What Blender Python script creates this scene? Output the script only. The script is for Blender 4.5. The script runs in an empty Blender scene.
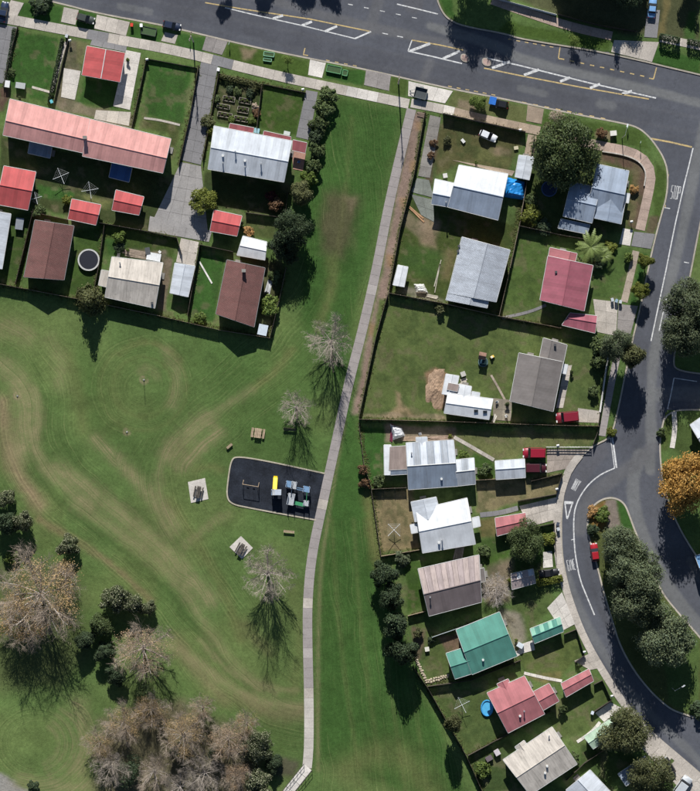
import bpy, math, random
import numpy as np
from mathutils import Vector, Matrix
from mathutils.geometry import tessellate_polygon

# ------------------------------------------------------------------ camera, sky, sun, exposure
S = 0.22            # metres of ground per photo pixel
H = 650.0           # camera height
PW, PH = 700.0, 791.0
SUN_EL = 31.5
SHADOW_TILT = 3.2   # shadows fall to the bottom of the picture, a little to the right
scene = bpy.context.scene
COL = scene.collection

cam_d = bpy.data.cameras.new('camera')
cam_d.sensor_fit = 'VERTICAL'
cam_d.sensor_height = 24.0
cam_d.lens = 24.0 / (PH * S) * H
cam_d.clip_start = 10.0
cam_d.clip_end = 8000.0
cam = bpy.data.objects.new('camera', cam_d)
COL.objects.link(cam)
cam.location = (0, 0, H)
scene.camera = cam

sx, sy = math.sin(math.radians(SHADOW_TILT)), -math.cos(math.radians(SHADOW_TILT))   # shadow direction on the ground
el = math.radians(SUN_EL)
sun_vec = Vector((-sx * math.cos(el), -sy * math.cos(el), math.sin(el)))             # towards the sun
world = bpy.data.worlds.new('World')
scene.world = world
world.use_nodes = True
wn = world.node_tree
bg = wn.nodes['Background']
sky = wn.nodes.new('ShaderNodeTexSky')
sky.sky_type = 'NISHITA'
sky.sun_disc = False
sky.sun_elevation = el
sky.sun_rotation = math.atan2(sun_vec.x, sun_vec.y)
sky.air_density = 1.0
sky.dust_density = 0.6
sky.ozone_density = 3.0
wn.links.new(sky.outputs[0], bg.inputs[0])
bg.inputs[1].default_value = 0.05
sun_d = bpy.data.lights.new('sun', 'SUN')
sun_d.energy = 5.0
sun_d.angle = math.radians(0.55)
sun_d.color = (1.0, 0.975, 0.93)
sun = bpy.data.objects.new('sun', sun_d)
COL.objects.link(sun)
sun.rotation_euler = sun_vec.to_track_quat('Z', 'Y').to_euler()
sun.location = (0, 0, 200)
scene.view_settings.view_transform = 'Standard'
scene.view_settings.look = 'None'
scene.view_settings.exposure = 0.32
scene.view_settings.gamma = 1.0
scene.view_settings.use_curve_mapping = False
scene.cycles.max_bounces = 6
scene.cycles.diffuse_bounces = 2
scene.cycles.transparent_max_bounces = 6
# ------------------------------------------------------------------ helpers
def W(px, py, z=0.0):
    """photo pixel -> point at height z (the camera looks straight down)"""
    f = (H - z) / H * S
    return Vector(((px - PW / 2) * f, (PH / 2 - py) * f, z))

def W2(px, py, z=0.0):
    v = W(px, py, z)
    return (v.x, v.y)

class MB:
    def __init__(self):
        self.v = []; self.f = []; self.uv = []; self.has_uv = False
    def add(self, verts, faces, uvs=None):
        b = len(self.v)
        self.v += [tuple(p) for p in verts]
        self.f += [tuple(b + i for i in f) for f in faces]
        if uvs is not None:
            self.has_uv = True
            self.uv += uvs
        else:
            self.uv += [[(0.0, 0.0)] * len(f) for f in faces]
        return self
    def hexa(self, lo, hi):
        return self.add(list(lo) + list(hi), [(3, 2, 1, 0), (4, 5, 6, 7), (0, 1, 5, 4), (1, 2, 6, 5), (2, 3, 7, 6), (3, 0, 4, 7)])
    def box(self, c, s, rz=0.0, taper=1.0):
        hx, hy, hz = s[0] / 2, s[1] / 2, s[2] / 2
        ca, sa = math.cos(rz), math.sin(rz)
        def P(x, y, z):
            return (c[0] + x * ca - y * sa, c[1] + x * sa + y * ca, c[2] + z)
        lo = [P(-hx, -hy, -hz), P(hx, -hy, -hz), P(hx, hy, -hz), P(-hx, hy, -hz)]
        t = taper
        hi = [P(-hx * t, -hy * t, hz), P(hx * t, -hy * t, hz), P(hx * t, hy * t, hz), P(-hx * t, hy * t, hz)]
        return self.hexa(lo, hi)
    def prism(self, pts, z0, z1):
        """pts: list of (x, y); concave allowed"""
        a = sum(pts[i][0] * pts[(i + 1) % len(pts)][1] - pts[(i + 1) % len(pts)][0] * pts[i][1] for i in range(len(pts)))
        if a < 0: pts = pts[::-1]
        n = len(pts)
        vs = [(p[0], p[1], z1) for p in pts]
        tri = tessellate_polygon([[Vector((p[0], p[1], 0)) for p in pts]])
        fs = []
        for t in tri:
            p, q, r = (pts[i] for i in t)
            if (q[0] - p[0]) * (r[1] - p[1]) - (q[1] - p[1]) * (r[0] - p[0]) < 0: t = (t[0], t[2], t[1])
            fs.append(tuple(t))
        if z0 is None or z0 >= z1:
            return self.add(vs, fs)
        vs += [(p[0], p[1], z0) for p in pts]
        fs += [(i, n + i, n + (i + 1) % n, (i + 1) % n) for i in range(n)]
        return self.add(vs, fs)
    def tube(self, p0, p1, r0, r1=None, n=6, cap=True):
        r1 = r0 if r1 is None else r1
        p0 = Vector(p0); p1 = Vector(p1)
        d = p1 - p0
        if d.length < 1e-6: return self
        d.normalize()
        u = d.cross(Vector((0, 0, 1)))
        if u.length < 1e-3: u = d.cross(Vector((1, 0, 0)))
        u.normalize(); w = d.cross(u)
        vs = []
        for p, r in ((p0, r0), (p1, r1)):
            for i in range(n):
                a = 2 * math.pi * i / n
                vs.append(p + (u * math.cos(a) + w * math.sin(a)) * r)
        fs = [(i, (i + 1) % n, n + (i + 1) % n, n + i) for i in range(n)]
        if cap: fs += [tuple(range(n))[::-1], tuple(range(n, 2 * n))]
        return self.add(vs, fs)
    def strip(self, pts, w, z, h=0.0, z0=None):
        """flat ribbon (or raised bar) along world points"""
        n = len(pts); L = []; R = []
        ws = w if isinstance(w, (list, tuple)) else [w] * n
        for i in range(n):
            a = Vector(pts[max(i - 1, 0)][:2]); b = Vector(pts[min(i + 1, n - 1)][:2])
            d = (b - a).normalized(); nn = Vector((-d.y, d.x)); p = Vector(pts[i][:2])
            L.append(p + nn * ws[i] / 2); R.append(p - nn * ws[i] / 2)
        for i in range(n - 1):
            q = [R[i], R[i + 1], L[i + 1], L[i]]
            if h > 0:
                self.hexa([(p.x, p.y, z) for p in q], [(p.x, p.y, z + h) for p in q])
            else:
                self.add([(p.x, p.y, z) for p in q], [(0, 1, 2, 3)])
        return self
    def mesh(self, name, origin=(0, 0, 0), smooth=False):
        me = bpy.data.meshes.new(name)
        o = Vector(origin)
        me.from_pydata([tuple(Vector(p) - o) for p in self.v], [], self.f)
        if self.has_uv:
            ul = me.uv_layers.new(name='UVMap')
            flat = [c for f in self.uv for p in f for c in p]
            ul.data.foreach_set('uv', flat)
        if smooth:
            me.polygons.foreach_set('use_smooth', [True] * len(me.polygons))
        me.update()
        return me

def tag(o, label=None, cat=None, group=None, kind=None):
    if label: o['label'] = label
    if cat: o['category'] = cat
    if group: o['group'] = group
    if kind: o['kind'] = kind
    return o

ORIGIN = {}
def thing(name, label, cat, loc=(0, 0, 0), rz=0.0, group=None):
    o = bpy.data.objects.new(name, None)
    o.empty_display_size = 0.3
    COL.objects.link(o)
    o.location = loc; o.rotation_euler = (0, 0, rz)
    ORIGIN[o.name] = Vector(loc)
    return tag(o, label, cat, group)

def part(name, mb, mat, parent, smooth=False):
    """mb in world coordinates under an unrotated parent, or local ones if the parent has no stored origin"""
    og = ORIGIN.get(parent.name, Vector((0, 0, 0))) if parent else Vector((0, 0, 0))
    me = mb.mesh(name, og, smooth)
    if mat: me.materials.append(mat)
    o = bpy.data.objects.new(name, me)
    COL.objects.link(o)
    if parent: o.parent = parent
    ORIGIN[o.name] = og
    return o

def solo(name, mb, mat, label, cat, base, group=None, smooth=False):
    """a thing that is one mesh"""
    me = mb.mesh(name, base, smooth)
    me.materials.append(mat)
    o = bpy.data.objects.new(name, me)
    COL.objects.link(o)
    o.location = base
    ORIGIN[o.name] = Vector(base)
    return tag(o, label, cat, group)

def struct(name, mb, mat, parent=None):
    o = part(name, mb, mat, parent)
    if parent is None: o['kind'] = 'structure'
    return o

def inst(name, me, parent, loc=(0, 0, 0), rz=0.0, scale=(1, 1, 1), mat=None):
    o = bpy.data.objects.new(name, me)
    COL.objects.link(o)
    o.parent = parent
    o.location = loc; o.rotation_euler = (0, 0, rz); o.scale = scale
    if mat:
        o.material_slots[0].link = 'OBJECT'
        o.material_slots[0].material = mat
    return o

def copy_tree(o, parent=None):
    c = o.copy(); COL.objects.link(c); c.parent = parent
    for ch in o.children: copy_tree(ch, c)
    return c

def resample(pts, step, closed=False):
    pts = [Vector(p[:2]) for p in pts]
    if closed: pts = pts + [pts[0]]
    ds = [0.0]
    for a, b in zip(pts, pts[1:]): ds.append(ds[-1] + (b - a).length)
    n = max(1, round(ds[-1] / step)); out = []
    j = 0
    for i in range(n + 1):
        t = ds[-1] * i / n
        while j < len(ds) - 2 and ds[j + 1] < t: j += 1
        seg = ds[j + 1] - ds[j]
        out.append(pts[j].lerp(pts[j + 1], (t - ds[j]) / seg if seg > 0 else 0))
    return out

def smooth_pts(pts, it=2):
    """Chaikin corner cutting on an open polyline, ends kept"""
    pts = [Vector(p[:2]) for p in pts]
    for _ in range(it):
        o = [pts[0]]
        for a, b in zip(pts, pts[1:]):
            o += [a.lerp(b, .25), a.lerp(b, .75)]
        o.append(pts[-1]); pts = o
    return [tuple(p) for p in pts]

def smooth_closed(pts, it=2):
    pts = [Vector(p[:2]) for p in pts]
    for _ in range(it):
        o = []
        for i in range(len(pts)):
            a, b = pts[i], pts[(i + 1) % len(pts)]
            o += [a.lerp(b, .25), a.lerp(b, .75)]
        pts = o
    return [tuple(p) for p in pts]
# ------------------------------------------------------------------ materials
class NT:
    def __init__(self, name):
        self.m = bpy.data.materials.new(name)
        self.m.use_nodes = True
        self.t = self.m.node_tree
        self.b = self.t.nodes['Principled BSDF']
        self.out = self.t.nodes['Material Output']
    def n(self, typ, **kw):
        x = self.t.nodes.new(typ)
        for k, v in kw.items(): setattr(x, k, v)
        return x
    def link(self, a, b): self.t.links.new(a, b)
    def coord(self, which='Object'):
        if which == 'World': return self.n('ShaderNodeNewGeometry').outputs['Position']
        return self.n('ShaderNodeTexCoord').outputs[which]
    def noise(self, vec, scale, detail=4, rough=.6, dims='3D', dist=0.0):
        x = self.n('ShaderNodeTexNoise', noise_dimensions=dims)
        x.inputs['Scale'].default_value = scale; x.inputs['Detail'].default_value = detail
        x.inputs['Roughness'].default_value = rough; x.inputs['Distortion'].default_value = dist
        if vec is not None: self.link(vec, x.inputs['W'] if dims == '1D' else x.inputs['Vector'])
        return x.outputs['Fac']
    def ramp(self, fac, lo, hi, a=0.0, b=1.0):
        x = self.n('ShaderNodeMapRange'); x.clamp = True
        for k, v in zip(('From Min', 'From Max', 'To Min', 'To Max'), (lo, hi, a, b)): x.inputs[k].default_value = v
        self.link(fac, x.inputs['Value'])
        return x.outputs[0]
    def math(self, op, a, b=None):
        x = self.n('ShaderNodeMath', operation=op)
        for i, v in enumerate((a, b)):
            if v is None: continue
            if isinstance(v, (int, float)): x.inputs[i].default_value = v
            else: self.link(v, x.inputs[i])
        return x.outputs[0]
    def mix(self, fac, a, b, mode='MIX'):
        x = self.n('ShaderNodeMix', data_type='RGBA', blend_type=mode)
        for i, v in ((0, fac), (6, a), (7, b)):
            if isinstance(v, (int, float)): x.inputs[i].default_value = v
            elif isinstance(v, (tuple, list)): x.inputs[i].default_value = (*v[:3], 1)
            else: self.link(v, x.inputs[i])
        return x.outputs[2]
    def mul(self, col, f):
        """colour times scalar"""
        x = self.n('ShaderNodeVectorMath', operation='SCALE')
        self.link(col, x.inputs[0])
        if isinstance(f, (int, float)): x.inputs['Scale'].default_value = f
        else: self.link(f, x.inputs['Scale'])
        return x.outputs[0]
    def rgb(self, c):
        x = self.n('ShaderNodeRGB'); x.outputs[0].default_value = (*c[:3], 1)
        return x.outputs[0]
    def bump(self, h, strength=.3, dist=.02):
        x = self.n('ShaderNodeBump'); x.inputs['Strength'].default_value = strength; x.inputs['Distance'].default_value = dist
        self.link(h, x.inputs['Height']); self.link(x.outputs[0], self.b.inputs['Normal'])
    def done(self, col, rough=.8, spec=.3, metal=0.0):
        if isinstance(col, (tuple, list)): self.b.inputs['Base Color'].default_value = (*col[:3], 1)
        else: self.link(col, self.b.inputs['Base Color'])
        if isinstance(rough, (int, float)): self.b.inputs['Roughness'].default_value = rough
        else: self.link(rough, self.b.inputs['Roughness'])
        self.b.inputs['Specular IOR Level'].default_value = spec
        self.b.inputs['Metallic'].default_value = metal
        return self.m

_cache = {}
def cached(f):
    def g(*a, **k):
        key = (f.__name__, a, tuple(sorted(k.items())))
        if key not in _cache: _cache[key] = f(*a, **k)
        return _cache[key]
    return g

def rand_fac(t, lo, hi):
    return t.ramp(t.n('ShaderNodeObjectInfo').outputs['Random'], 0, 1, lo, hi)

@cached
def m_plain(name, col, rough=.6, spec=.3, metal=0.0, var=.12):
    t = NT(name)
    n = t.noise(t.coord('Object'), 2.5, 4)
    return t.done(t.mul(t.rgb(col), t.ramp(n, .3, .7, 1 - var, 1 + var)), rough, spec, metal)

@cached
def m_paint(name, col, rough=.38):
    t = NT(name)
    n = t.noise(t.coord('Object'), 3, 3)
    t.b.inputs['Coat Weight'].default_value = .12
    return t.done(t.mul(t.rgb(col), t.ramp(n, .3, .7, .93, 1.07)), rough, .5)

@cached
def m_concrete(name, col, var=.18, grain=.2, rnd=.12):
    t = NT(name); p = t.coord('World')
    a = t.noise(p, .35, 5, .65); b = t.noise(p, 3.2, 6, .7); c = t.noise(p, 14, 3)
    f = t.math('MULTIPLY', t.ramp(a, .3, .7, 1 - var, 1 + var), t.ramp(b, .3, .7, 1 - grain, 1 + grain))
    f = t.math('MULTIPLY', f, rand_fac(t, 1 - rnd, 1 + rnd))
    col2 = t.mul(t.rgb(col), f)
    stain = t.ramp(t.noise(p, .9, 6, .7), .56, .72, 0, .45)
    col2 = t.mix(stain, col2, (col[0] * .62, col[1] * .6, col[2] * .55))
    t.bump(c, .3, .01)
    return t.done(col2, .9, .2)

@cached
def m_asphalt(name, col):
    t = NT(name); p = t.coord('World')
    a = t.noise(p, .12, 4, .6); b = t.noise(p, 1.1, 5, .7); c = t.noise(p, 22, 2)
    f = t.math('MULTIPLY', t.ramp(a, .3, .7, .86, 1.14), t.ramp(b, .3, .7, .88, 1.12))
    f = t.math('MULTIPLY', f, t.ramp(c, .3, .7, .82, 1.18))
    at = t.n('ShaderNodeAttribute'); at.attribute_name = col
    col2 = t.mul(at.outputs['Color'], f)
    # old cracks and sealed joints
    v = t.n('ShaderNodeTexVoronoi', feature='DISTANCE_TO_EDGE'); v.inputs['Scale'].default_value = .16
    w = t.n('ShaderNodeVectorMath', operation='ADD'); t.link(p, w.inputs[0])
    nz = t.n('ShaderNodeTexNoise'); nz.inputs['Scale'].default_value = .5; nz.inputs['Detail'].default_value = 5
    t.link(p, nz.inputs['Vector'])
    sc = t.n('ShaderNodeVectorMath', operation='SCALE'); sc.inputs['Scale'].default_value = 5.0
    t.link(nz.outputs['Color'], sc.inputs[0]); t.link(sc.outputs[0], w.inputs[1]); t.link(w.outputs[0], v.inputs['Vector'])
    crack = t.ramp(v.outputs['Distance'], 0.0, .008, .3, 0)
    col2 = t.mix(crack, col2, (.02, .02, .022))
    t.bump(c, .35, .01)
    return t.done(col2, .88, .25)

@cached
def m_marking(name, col):
    t = NT(name); p = t.coord('World')
    n = t.noise(p, 1.9, 7, .8)
    wear = t.ramp(n, .46, .68, .08, .85)
    return t.done(t.mix(wear, col, (.10, .10, .105)), .7, .3)

@cached
def m_roof(name, col, stain=.25, pitch=.5, tile=False, dirt=(.12, .10, .085), seam=.10):
    """long run roofing: UV u runs along the ridge, v down the slope, in metres"""
    t = NT(name)
    uv = t.n('ShaderNodeUVMap'); uv.uv_map = 'UVMap'
    sep = t.n('ShaderNodeSeparateXYZ'); t.link(uv.outputs[0], sep.inputs[0])
    u, v = sep.outputs[0], sep.outputs[1]
    p = t.coord('Object')
    base = t.rgb(col)
    f = t.ramp(t.noise(p, .35, 4, .6), .3, .7, .86, 1.12)
    # each sheet weathers a little differently
    sh = t.n('ShaderNodeTexWhiteNoise', noise_dimensions='1D')
    t.link(t.math('FLOOR', t.math('DIVIDE', u, 0.84)), sh.inputs['W'])
    f = t.math('MULTIPLY', f, t.ramp(sh.outputs['Value'], 0, 1, 1 - seam, 1 + seam))
    # streaks running down the slope
    cv = t.n('ShaderNodeCombineXYZ')
    t.link(t.math('MULTIPLY', u, 3.0), cv.inputs[0]); t.link(t.math('MULTIPLY', v, .35), cv.inputs[1])
    st = t.noise(cv.outputs[0], 1.0, 5, .65)
    if tile:
        bt = t.n('ShaderNodeTexBrick'); bt.offset = .5
        bt.inputs['Scale'].default_value = 1.0; bt.inputs['Mortar Size'].default_value = .035
        bt.inputs['Brick Width'].default_value = .42; bt.inputs['Row Height'].default_value = .36
        bt.inputs['Color1'].default_value = (.93, .93, .93, 1); bt.inputs['Color2'].default_value = (1.05, 1.05, 1.05, 1)
        bt.inputs['Mortar'].default_value = (.78, .78, .78, 1)
        t.link(uv.outputs[0], bt.inputs['Vector'])
        base = t.mix(1.0, base, bt.outputs['Color'], 'MULTIPLY')
        t.bump(bt.outputs['Fac'], .6, -.03)
        gr = t.noise(p, 5, 5, .75)
        f = t.math('MULTIPLY', f, t.ramp(gr, .3, .7, .8, 1.2))
    else:
        wv = t.math('SINE', t.math('MULTIPLY', u, 2 * math.pi / .19))
        t.bump(wv, .35, .015)
    c2 = t.mul(base, f)
    c2 = t.mix(t.ramp(st, .46, .72, 0, stain * 1.5), c2, dirt)
    spot = t.ramp(t.noise(p, 1.1, 7, .8), .56, .72, 0, stain * 1.7)
    c2 = t.mix(spot, c2, dirt)
    return t.done(c2, .62 if not tile else .9, .22)

@cached
def m_timber(name, col, var=.3):
    t = NT(name); p = t.coord('Object')
    a = t.noise(p, 1.6, 5, .7)
    f = t.math('MULTIPLY', t.ramp(a, .3, .7, 1 - var, 1 + var), rand_fac(t, .8, 1.2))
    return t.done(t.mul(t.rgb(col), f), .9, .15)

@cached
def m_leaf(name, col, tip=None, var=.32, trans=.25):
    """foliage: the colour attribute 'leaf' holds a random value per leaf"""
    t = NT(name)
    at = t.n('ShaderNodeVertexColor'); at.layer_name = 'leaf'
    sep = t.n('ShaderNodeSeparateColor'); t.link(at.outputs['Color'], sep.inputs[0])
    f = t.ramp(sep.outputs[0], 0, 1, 1 - var, 1 + var)
    f = t.math('MULTIPLY', f, rand_fac(t, .85, 1.15))
    c = t.rgb(col)
    warm = t.mix(sep.outputs[1], c, (col[0] * 1.22, col[1] * 1.08, col[2] * .85))
    c2 = t.mul(warm, f)
    if tip: c2 = t.mix(t.ramp(sep.outputs[2], .70, .76, 0, .8), c2, tip)
    t.link(c2, t.b.inputs['Base Color'])
    t.b.inputs['Roughness'].default_value = .6
    t.b.inputs['Specular IOR Level'].default_value = .25
    tr = t.n('ShaderNodeBsdfTranslucent'); t.link(c2, tr.inputs[0])
    mx = t.n('ShaderNodeMixShader'); mx.inputs[0].default_value = trans
    t.link(t.b.outputs[0], mx.inputs[1]); t.link(tr.outputs[0], mx.inputs[2]); t.link(mx.outputs[0], t.out.inputs[0])
    return t.m

@cached
def m_bark(name, col):
    t = NT(name); p = t.coord('Object')
    n = t.noise(p, 3.0, 5, .7)
    return t.done(t.mul(t.rgb(col), t.ramp(n, .3, .7, .65, 1.35)), .9, .15)

@cached
def m_glass(name='window_glass', col=(.02, .025, .03)):
    t = NT(name)
    n = t.noise(t.coord('Object'), 1.0, 2)
    return t.done(t.mul(t.rgb(col), t.ramp(n, .3, .7, .8, 1.2)), .08, .5)
# ------------------------------------------------------------------ outlines of roads, islands (photo pixels)
ST_S = [(-260, -74), (57, 2), (98, 13), (159, 24), (185, 30), (260, 48), (309, 58), (366, 69), (453, 89), (507, 99), (571, 113), (624, 123),
        (638, 127), (648, 135), (656, 145), (664, 158), (668, 172), (667, 195), (660, 219), (652, 250), (641, 304), (633, 337), (626, 370), (619, 405), (613, 430),
        (609, 438), (594, 445), (583, 454), (574, 465), (568, 478), (564, 490), (562, 507), (561, 525), (562, 557), (569, 590), (580, 624), (592, 647),
        (605, 670), (628, 706), (654, 734), (679, 755), (700, 773), (760, 826)]
ROAD_E = [(820, 780), (760, 700), (735, 625), (712, 578), (690, 547), (674, 518), (664, 488), (660, 459), (660, 436), (666, 411),
          (700, 409), (800, 416), (800, 384), (700, 374), (676, 370), (673, 362), (677, 340), (683, 310), (690, 276), (699, 229), (710, 175), (718, 162), (735, 155), (960, 205),
          (960, 134), (700, 75), (610, 53), (520, 39), (507, 34), (462, 26), (448, 19), (441, 10), (436, -4), (430, -80), (396, -80), (392, -8), (380, -2), (360, -4), (-260, -150)]
ROAD = ST_S + ROAD_E
ISLAND = [(588, 520), (590, 509), (600, 500), (612, 497), (624, 502), (630, 517), (636, 534), (659, 588), (672, 606), (700, 637), (780, 735),
          (760, 733), (700, 719), (690, 716), (674, 711), (664, 704), (650, 691), (634, 671), (620, 646), (612, 620), (603, 590), (597, 565), (591, 545), (587, 530)]

def in_poly(X, Y, poly):
    inside = np.zeros(X.shape, bool)
    n = len(poly)
    for i in range(n):
        x0, y0 = poly[i]; x1, y1 = poly[(i + 1) % n]
        if y0 == y1: continue
        c = ((y0 > Y) != (y1 > Y)) & (X < (x1 - x0) * (Y - y0) / (y1 - y0) + x0)
        inside ^= c
    return inside

def seg_dist(X, Y, pts, closed=False):
    """distance to a polyline, and the side sign of the nearest segment"""
    D = np.full(X.shape, 1e9); Sg = np.ones(X.shape)
    n = len(pts)
    for i in range(n if closed else n - 1):
        x0, y0 = pts[i]; x1, y1 = pts[(i + 1) % n]
        dx, dy = x1 - x0, y1 - y0
        L = dx * dx + dy * dy + 1e-9
        t = np.clip(((X - x0) * dx + (Y - y0) * dy) / L, 0, 1)
        ex, ey = X - x0 - t * dx, Y - y0 - t * dy
        d = np.hypot(ex, ey)
        m = d < D
        D = np.where(m, d, D); Sg = np.where(m, np.sign(dx * (Y - y0) - dy * (X - x0) + 1e-9), Sg)
    return D, Sg

def vnoise(X, Y, cell, seed):
    """smooth value noise in photo pixels"""
    r = np.random.RandomState(seed); N = 256
    g = r.rand(N, N)
    x = X / cell; y = Y / cell
    xi = np.floor(x).astype(int); yi = np.floor(y).astype(int)
    fx = x - xi; fy = y - yi
    fx = fx * fx * (3 - 2 * fx); fy = fy * fy * (3 - 2 * fy)
    a = g[yi % N, xi % N]; b = g[yi % N, (xi + 1) % N]; c = g[(yi + 1) % N, xi % N]; d = g[(yi + 1) % N, (xi + 1) % N]
    return (a * (1 - fx) + b * fx) * (1 - fy) + (c * (1 - fx) + d * fx) * fy

def sstep(a, b, x):
    t = np.clip((x - a) / (b - a), 0, 1)
    return t * t * (3 - 2 * t)

def build_ground():
    ax = np.concatenate([[-9000, -4000, -1800, -900, -450, -250, -150], np.arange(-90, 791, 1.8), [850, 950, 1150, 1600, 2600, 5000, 9600]])
    ay = np.concatenate([[-9000, -4000, -1800, -900, -450, -250, -170], np.arange(-120, 881, 1.8), [940, 1050, 1250, 1700, 2700, 5000, 9600]])
    X, Y = np.meshgrid(ax, ay)
    shp = X.shape
    GP = np.array((.091, .145, .044)); LUSH = np.array((.041, .097, .022)); DRY = np.array((.285, .232, .125)); DIRT = np.array((.28, .20, .14))
    MULCH = np.array((.10, .066, .048)); OLIVE = np.array((.135, .145, .055)); STRAW = np.array((.20, .165, .07)); GRAVEL = np.array((.19, .18, .165)); DARK = np.array((.030, .066, .016))
    C = np.empty(shp + (3,)); C[:] = GP
    n1 = vnoise(X, Y, 46, 1); n2 = vnoise(X, Y, 15, 2); n3 = vnoise(X, Y, 5, 3)
    wob = (n2 - .5) * 7 + (n3 - .5) * 4
    def blend(mask, col):
        m = np.clip(mask, 0, 1)[..., None]
        C[:] = C * (1 - m) + np.asarray(col) * m
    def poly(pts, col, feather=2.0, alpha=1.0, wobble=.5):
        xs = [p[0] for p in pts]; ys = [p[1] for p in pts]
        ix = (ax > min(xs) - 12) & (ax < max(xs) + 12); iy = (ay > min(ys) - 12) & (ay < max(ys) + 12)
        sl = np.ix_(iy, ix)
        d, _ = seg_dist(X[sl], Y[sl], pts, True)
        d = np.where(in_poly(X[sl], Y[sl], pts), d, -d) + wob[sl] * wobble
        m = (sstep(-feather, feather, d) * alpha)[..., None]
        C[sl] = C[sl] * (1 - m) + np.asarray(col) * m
    dryf = np.zeros(shp)
    def stroke(pts, w, col, alpha=.6, it=2, wobble=.6):
        pts = smooth_pts(pts, it)
        xs = [p[0] for p in pts]; ys = [p[1] for p in pts]
        ix = (ax > min(xs) - 2 * w - 8) & (ax < max(xs) + 2 * w + 8); iy = (ay > min(ys) - 2 * w - 8) & (ay < max(ys) + 2 * w + 8)
        sl = np.ix_(iy, ix)
        d, _ = seg_dist(X[sl], Y[sl], pts)
        m = (np.exp(-((np.abs(d + wob[sl] * wobble) / w) ** 2)) * alpha * (.62 + .75 * n2[sl]))[..., None]
        m = np.clip(m, 0, 1)
        if col is DRY:      # lying dry stems: laid over the turf in streaks by the material
            dryf[sl] = 1 - (1 - dryf[sl]) * (1 - m[..., 0]); return
        C[sl] = C[sl] * (1 - m) + np.asarray(col) * m
    # park: broad tonal drift
    C *= (1 + (n1 - .5) * .34)[..., None]
    blend(sstep(.5, .85, n1) * .30, OLIVE)
    # the greener east half of the park and the strip up to the street
    poly([(338, 95), (402, 112), (352, 330), (330, 470), (318, 600), (318, 760), (420, 800), (470, 800), (412, 660), (372, 500), (357, 420), (350, 400), (300, 320), (300, 200), (330, 110)], LUSH, 8, .85)
    poly([(200, 335), (320, 335), (325, 470), (250, 455), (215, 400)], LUSH, 22, .35)
    # swept mowing bands, dry stems lying along them
    T = DRY
    stroke([(-10, 362), (12, 372), (26, 395), (26, 430), (18, 455)], 10, T, .66)
    stroke([(2, 402), (6, 440), (14, 470), (40, 505)], 9, (.27, .19, .12), .62)
    stroke([(34, 390), (40, 420), (33, 445), (50, 478), (90, 505)], 5, T, .55)
    stroke([(58, 470), (95, 492), (135, 525), (175, 560), (210, 600)], 9, T, .55)
    stroke([(95, 440), (120, 462), (150, 495), (172, 530)], 7, T, .55)
    stroke([(75, 505), (115, 530), (150, 555), (185, 590)], 7, T, .42)
    stroke([(40, 520), (75, 540), (110, 562), (150, 600)], 4, (.24, .17, .10), .5)
    stroke([(170, 455), (185, 435), (205, 420)], 9, T, .62)
    stroke([(182, 466), (200, 448), (218, 432)], 7, T, .62)
    stroke([(170, 445), (158, 470), (160, 500), (178, 525)], 5, T, .38)
    stroke([(205, 420), (230, 402), (252, 390)], 5, T, .38)
    stroke([(255, 388), (275, 372), (292, 350)], 5, OLIVE, .6)
    stroke([(170, 500), (195, 540), (225, 590), (240, 640)], 6, OLIVE, .5)
    stroke([(190, 600), (215, 640), (240, 672), (275, 692)], 6, T, .35)
    stroke([(150, 640), (190, 655), (225, 685), (262, 703), (300, 706)], 5, T, .5)
    stroke([(200, 640), (225, 668), (258, 688), (296, 690)], 3.5, T, .4)
    stroke([(245, 700), (275, 716), (302, 712)], 9, (.19, .15, .085), .55)
    stroke([(176, 640), (195, 670), (225, 700)], 8, (.2, .16, .09), .45)
    stroke([(-5, 330), (12, 326), (26, 336)], 10, T, .45)
    stroke([(50, 340), (62, 360), (60, 385)], 8, T, .28)
    stroke([(70, 355), (80, 400), (84, 430)], 7, OLIVE, .45)
    stroke([(165, 350), (180, 375), (172, 405)], 6, T, .38)
    stroke([(140, 372), (150, 366), (156, 376)], 5, T, .3)
    stroke([(120, 355), (140, 340), (165, 345), (180, 360)], 3, OLIVE, .4)
    stroke([(185, 545), (215, 520), (228, 515)], 4, T, .35)
    stroke([(195, 470), (210, 466), (220, 470)], 6, OLIVE, .5)
    stroke([(296, 590), (300, 640), (295, 690)], 9, OLIVE, .4)
    stroke([(245, 625), (255, 640), (268, 650)], 8, (.13, .10, .055), .35)
    # rings of mowing in the corner and round the small posts
    for r in (23, 30, 38, 46):
        stroke([(36 + r * math.cos(a), 744 + r * .9 * math.sin(a)) for a in np.linspace(-1.0, 1.2, 12)], 2.6, T, .32, 1, .3)
    stroke([(78, 705), (88, 735), (80, 770)], 9, T, .5)
    stroke([(20, 780), (60, 788), (100, 786)], 8, T, .45)
    for r in (30, 44):
        stroke([(143 + r * math.cos(a), 387 + r * math.sin(a)) for a in np.linspace(0, 6.28, 26)], 2.5, OLIVE, .30, 1, .4)
    # darker lush lanes between the bands
    stroke([(30, 470), (70, 512), (120, 548), (170, 590), (205, 640), (250, 690)], 5, DARK, .38)
    stroke([(60, 440), (90, 478), (140, 515), (180, 548)], 4, DARK, .35)
    stroke([(85, 350), (95, 400), (105, 440)], 16, LUSH, .4)
    stroke([(35, 365), (48, 410), (36, 450)], 4, DARK, .3)
    # bare patches: post rings, trodden ground at the tables, the scalped place by the street
    for c, r in (((17, 396), 3.0), ((144, 380), 3.4), ((127, 432), 3.0)):
        stroke([(c[0] + r * math.cos(a), c[1] + r * math.sin(a)) for a in np.linspace(0, 4.6, 10)], 1.1, DIRT, .65, 1, .1)
    poly([(328, 196), (345, 190), (362, 200), (352, 235), (345, 262), (322, 250), (318, 225)], MULCH, 9, .62, 1.2)
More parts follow.
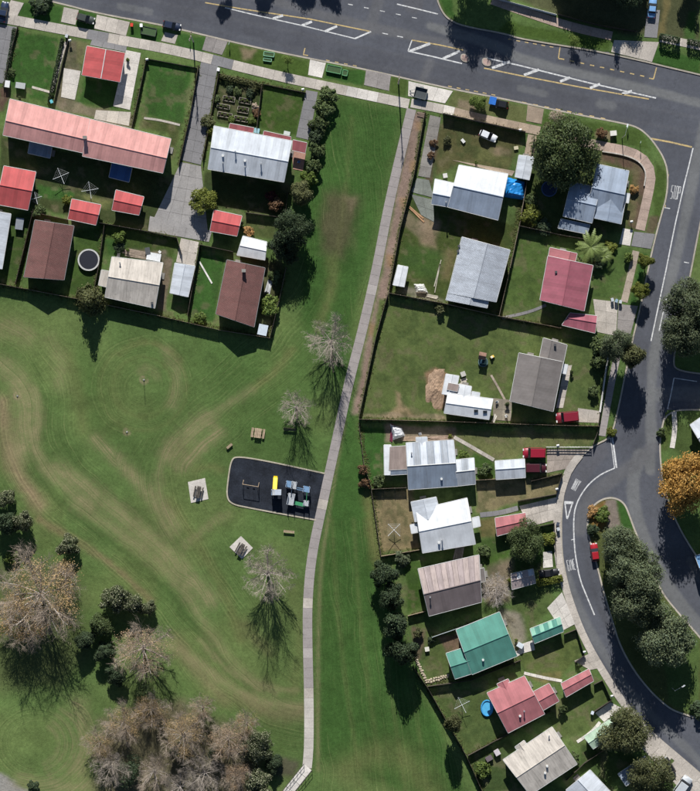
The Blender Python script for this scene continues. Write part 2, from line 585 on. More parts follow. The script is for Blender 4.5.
    poly([(342, 195), (360, 195), (352, 210)], DIRT, 5, .35)
    stroke([(331, 260), (334, 285), (318, 330)], 6, OLIVE, .55)
    stroke([(352, 118), (346, 190), (330, 300)], 3, OLIVE, .25)
    stroke([(370, 118), (362, 190), (346, 290)], 3, DARK, .25)
    stroke([(328, 520), (320, 570), (318, 650), (318, 720), (318, 770)], 2.0, DRY, .45, 2, .1)
    stroke([(345, 420), (336, 470), (328, 520)], 2.0, DRY, .35, 2, .1)
    for k, xx in enumerate(range(322, 410, 11)):     # straight mowing of the east strip
        stroke([(xx + 10, 520), (xx + 14, 600), (xx + 26, 700), (xx + 40, 790)], 2.6, (OLIVE, DARK)[k % 2], .26, 1, .15)
    stroke([(345, 770), (395, 745), (430, 790)], 16, OLIVE, .5)
    stroke([(368, 495), (372, 540), (380, 570)], 6, STRAW, .42)
    # dirt strip beside the path
    poly([(412, 112), (424, 113), (413, 175), (400, 228), (389, 292), (378, 338), (359, 414), (352, 414), (365, 352), (377, 300), (388, 240), (399, 180)], (.255, .182, .148), 3, .97, .5)
    for c in ((419, 126), (414, 166), (405, 205), (391, 262), (373, 330)):
        poly([(c[0] - 4, c[1] - 6), (c[0] + 4, c[1] - 5), (c[0] + 3, c[1] + 6), (c[0] - 4, c[1] + 5)], (.27, .17, .08), 3, .6, .5)
    # yards, by lot
    poly([(17, 30), (58, 39), (50, 88), (30, 92), (6, 86)], LUSH, 1.5)
    poly([(31, 90), (48, 94), (44, 101), (30, 98)], LUSH, 1.5)
    poly([(68, 40), (86, 44), (72, 112), (54, 106)], (.15, .125, .085), 3, .9)
    poly([(78, 42), (88, 45), (84, 66), (74, 64)], OLIVE, 2, .7)
    poly([(84, 78), (124, 84), (118, 110), (78, 104)], LUSH, 2, .9)
    poly([(64, 100), (135, 116), (132, 128), (60, 110)], (.2, .165, .12), 2, .85)
    poly([(148, 60), (192, 66), (182, 122), (144, 116)], LUSH, 1.5)
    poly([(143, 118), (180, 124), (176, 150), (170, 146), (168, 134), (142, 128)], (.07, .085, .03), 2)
    poly([(213, 75), (262, 87), (256, 130), (214, 122)], (.052, .066, .026), 2)
    poly([(264, 85), (306, 92), (296, 134), (258, 128)], (.05, .088, .02), 1.6)
    poly([(0, 88), (10, 86), (9, 99), (2, 110), (0, 110)], MULCH, 2)
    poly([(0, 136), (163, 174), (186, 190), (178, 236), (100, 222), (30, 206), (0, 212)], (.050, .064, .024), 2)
    poly([(38, 185), (76, 192), (72, 200), (36, 196)], LUSH, 2); poly([(76, 194), (112, 200), (110, 209), (101, 206)], OLIVE, 2)
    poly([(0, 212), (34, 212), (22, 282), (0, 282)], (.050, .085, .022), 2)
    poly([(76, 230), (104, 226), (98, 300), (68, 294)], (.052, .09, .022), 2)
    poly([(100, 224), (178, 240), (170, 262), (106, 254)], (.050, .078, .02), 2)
    poly([(106, 240), (126, 244), (122, 256), (108, 256)], LUSH, 2, .9)
    poly([(128, 248), (165, 252), (164, 262), (126, 258)], (.16, .13, .10), 2, .9)
    poly([(163, 258), (172, 260), (166, 312), (156, 310)], (.16, .12, .09), 2, .9)
    poly([(200, 252), (224, 258), (214, 322), (190, 314)], LUSH, 1.6)
    poly([(228, 252), (284, 262), (270, 336), (256, 330), (264, 270)], (.075, .078, .035), 2)
    poly([(244, 218), (278, 222), (276, 240), (244, 236)], (.07, .085, .03), 2, .9)
    poly([(205, 170), (290, 186), (284, 216), (203, 205)], (.045, .06, .022), 2)
    poly([(443, 116), (524, 134), (514, 156), (508, 172), (460, 162), (436, 176), (432, 148)], (.088, .086, .036), 2.5)
    poly([(478, 146), (512, 152), (508, 168), (470, 160)], OLIVE, 4, .6)
    poly([(432, 118), (440, 120), (432, 186), (424, 184)], MULCH, 2, .85)
    poly([(495, 148), (512, 150), (510, 156), (494, 154)], DIRT, 3, .7)
    poly([(412, 195), (432, 205), (452, 210), (500, 222), (520, 222), (500, 314), (446, 302), (390, 290), (400, 232)], (.062, .084, .024), 2)
    poly([(420, 215), (440, 222), (436, 248), (420, 244)], DIRT, 4, .75)
    poly([(443, 250), (458, 250), (450, 280), (440, 280)], (.17, .14, .07), 4, .7)
    poly([(400, 205), (424, 225), (420, 238), (404, 226)], (.22, .17, .12), 3, .6)
    poly([(405, 287), (446, 300), (440, 305), (395, 294)], (.22, .2, .16), 3, .75)
    poly([(404, 240), (446, 256), (438, 282), (398, 268)], LUSH, 6, .55)
    poly([(533, 135), (545, 136), (530, 230), (512, 225)], (.060, .082, .025), 2)
    poly([(545, 130), (640, 150), (646, 175), (640, 232), (520, 236)], (.060, .078, .026), 3, .9)
    poly([(604, 150), (640, 158), (648, 176), (638, 230), (628, 226), (632, 172), (602, 160)], (.11, .072, .052), 2, .95)
    poly([(632, 160), (640, 168), (634, 225), (627, 222)], OLIVE, 3, .4)
    poly([(512, 236), (560, 240), (546, 318), (502, 314)], (.080, .125, .034), 1.6)
    poly([(575, 245), (632, 248), (620, 300), (590, 298), (594, 268)], (.07, .115, .032), 1.6)
    poly([(502, 304), (590, 316), (588, 340), (500, 328)], (.085, .115, .04), 2)
    poly([(380, 300), (446, 306), (540, 326), (606, 336), (600, 420), (508, 420), (360, 416)], (.098, .130, .042), 2)
    poly([(424, 372), (436, 366), (448, 372), (450, 408), (438, 412), (427, 396)], (.30, .185, .115), 2, .95)
    poly([(396, 392), (400, 392), (402, 404), (418, 418), (386, 417), (398, 406)], (.27, .2, .12), 2.5, .9)
    poly([(362, 413), (446, 414), (446, 420), (360, 418)], (.24, .19, .13), 1.5, .8)
    poly([(566, 345), (608, 346), (598, 412), (552, 410)], (.085, .115, .038), 2)
    poly([(360, 426), (388, 428), (384, 482), (370, 482)], LUSH, 1.6)
    poly([(456, 430), (596, 432), (590, 446), (524, 448), (516, 460), (474, 456)], (.115, .125, .05), 2)
    poly([(462, 436), (494, 446), (524, 448), (522, 456), (500, 460)], OLIVE, 4, .5)
    poly([(456, 446), (494, 462), (494, 476), (476, 476), (474, 460)], (.05, .095, .022), 2)
    poly([(384, 424), (455, 428), (455, 440), (385, 442)], (.22, .165, .125), 2, .85)
    poly([(373, 490), (412, 488), (420, 548), (381, 553)], (.205, .165, .088), 2)
    poly([(476, 482), (560, 474), (556, 494), (478, 512)], (.19, .16, .085), 2)
    poly([(478, 520), (498, 518), (496, 536), (480, 538)], (.14, .12, .05), 2)
    poly([(480, 540), (560, 526), (560, 566), (540, 570), (486, 572)], (.048, .082, .022), 2)
    poly([(484, 560), (512, 552), (512, 572), (492, 578)], (.055, .1, .022), 2)
    poly([(488, 566), (512, 560), (510, 600), (488, 605), (480, 590)], (.19, .145, .105), 4, .85)
    poly([(404, 560), (420, 562), (426, 606), (408, 612)], (.048, .090, .02), 2)
    poly([(414, 620), (436, 628), (450, 652), (448, 674), (430, 680), (420, 660)], (.088, .118, .038), 2)
    poly([(440, 636), (460, 634), (462, 650), (448, 654)], (.15, .095, .07), 2, .9)
    poly([(412, 626), (424, 632), (422, 662), (414, 660)], (.13, .09, .065), 2, .9)
    poly([(512, 592), (545, 585), (556, 605), (520, 640), (512, 625)], (.08, .115, .036), 2)
    poly([(500, 610), (520, 614), (528, 640), (516, 648)], (.26, .22, .18), 3, .8)
    poly([(516, 655), (577, 632), (583, 655), (560, 676), (524, 672)], (.105, .135, .042), 2)
    poly([(524, 676), (560, 672), (560, 680), (545, 684)], (.17, .15, .06), 2, .9)
    poly([(430, 690), (490, 690), (508, 734), (468, 754)], (.075, .105, .034), 2)
    poly([(548, 705), (602, 682), (611, 700), (596, 714), (588, 732), (556, 740)], (.088, .12, .038), 2)
    poly([(470, 756), (510, 740), (534, 791), (480, 791)], (.05, .075, .025), 2)
    poly([(580, 744), (612, 740), (640, 760), (600, 791), (580, 770)], (.05, .08, .025), 2)
    # patchy yards: thin worn turf and dark weedy corners
    yards = in_poly(X, Y, [(0, 26), (316, 92), (290, 190), (286, 268), (270, 337), (0, 283)]) | in_poly(X, Y, [(426, 114), (530, 134), (648, 152), (640, 230), (600, 430), (560, 500), (580, 625), (640, 791), (482, 791), (414, 662), (372, 490), (359, 420), (389, 294)])
    nb = vnoise(X, Y, 9, 31) * .6 + vnoise(X, Y, 3.5, 32) * .4
    blend(sstep(.60, .74, nb) * .42 * yards, (.155, .13, .078)); blend(sstep(.42, .28, nb) * .40 * yards, (.035, .06, .02))
    # verges
    poly([(18, 2), (62, 7), (60, 25), (17, 16)], LUSH, 1.5); poly([(78, 9), (96, 14), (93, 33), (75, 27)], LUSH, 1.5)
    poly([(130, 22), (163, 30), (159, 44), (127, 40)], LUSH, 1.5); poly([(178, 33), (206, 38), (202, 56), (176, 48)], LUSH, 1.5)
    poly([(229, 42), (308, 60), (307, 78), (221, 60)], (.06, .10, .022), 1.5)
    poly([(240, 48), (256, 50), (252, 60), (242, 60)], DIRT, 3, .7)
    poly([(328, 64), (366, 72), (363, 86), (324, 78)], LUSH, 1.5); poly([(391, 76), (408, 80), (405, 96), (390, 92)], (.066, .10, .026), 1.5)
    poly([(455, 90), (527, 106), (525, 124), (446, 106)], (.115, .128, .05), 1.5)
    poly([(459, 100), (478, 102), (474, 112), (456, 108)], (.22, .17, .12), 2, .8)
    poly([(496, 96), (500, 96), (498, 108), (494, 106)], DIRT, 2, .5)
    poly([(544, 114), (640, 130), (650, 150), (600, 142), (540, 130)], (.062, .10, .025), 1.5)
    poly([(596, 132), (612, 132), (612, 140), (596, 138)], DIRT, 2.5, .6)
    poly([(655, 160), (667, 172), (660, 225), (652, 230)], (.06, .095, .024), 1.5)
    poly([(649, 215), (660, 216), (654, 234), (646, 232)], (.10, .07, .05), 2, .8)
    poly([(640, 252), (650, 252), (636, 304), (630, 304)], LUSH, 1.5)
    poly([(508, 22), (612, 40), (610, 51), (520, 36), (500, 30)], (.058, .098, .022), 1.5)
    poly([(440, -2), (452, 0), (456, 20), (444, 14)], LUSH, 1.5)
    poly([(655, 48), (700, 58), (700, 74), (652, 64)], LUSH, 1.5)
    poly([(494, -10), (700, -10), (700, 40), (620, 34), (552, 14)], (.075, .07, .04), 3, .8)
    poly([(665, -5), (672, -5), (664, 36), (656, 36)], (.17, .14, .06), 2, .8); poly([(688, 10), (698, 10), (694, 40), (684, 38)], LUSH, 2, .8)
    poly([(662, 412), (674, 414), (668, 450), (662, 450)], (.075, .105, .03), 2)
    poly([(678, 416), (700, 440), (700, 470), (672, 450)], (.06, .09, .028), 2)
    # island
    poly(ISLAND, (.082, .098, .034), 1.5)
    poly([(588, 520), (592, 507), (606, 500), (610, 520), (600, 530)], (.22, .11, .035), 4, .7)
    poly([(606, 500), (616, 500), (620, 524), (610, 530)], (.2, .165, .14), 1.5, .95)
    poly([(617, 500), (628, 508), (634, 530), (622, 528)], LUSH, 2)
    poly([(660, 600), (700, 640), (700, 716), (668, 704)], (.075, .12, .035), 2, .9)
    # the wood: leaf litter under the trees
    poly([(-20, 560), (80, 570), (90, 650), (60, 690), (-20, 690)], (.075, .085, .035), 14, .7, 1.5)
    poly([(100, 720), (180, 700), (255, 740), (262, 800), (95, 800)], (.125, .105, .065), 12, .9, 1.5)
    poly([(262, 752), (300, 762), (296, 780), (268, 776)], (.08, .066, .05), 6, .8, 1)
    poly([(-10, 772), (8, 776), (26, 790), (26, 800), (-10, 800)], (.26, .245, .225), 3, .95, .6)
    # beyond the frame the suburb goes on: lawns and gardens of mixed tone
    out = ((X < -8) | (X > 708) | (Y < -8) | (Y > 800)).astype(float)
    C *= (1 + out * (vnoise(X, Y, 28, 7) - .5) * .7)[..., None]
    # fine unevenness
    C *= (1 + (n2 - .5) * .20 + (n3 - .5) * .22)[..., None]
    far = (X < -91) | (X > 791) | (Y < -121) | (Y > 881)
    C[far] = (.085, .115, .04)
    # mowing coordinate (px across the mown lines) and its strength
    g1 = smooth_pts([(-10, 352), (14, 370), (34, 398), (30, 440), (46, 476), (90, 515), (150, 565), (200, 620), (236, 668), (276, 700), (312, 708)], 3)
    g2 = smooth_pts([(345, 240), (318, 310), (275, 360), (240, 388), (195, 424), (166, 452), (160, 488), (186, 540), (225, 600), (250, 645), (296, 680)], 3)
    d1, s1 = seg_dist(X, Y, g1); d2, s2 = seg_dist(X, Y, g2)
    r3 = np.hypot(X - 143, Y - 387); r4 = np.hypot(X - 36, (Y - 744) * 1.1)
    w1 = np.exp(-(d1 / 42) ** 2); w2 = np.exp(-(d2 / 34) ** 2) * .98; w3 = sstep(62, 40, r3); w4 = sstep(75, 50, r4) * sstep(14, 34, r4) * .6; w3 = w3 * sstep(6, 22, r3) * .75
    w5 = (in_poly(X, Y, [(318, 520), (420, 520), (480, 800), (318, 800)]) | in_poly(X, Y, [(338, 95), (404, 112), (350, 330), (300, 330), (325, 110)])) * .8
    ws = np.stack([w1, w2, w3, w4, w5]); ms = np.stack([d1 * s1, d2 * s2 + 300, r3 + 600, r4 + 800, X + (Y - 520) * -.12 + 1000])
    k = np.argmax(ws, 0)
    best = np.take_along_axis(ws, k[None], 0)[0]
    mow = np.take_along_axis(ms, k[None], 0)[0]
    ws2 = np.sort(ws, 0)
    amp = sstep(0.02, .3, ws2[-1] - ws2[-2]) * sstep(.1, .45, best)
    inpark = in_poly(X, Y, [(-90, 300), (80, 302), (270, 342), (300, 270), (335, 92), (404, 110), (352, 415), (370, 490), (412, 670), (500, 800), (-90, 800)])
    amp = amp * inpark
    mow = mow + (vnoise(X, Y, 22, 9) - .5) * 6
    # height: gently uneven lawns; lowered below the roadway
    Z = (n2 - .5) * .05 + (n3 - .5) * .03
    rd = in_poly(X, Y, ROAD) & ~in_poly(X, Y, ISLAND)
    near = np.minimum(seg_dist(X, Y, ROAD, True)[0], seg_dist(X, Y, ISLAND, True)[0])
    Z = np.where(near < 4, 0, Z)
    Z = np.where(far, 0, Z)
    Z = np.where(rd, -.25, Z) - .02
    wx = (X - PW / 2) * S; wy = (PH / 2 - Y) * S
    V = np.stack([wx, wy, Z], -1).reshape(-1, 3)
    ny, nx = shp
    idx = np.arange(ny * nx).reshape(ny, nx)
    q = np.stack([idx[:-1, :-1], idx[1:, :-1], idx[1:, 1:], idx[:-1, 1:]], -1).reshape(-1, 4)
    me = bpy.data.meshes.new('ground')
    me.vertices.add(len(V)); me.vertices.foreach_set('co', V.astype(np.float32).ravel())
    me.loops.add(q.size); me.loops.foreach_set('vertex_index', q.astype(np.int32).ravel())
    me.polygons.add(len(q)); me.polygons.foreach_set('loop_start', np.arange(0, q.size, 4, dtype=np.int32))
    me.polygons.foreach_set('loop_total', np.full(len(q), 4, np.int32))
    me.polygons.foreach_set('use_smooth', np.ones(len(q), bool))
    me.update(calc_edges=True)
    a = me.attributes.new('tone', 'FLOAT_COLOR', 'POINT')
    a.data.foreach_set('color', np.concatenate([np.clip(C, 0, 1), np.ones(shp + (1,))], -1).astype(np.float32).ravel())
    for nm, arr in (('mow', mow), ('mow_amp', amp), ('dry', dryf)):
        a = me.attributes.new(nm, 'FLOAT', 'POINT'); a.data.foreach_set('value', arr.astype(np.float32).ravel())
    t = NT('grass_and_soil'); p = t.coord('World')
    def attr(n):
        x = t.n('ShaderNodeAttribute'); x.attribute_name = n; return x
    col = attr('tone').outputs['Color']
    m = attr('mow').outputs['Fac']; am = attr('mow_amp').outputs['Fac']
    s1 = t.noise(m, .55, 4, .85, '1D')
    broken = t.ramp(t.noise(p, .13, 3), .35, .65, .25, 1)
    sa = t.math('MULTIPLY', t.math('MULTIPLY', am, broken), t.ramp(s1, .25, .75, -1, 1))
    f = t.math('ADD', t.math('MULTIPLY', sa, .36), 1.0)
    f = t.math('MULTIPLY', f, t.ramp(t.noise(p, 1.6, 6, .75), .28, .72, .70, 1.30))
    f = t.math('MULTIPLY', f, t.ramp(t.noise(p, 7.5, 4, .7), .28, .72, .72, 1.28))
    c2 = t.mul(col, f)
    dr = attr('dry').outputs['Fac']
    s2 = t.noise(m, .6, 4, .9, '1D')
    fac = t.math('MULTIPLY', t.math('MULTIPLY', dr, t.ramp(s2, .34, .68, .30, 1.75)), t.ramp(t.noise(p, .45, 5, .7), .32, .68, .65, 1.3))
    fac = t.ramp(fac, 0, .95, 0, .90)
    c2 = t.mix(fac, c2, t.mul(t.rgb((.265, .228, .122)), t.ramp(t.noise(p, 3.0, 5, .7), .3, .7, .78, 1.22)))
    dry = t.math('MULTIPLY', t.ramp(sa, .12, .75, 0, .42), t.ramp(t.noise(p, .5, 4), .35, .62, .2, 1))
    c2 = t.mix(dry, c2, (.27, .22, .115))
    c2 = t.mul(c2, t.ramp(t.noise(p, .035, 5, .65), .3, .7, .84, 1.16))
    tuft = t.ramp(t.noise(p, .8, 6, .8), .58, .75, 0, .35)
    c2 = t.mix(tuft, c2, t.mul(col, .62))
    t.bump(t.noise(p, 5.0, 5, .75), .55, .12)
    me.materials.append(t.done(c2, .95, .08))
    o = bpy.data.objects.new('ground', me); COL.objects.link(o); o['kind'] = 'structure'
    return o
build_ground()
# ------------------------------------------------------------------ roadway, kerbs, paths
ZR = -0.12
M_ROAD = m_asphalt('asphalt', 'tone')
M_KERB = m_concrete('kerb_concrete', (.40, .36, .30))
M_CONC = m_concrete('concrete', (.47, .425, .375))
M_CONC_L = m_concrete('concrete_pale', (.62, .58, .53))
M_CONC_D = m_concrete('concrete_grey', (.22, .215, .22), .12, .14, .05)
M_CONC_P = m_concrete('concrete_pink', (.42, .32, .265))
M_PATH = m_concrete('path_concrete', (.33, .298, .285), .10, .12, .03)
M_PATH2 = m_concrete('path_concrete_light', (.40, .365, .345), .10, .12, .03)
M_WHITE = m_marking('road_paint_white', (.74, .74, .73))
M_YEL = m_marking('road_paint_yellow', (.62, .46, .20))

def grow(pts, d):
    n = len(pts); o = []
    ar = sum(pts[i][0] * pts[(i + 1) % n][1] - pts[(i + 1) % n][0] * pts[i][1] for i in range(n))
    sg = 1 if ar > 0 else -1
    for i in range(n):
        a, b, c = Vector(pts[i - 1]), Vector(pts[i]), Vector(pts[(i + 1) % n])
        d1 = (b - a).normalized(); d2 = (c - b).normalized()
        nn = Vector((d1.y + d2.y, -d1.x - d2.x))
        nn = nn.normalized() if nn.length > 1e-6 else Vector((d1.y, -d1.x))
        o.append(tuple(b + nn * d * sg))
    return o

def build_road():
    """the roadway as a fine sheet; 'tone' holds the age and wear of the surfacing"""
    poly = grow(ROAD, 2.4)
    ax = np.arange(-262, 962, 2.0); ay = np.arange(-152, 830, 2.0)
    X, Y = np.meshgrid(ax, ay); n2 = vnoise(X, Y, 14, 4); n3 = vnoise(X, Y, 40, 6); wob = (n2 - .5) * 5
    C = np.empty(X.shape + (3,)); C[:] = (.090, .095, .112)
    C *= (1 + (n3 - .5) * .16)[..., None]
    def st(pts, w, col, alpha, hard=2.0, wobble=.35):
        pts = smooth_pts(pts, 2); d, _ = seg_dist(X, Y, pts)
        m = (1 - sstep(w / 2 - hard, w / 2 + hard, d + wob * wobble)) * alpha
        C[:] = C * (1 - m[..., None]) + np.array(col) * m[..., None]
    LT = (.165, .168, .168); MD = (.128, .128, .134); DK = (.068, .070, .080)
    st([(-200, -90), (60, -22), (200, 10), (320, 46), (420, 72), (500, 88), (640, 118)], 22, (.080, .083, .097), .8)
    st([(250, -6), (340, 20), (400, 34), (460, 46)], 9, MD, .8)
    st([(430, 26), (500, 46), (520, 60), (600, 78), (660, 93), (760, 118), (900, 152)], 9, LT, .85, 1.5)
    st([(710, 110), (702, 132), (694, 175), (684, 225), (672, 275), (662, 320), (654, 350), (650, 400), (652, 440), (650, 470)], 10, LT, .8, 1.5)
    st([(640, 455), (632, 480), (634, 510), (646, 545), (667, 588), (700, 628), (740, 690)], 13, LT, .75, 1.5)
    st([(652, 448), (636, 464), (614, 478), (594, 492), (583, 506), (580, 530)], 13, MD, .8, 2)
    st([(564, 570), (576, 600), (590, 632), (612, 668), (640, 705), (690, 752), (740, 800)], 9, LT, .6, 2)
    st([(648, 395), (680, 393), (720, 396), (790, 402)], 14, LT, .6)
    st([(600, 452), (586, 466), (576, 484), (569, 508)], 17, (.105, .105, .118), .8, 2)
    st([(430, 62), (420, 84)], 8, MD, .7); st([(378, 2), (370, 30)], 11, MD, .6); st([(400, -60), (414, 4)], 20, (.10, .10, .11), .7)
    # wheel tracks and drip lines
    for off in (8, 17, 26, 42, 50):
        st([(-200, -110 + off), (60, -48 + off), (200, -14 + off), (350, 18 + off), (500, 52 + off), (640, 80 + off), (800, 112 + off)], 2.5, DK if off % 2 else MD, .22, 1.5, .2)
    for off in (-16, -9, 11, 18):
        st([(697 + off, 160), (676 + off, 250), (658 + off, 330), (646 + off, 420)], 2.5, DK, .25, 1.5, .2)
    st([(585, 545), (590, 580), (606, 625), (640, 675), (690, 725)], 3, DK, .3, 1.5)
    st([(600, 470), (584, 490), (580, 520), (583, 560), (596, 605), (625, 655), (680, 715)], 3, DK, .2, 1.5)
    st([(560, 60), (600, 69), (645, 78)], 9, DK, .45, 3, 1.0); st([(330, 62), (380, 72), (440, 84)], 7, DK, .35, 3, 1.0)
    for a, b, w in (((120, 6), (150, 12), 7), ((246, 30), (262, 34), 8), ((520, 88), (545, 94), 7), ((600, 104), (612, 106), 9), ((640, 300), (636, 318), 6), ((600, 610), (612, 632), 6), ((690, 560), (700, 580), 7)): st([a, b], w, LT if w % 2 else DK, .5, .8, .1)
    cx, cy = (X[:-1, :-1] + X[1:, 1:]) / 2, (Y[:-1, :-1] + Y[1:, 1:]) / 2
    keep = in_poly(cx, cy, poly).ravel()
    ny, nx = X.shape; idx = np.arange(ny * nx).reshape(ny, nx)
    q = np.stack([idx[:-1, :-1], idx[1:, :-1], idx[1:, 1:], idx[:-1, 1:]], -1).reshape(-1, 4)[keep]
    u, inv = np.unique(q, return_inverse=True); q = inv.reshape(-1, 4)
    V = np.stack([(X - PW / 2) * S, (PH / 2 - Y) * S, np.full(X.shape, ZR)], -1).reshape(-1, 3)[u]
    me = bpy.data.meshes.new('road')
    me.from_pydata(V.tolist(), [], q.tolist())
    a = me.attributes.new('tone', 'FLOAT_COLOR', 'POINT')
    a.data.foreach_set('color', np.concatenate([C.reshape(-1, 3)[u], np.ones((len(u), 1))], -1).astype(np.float32).ravel())
    me.materials.append(M_ROAD)
    o = bpy.data.objects.new('road', me); COL.objects.link(o); o['kind'] = 'structure'; ORIGIN['road'] = Vector((0, 0, 0))
    return o
road = build_road()
def kerb_run(name, pts, w=.34):
    ws = [W(*p) for p in smooth_pts(pts, 2)]
    return struct(name, MB().strip(ws, w, ZR - .02, .165), M_KERB)
kerb_run('kerb', [(x, y + .4) for x, y in ST_S])
kerb_run('kerb', [(820, 780), (760, 700), (735, 625), (712, 578), (690, 547), (674, 518), (664, 488), (660, 459), (660, 436), (666, 411), (700, 409), (800, 416)])
kerb_run('kerb', [(800, 384), (700, 374), (676, 370), (673, 362), (677, 340), (683, 310), (690, 276), (699, 229), (710, 175), (718, 162), (735, 155), (960, 205)])
kerb_run('kerb', [(960, 134), (700, 75), (610, 53), (520, 39), (507, 34), (462, 26), (448, 19), (441, 10), (436, -4), (430, -80)])
isl = smooth_closed(ISLAND, 2)
kerb_run('kerb', isl + [isl[0]], .36)

def sheet(name, pts, lift, mat, parent=road, smooth=0):
    if smooth: pts = smooth_closed(pts, smooth)
    return struct(name, MB().prism([W2(*p) for p in pts], None, ZR + lift), mat, parent)
def ribbon(name, pts, wpx, lift, mat, parent=road, it=2):
    ws = [W(*p) for p in smooth_pts(pts, it)]
    return struct(name, MB().strip(ws, wpx * S, ZR + lift), mat, parent)
# painted markings, each a sheet of its own
paint = [0]
def mark(pts, wpx, mat=None, it=0):
    paint[0] += 1
    ws = [W(*p) for p in (smooth_pts(pts, it) if it else pts)]
    return struct('lane_marking', MB().strip(ws, wpx * S, ZR + .012 + .0012 * (paint[0] % 6)), mat or M_WHITE, road)
def dashes(a, b, n, frac, wpx, mat=None):
    for i in range(n):
        t0 = i / n; t1 = (i + frac) / n
        mark([(a[0] + (b[0] - a[0]) * t, a[1] + (b[1] - a[1]) * t) for t in (t0, t1)], wpx, mat)
mark([(225, 7.5), (247, 13), (300, 25), (355, 38.5)], 1.1)
mark([(205, 2.5), (240, 8.5), (263, 12), (310, 19), (371, 31.5)], 1.2, M_YEL)
mark([(371, 31.5), (355, 38.5)], 1.6)
for a, b in (((273, 18.5), (283, 15.3)), ((302, 25.3), (312, 21.5)), ((325, 31.3), (337, 26))): mark([a, b], 2.4)
mark([(412, 40), (408, 51)], 1.1); mark([(408, 51), (435, 57), (462, 63.5)], 1.3); mark([(412, 40), (440, 45), (463, 50)], 1.2, M_YEL)
mark([(410, 51), (430, 43.5)], 2.6); mark([(443, 58.5), (460, 51)], 2.6)
mark([(484, 68), (520, 75.5), (580, 87), (649, 99)], 1.3, M_YEL); mark([(487, 58), (520, 65.5), (590, 83), (656, 98)], 1.4)
for a, b in (((492, 68), (510, 61.5)), ((524, 75), (539, 69.5)), ((560, 81.5), (570, 77.5)), ((590, 88), (600, 84)), ((622, 94), (632, 91))): mark([a, b], 2.6)
mark([(397, 4), (420, 9.5), (438, 14)], 1.2)
dashes((348, 4), (428, 20.5), 5, .3, .8); dashes((382, 33), (412, 39), 2, .4, .9)
dashes((508, 39), (558, 48), 6, .45, .9, M_YEL); mark([(560, 47), (558.5, 58)], 1.1, M_YEL); mark([(558.5, 58.5), (562, 59)], 1.1, M_YEL)
dashes((560, 58.5), (650, 77.5), 9, .42, 1.1, M_YEL); mark([(649, 78), (653.5, 79)], 1.2, M_YEL); mark([(653.5, 79), (656.5, 67.5)], 1.2, M_YEL)
mark([(305, 48), (303.5, 54)], 1.1, M_YEL); mark([(303, 54.5), (308, 55.5)], 1.1, M_YEL)
dashes((326, 60), (362, 67), 4, .4, .8, M_YEL); dashes((448, 86), (500, 96), 6, .45, .9, M_YEL); dashes((522, 102), (612, 120), 8, .4, .9, M_YEL)
mark([(651, 138.5), (670, 142), (692, 147)], 1.7, M_YEL)
mark([(693, 148), (689, 165), (684, 185), (675, 225), (666, 270), (658, 308), (651, 341)], 1.2)
mark([(667, 296), (663, 313), (659, 331)], 1.0)
mark([(674, 378), (671, 394), (667.5, 409)], 1.1); mark([(674, 378), (697, 381.5)], .8)
mark([(610.5, 438), (614.5, 468)], .8); mark([(612.3, 437.5), (616.6, 468)], 1.7)
mark([(594, 446), (602, 441.5), (610, 438)], 1.2)
mark([(615, 468), (601, 474), (588.5, 484), (579.5, 497), (575, 508), (573.5, 521), (574, 540), (575.5, 557), (580, 580), (587, 597), (594.5, 615)], 1.3, None, 2)
mark([(571, 540), (575, 539)], .9)
dashes((668.5, 174), (665, 210), 7, .5, .7, M_YEL); mark([(664, 207.5), (670, 208.5)], .9)
mark([(689, 263), (684, 262)], .9)
# give-way triangle
def tri_mark():
    a, b, c = (564.3, 502.5), (573.3, 502.8), (567, 519)
    mark([a, b], 2.8); mark([(564.9, 503), c], 1.3); mark([(572.4, 503), (567.3, 519)], 1.3)
tri_mark()
GLYPH = {'G': [[(1, 1), (0, 1), (0, 0), (1, 0), (1, .5), (.5, .5)]], 'I': [[(.5, 0), (.5, 1)]], 'V': [[(0, 1), (.5, 0), (1, 1)]], 'E': [[(1, 1), (0, 1), (0, 0), (1, 0)], [(0, .5), (.8, .5)]],
         'W': [[(0, 1), (.25, 0), (.5, .8), (.75, 0), (1, 1)]], 'A': [[(0, 0), (.5, 1), (1, 0)], [(.22, .4), (.78, .4)]], 'Y': [[(0, 1), (.5, .5), (1, 1)], [(.5, .5), (.5, 0)]],
         'S': [[(1, 1), (0, 1), (0, .5), (1, .5), (1, 0), (0, 0)]], 'T': [[(0, 1), (1, 1)], [(.5, 1), (.5, 0)]], 'O': [[(0, 0), (0, 1), (1, 1), (1, 0), (0, 0)]], 'P': [[(0, 0), (0, 1), (1, 1), (1, .5), (0, .5)]]}
def road_word(word, c, w, h, ang, name):
    """letters painted as strokes; ang turns the word clockwise in the photo"""
    mb = MB(); n = len(word); cw = w / n; ca, sa = math.cos(ang), math.sin(ang); k = 0
    for i, ch in enumerate(word):
        for st in GLYPH[ch]:
            pts = []
            for gx, gy in st:
                x = -w / 2 + (i + .14 + gx * .72) * cw; y = (.5 - gy) * h
                pts.append(W(c[0] + x * ca - y * sa, c[1] + x * sa + y * ca))
            for a, b in zip(pts, pts[1:]):
                k += 1
                mb.strip([a, b], .17, ZR + .013 + .0004 * (k % 12))
    return struct(name, mb, m_marking('road_lettering_paint', (.58, .58, .575)), road)
road_word('STOP', (675.5, 192.5), 9.5, 13, .16, 'road_lettering')
road_word('GIVE', (571.2, 565), 8, 10.5, -.2, 'road_lettering')
road_word('WAY', (576, 485), 6, 11.5, .5, 'road_lettering')
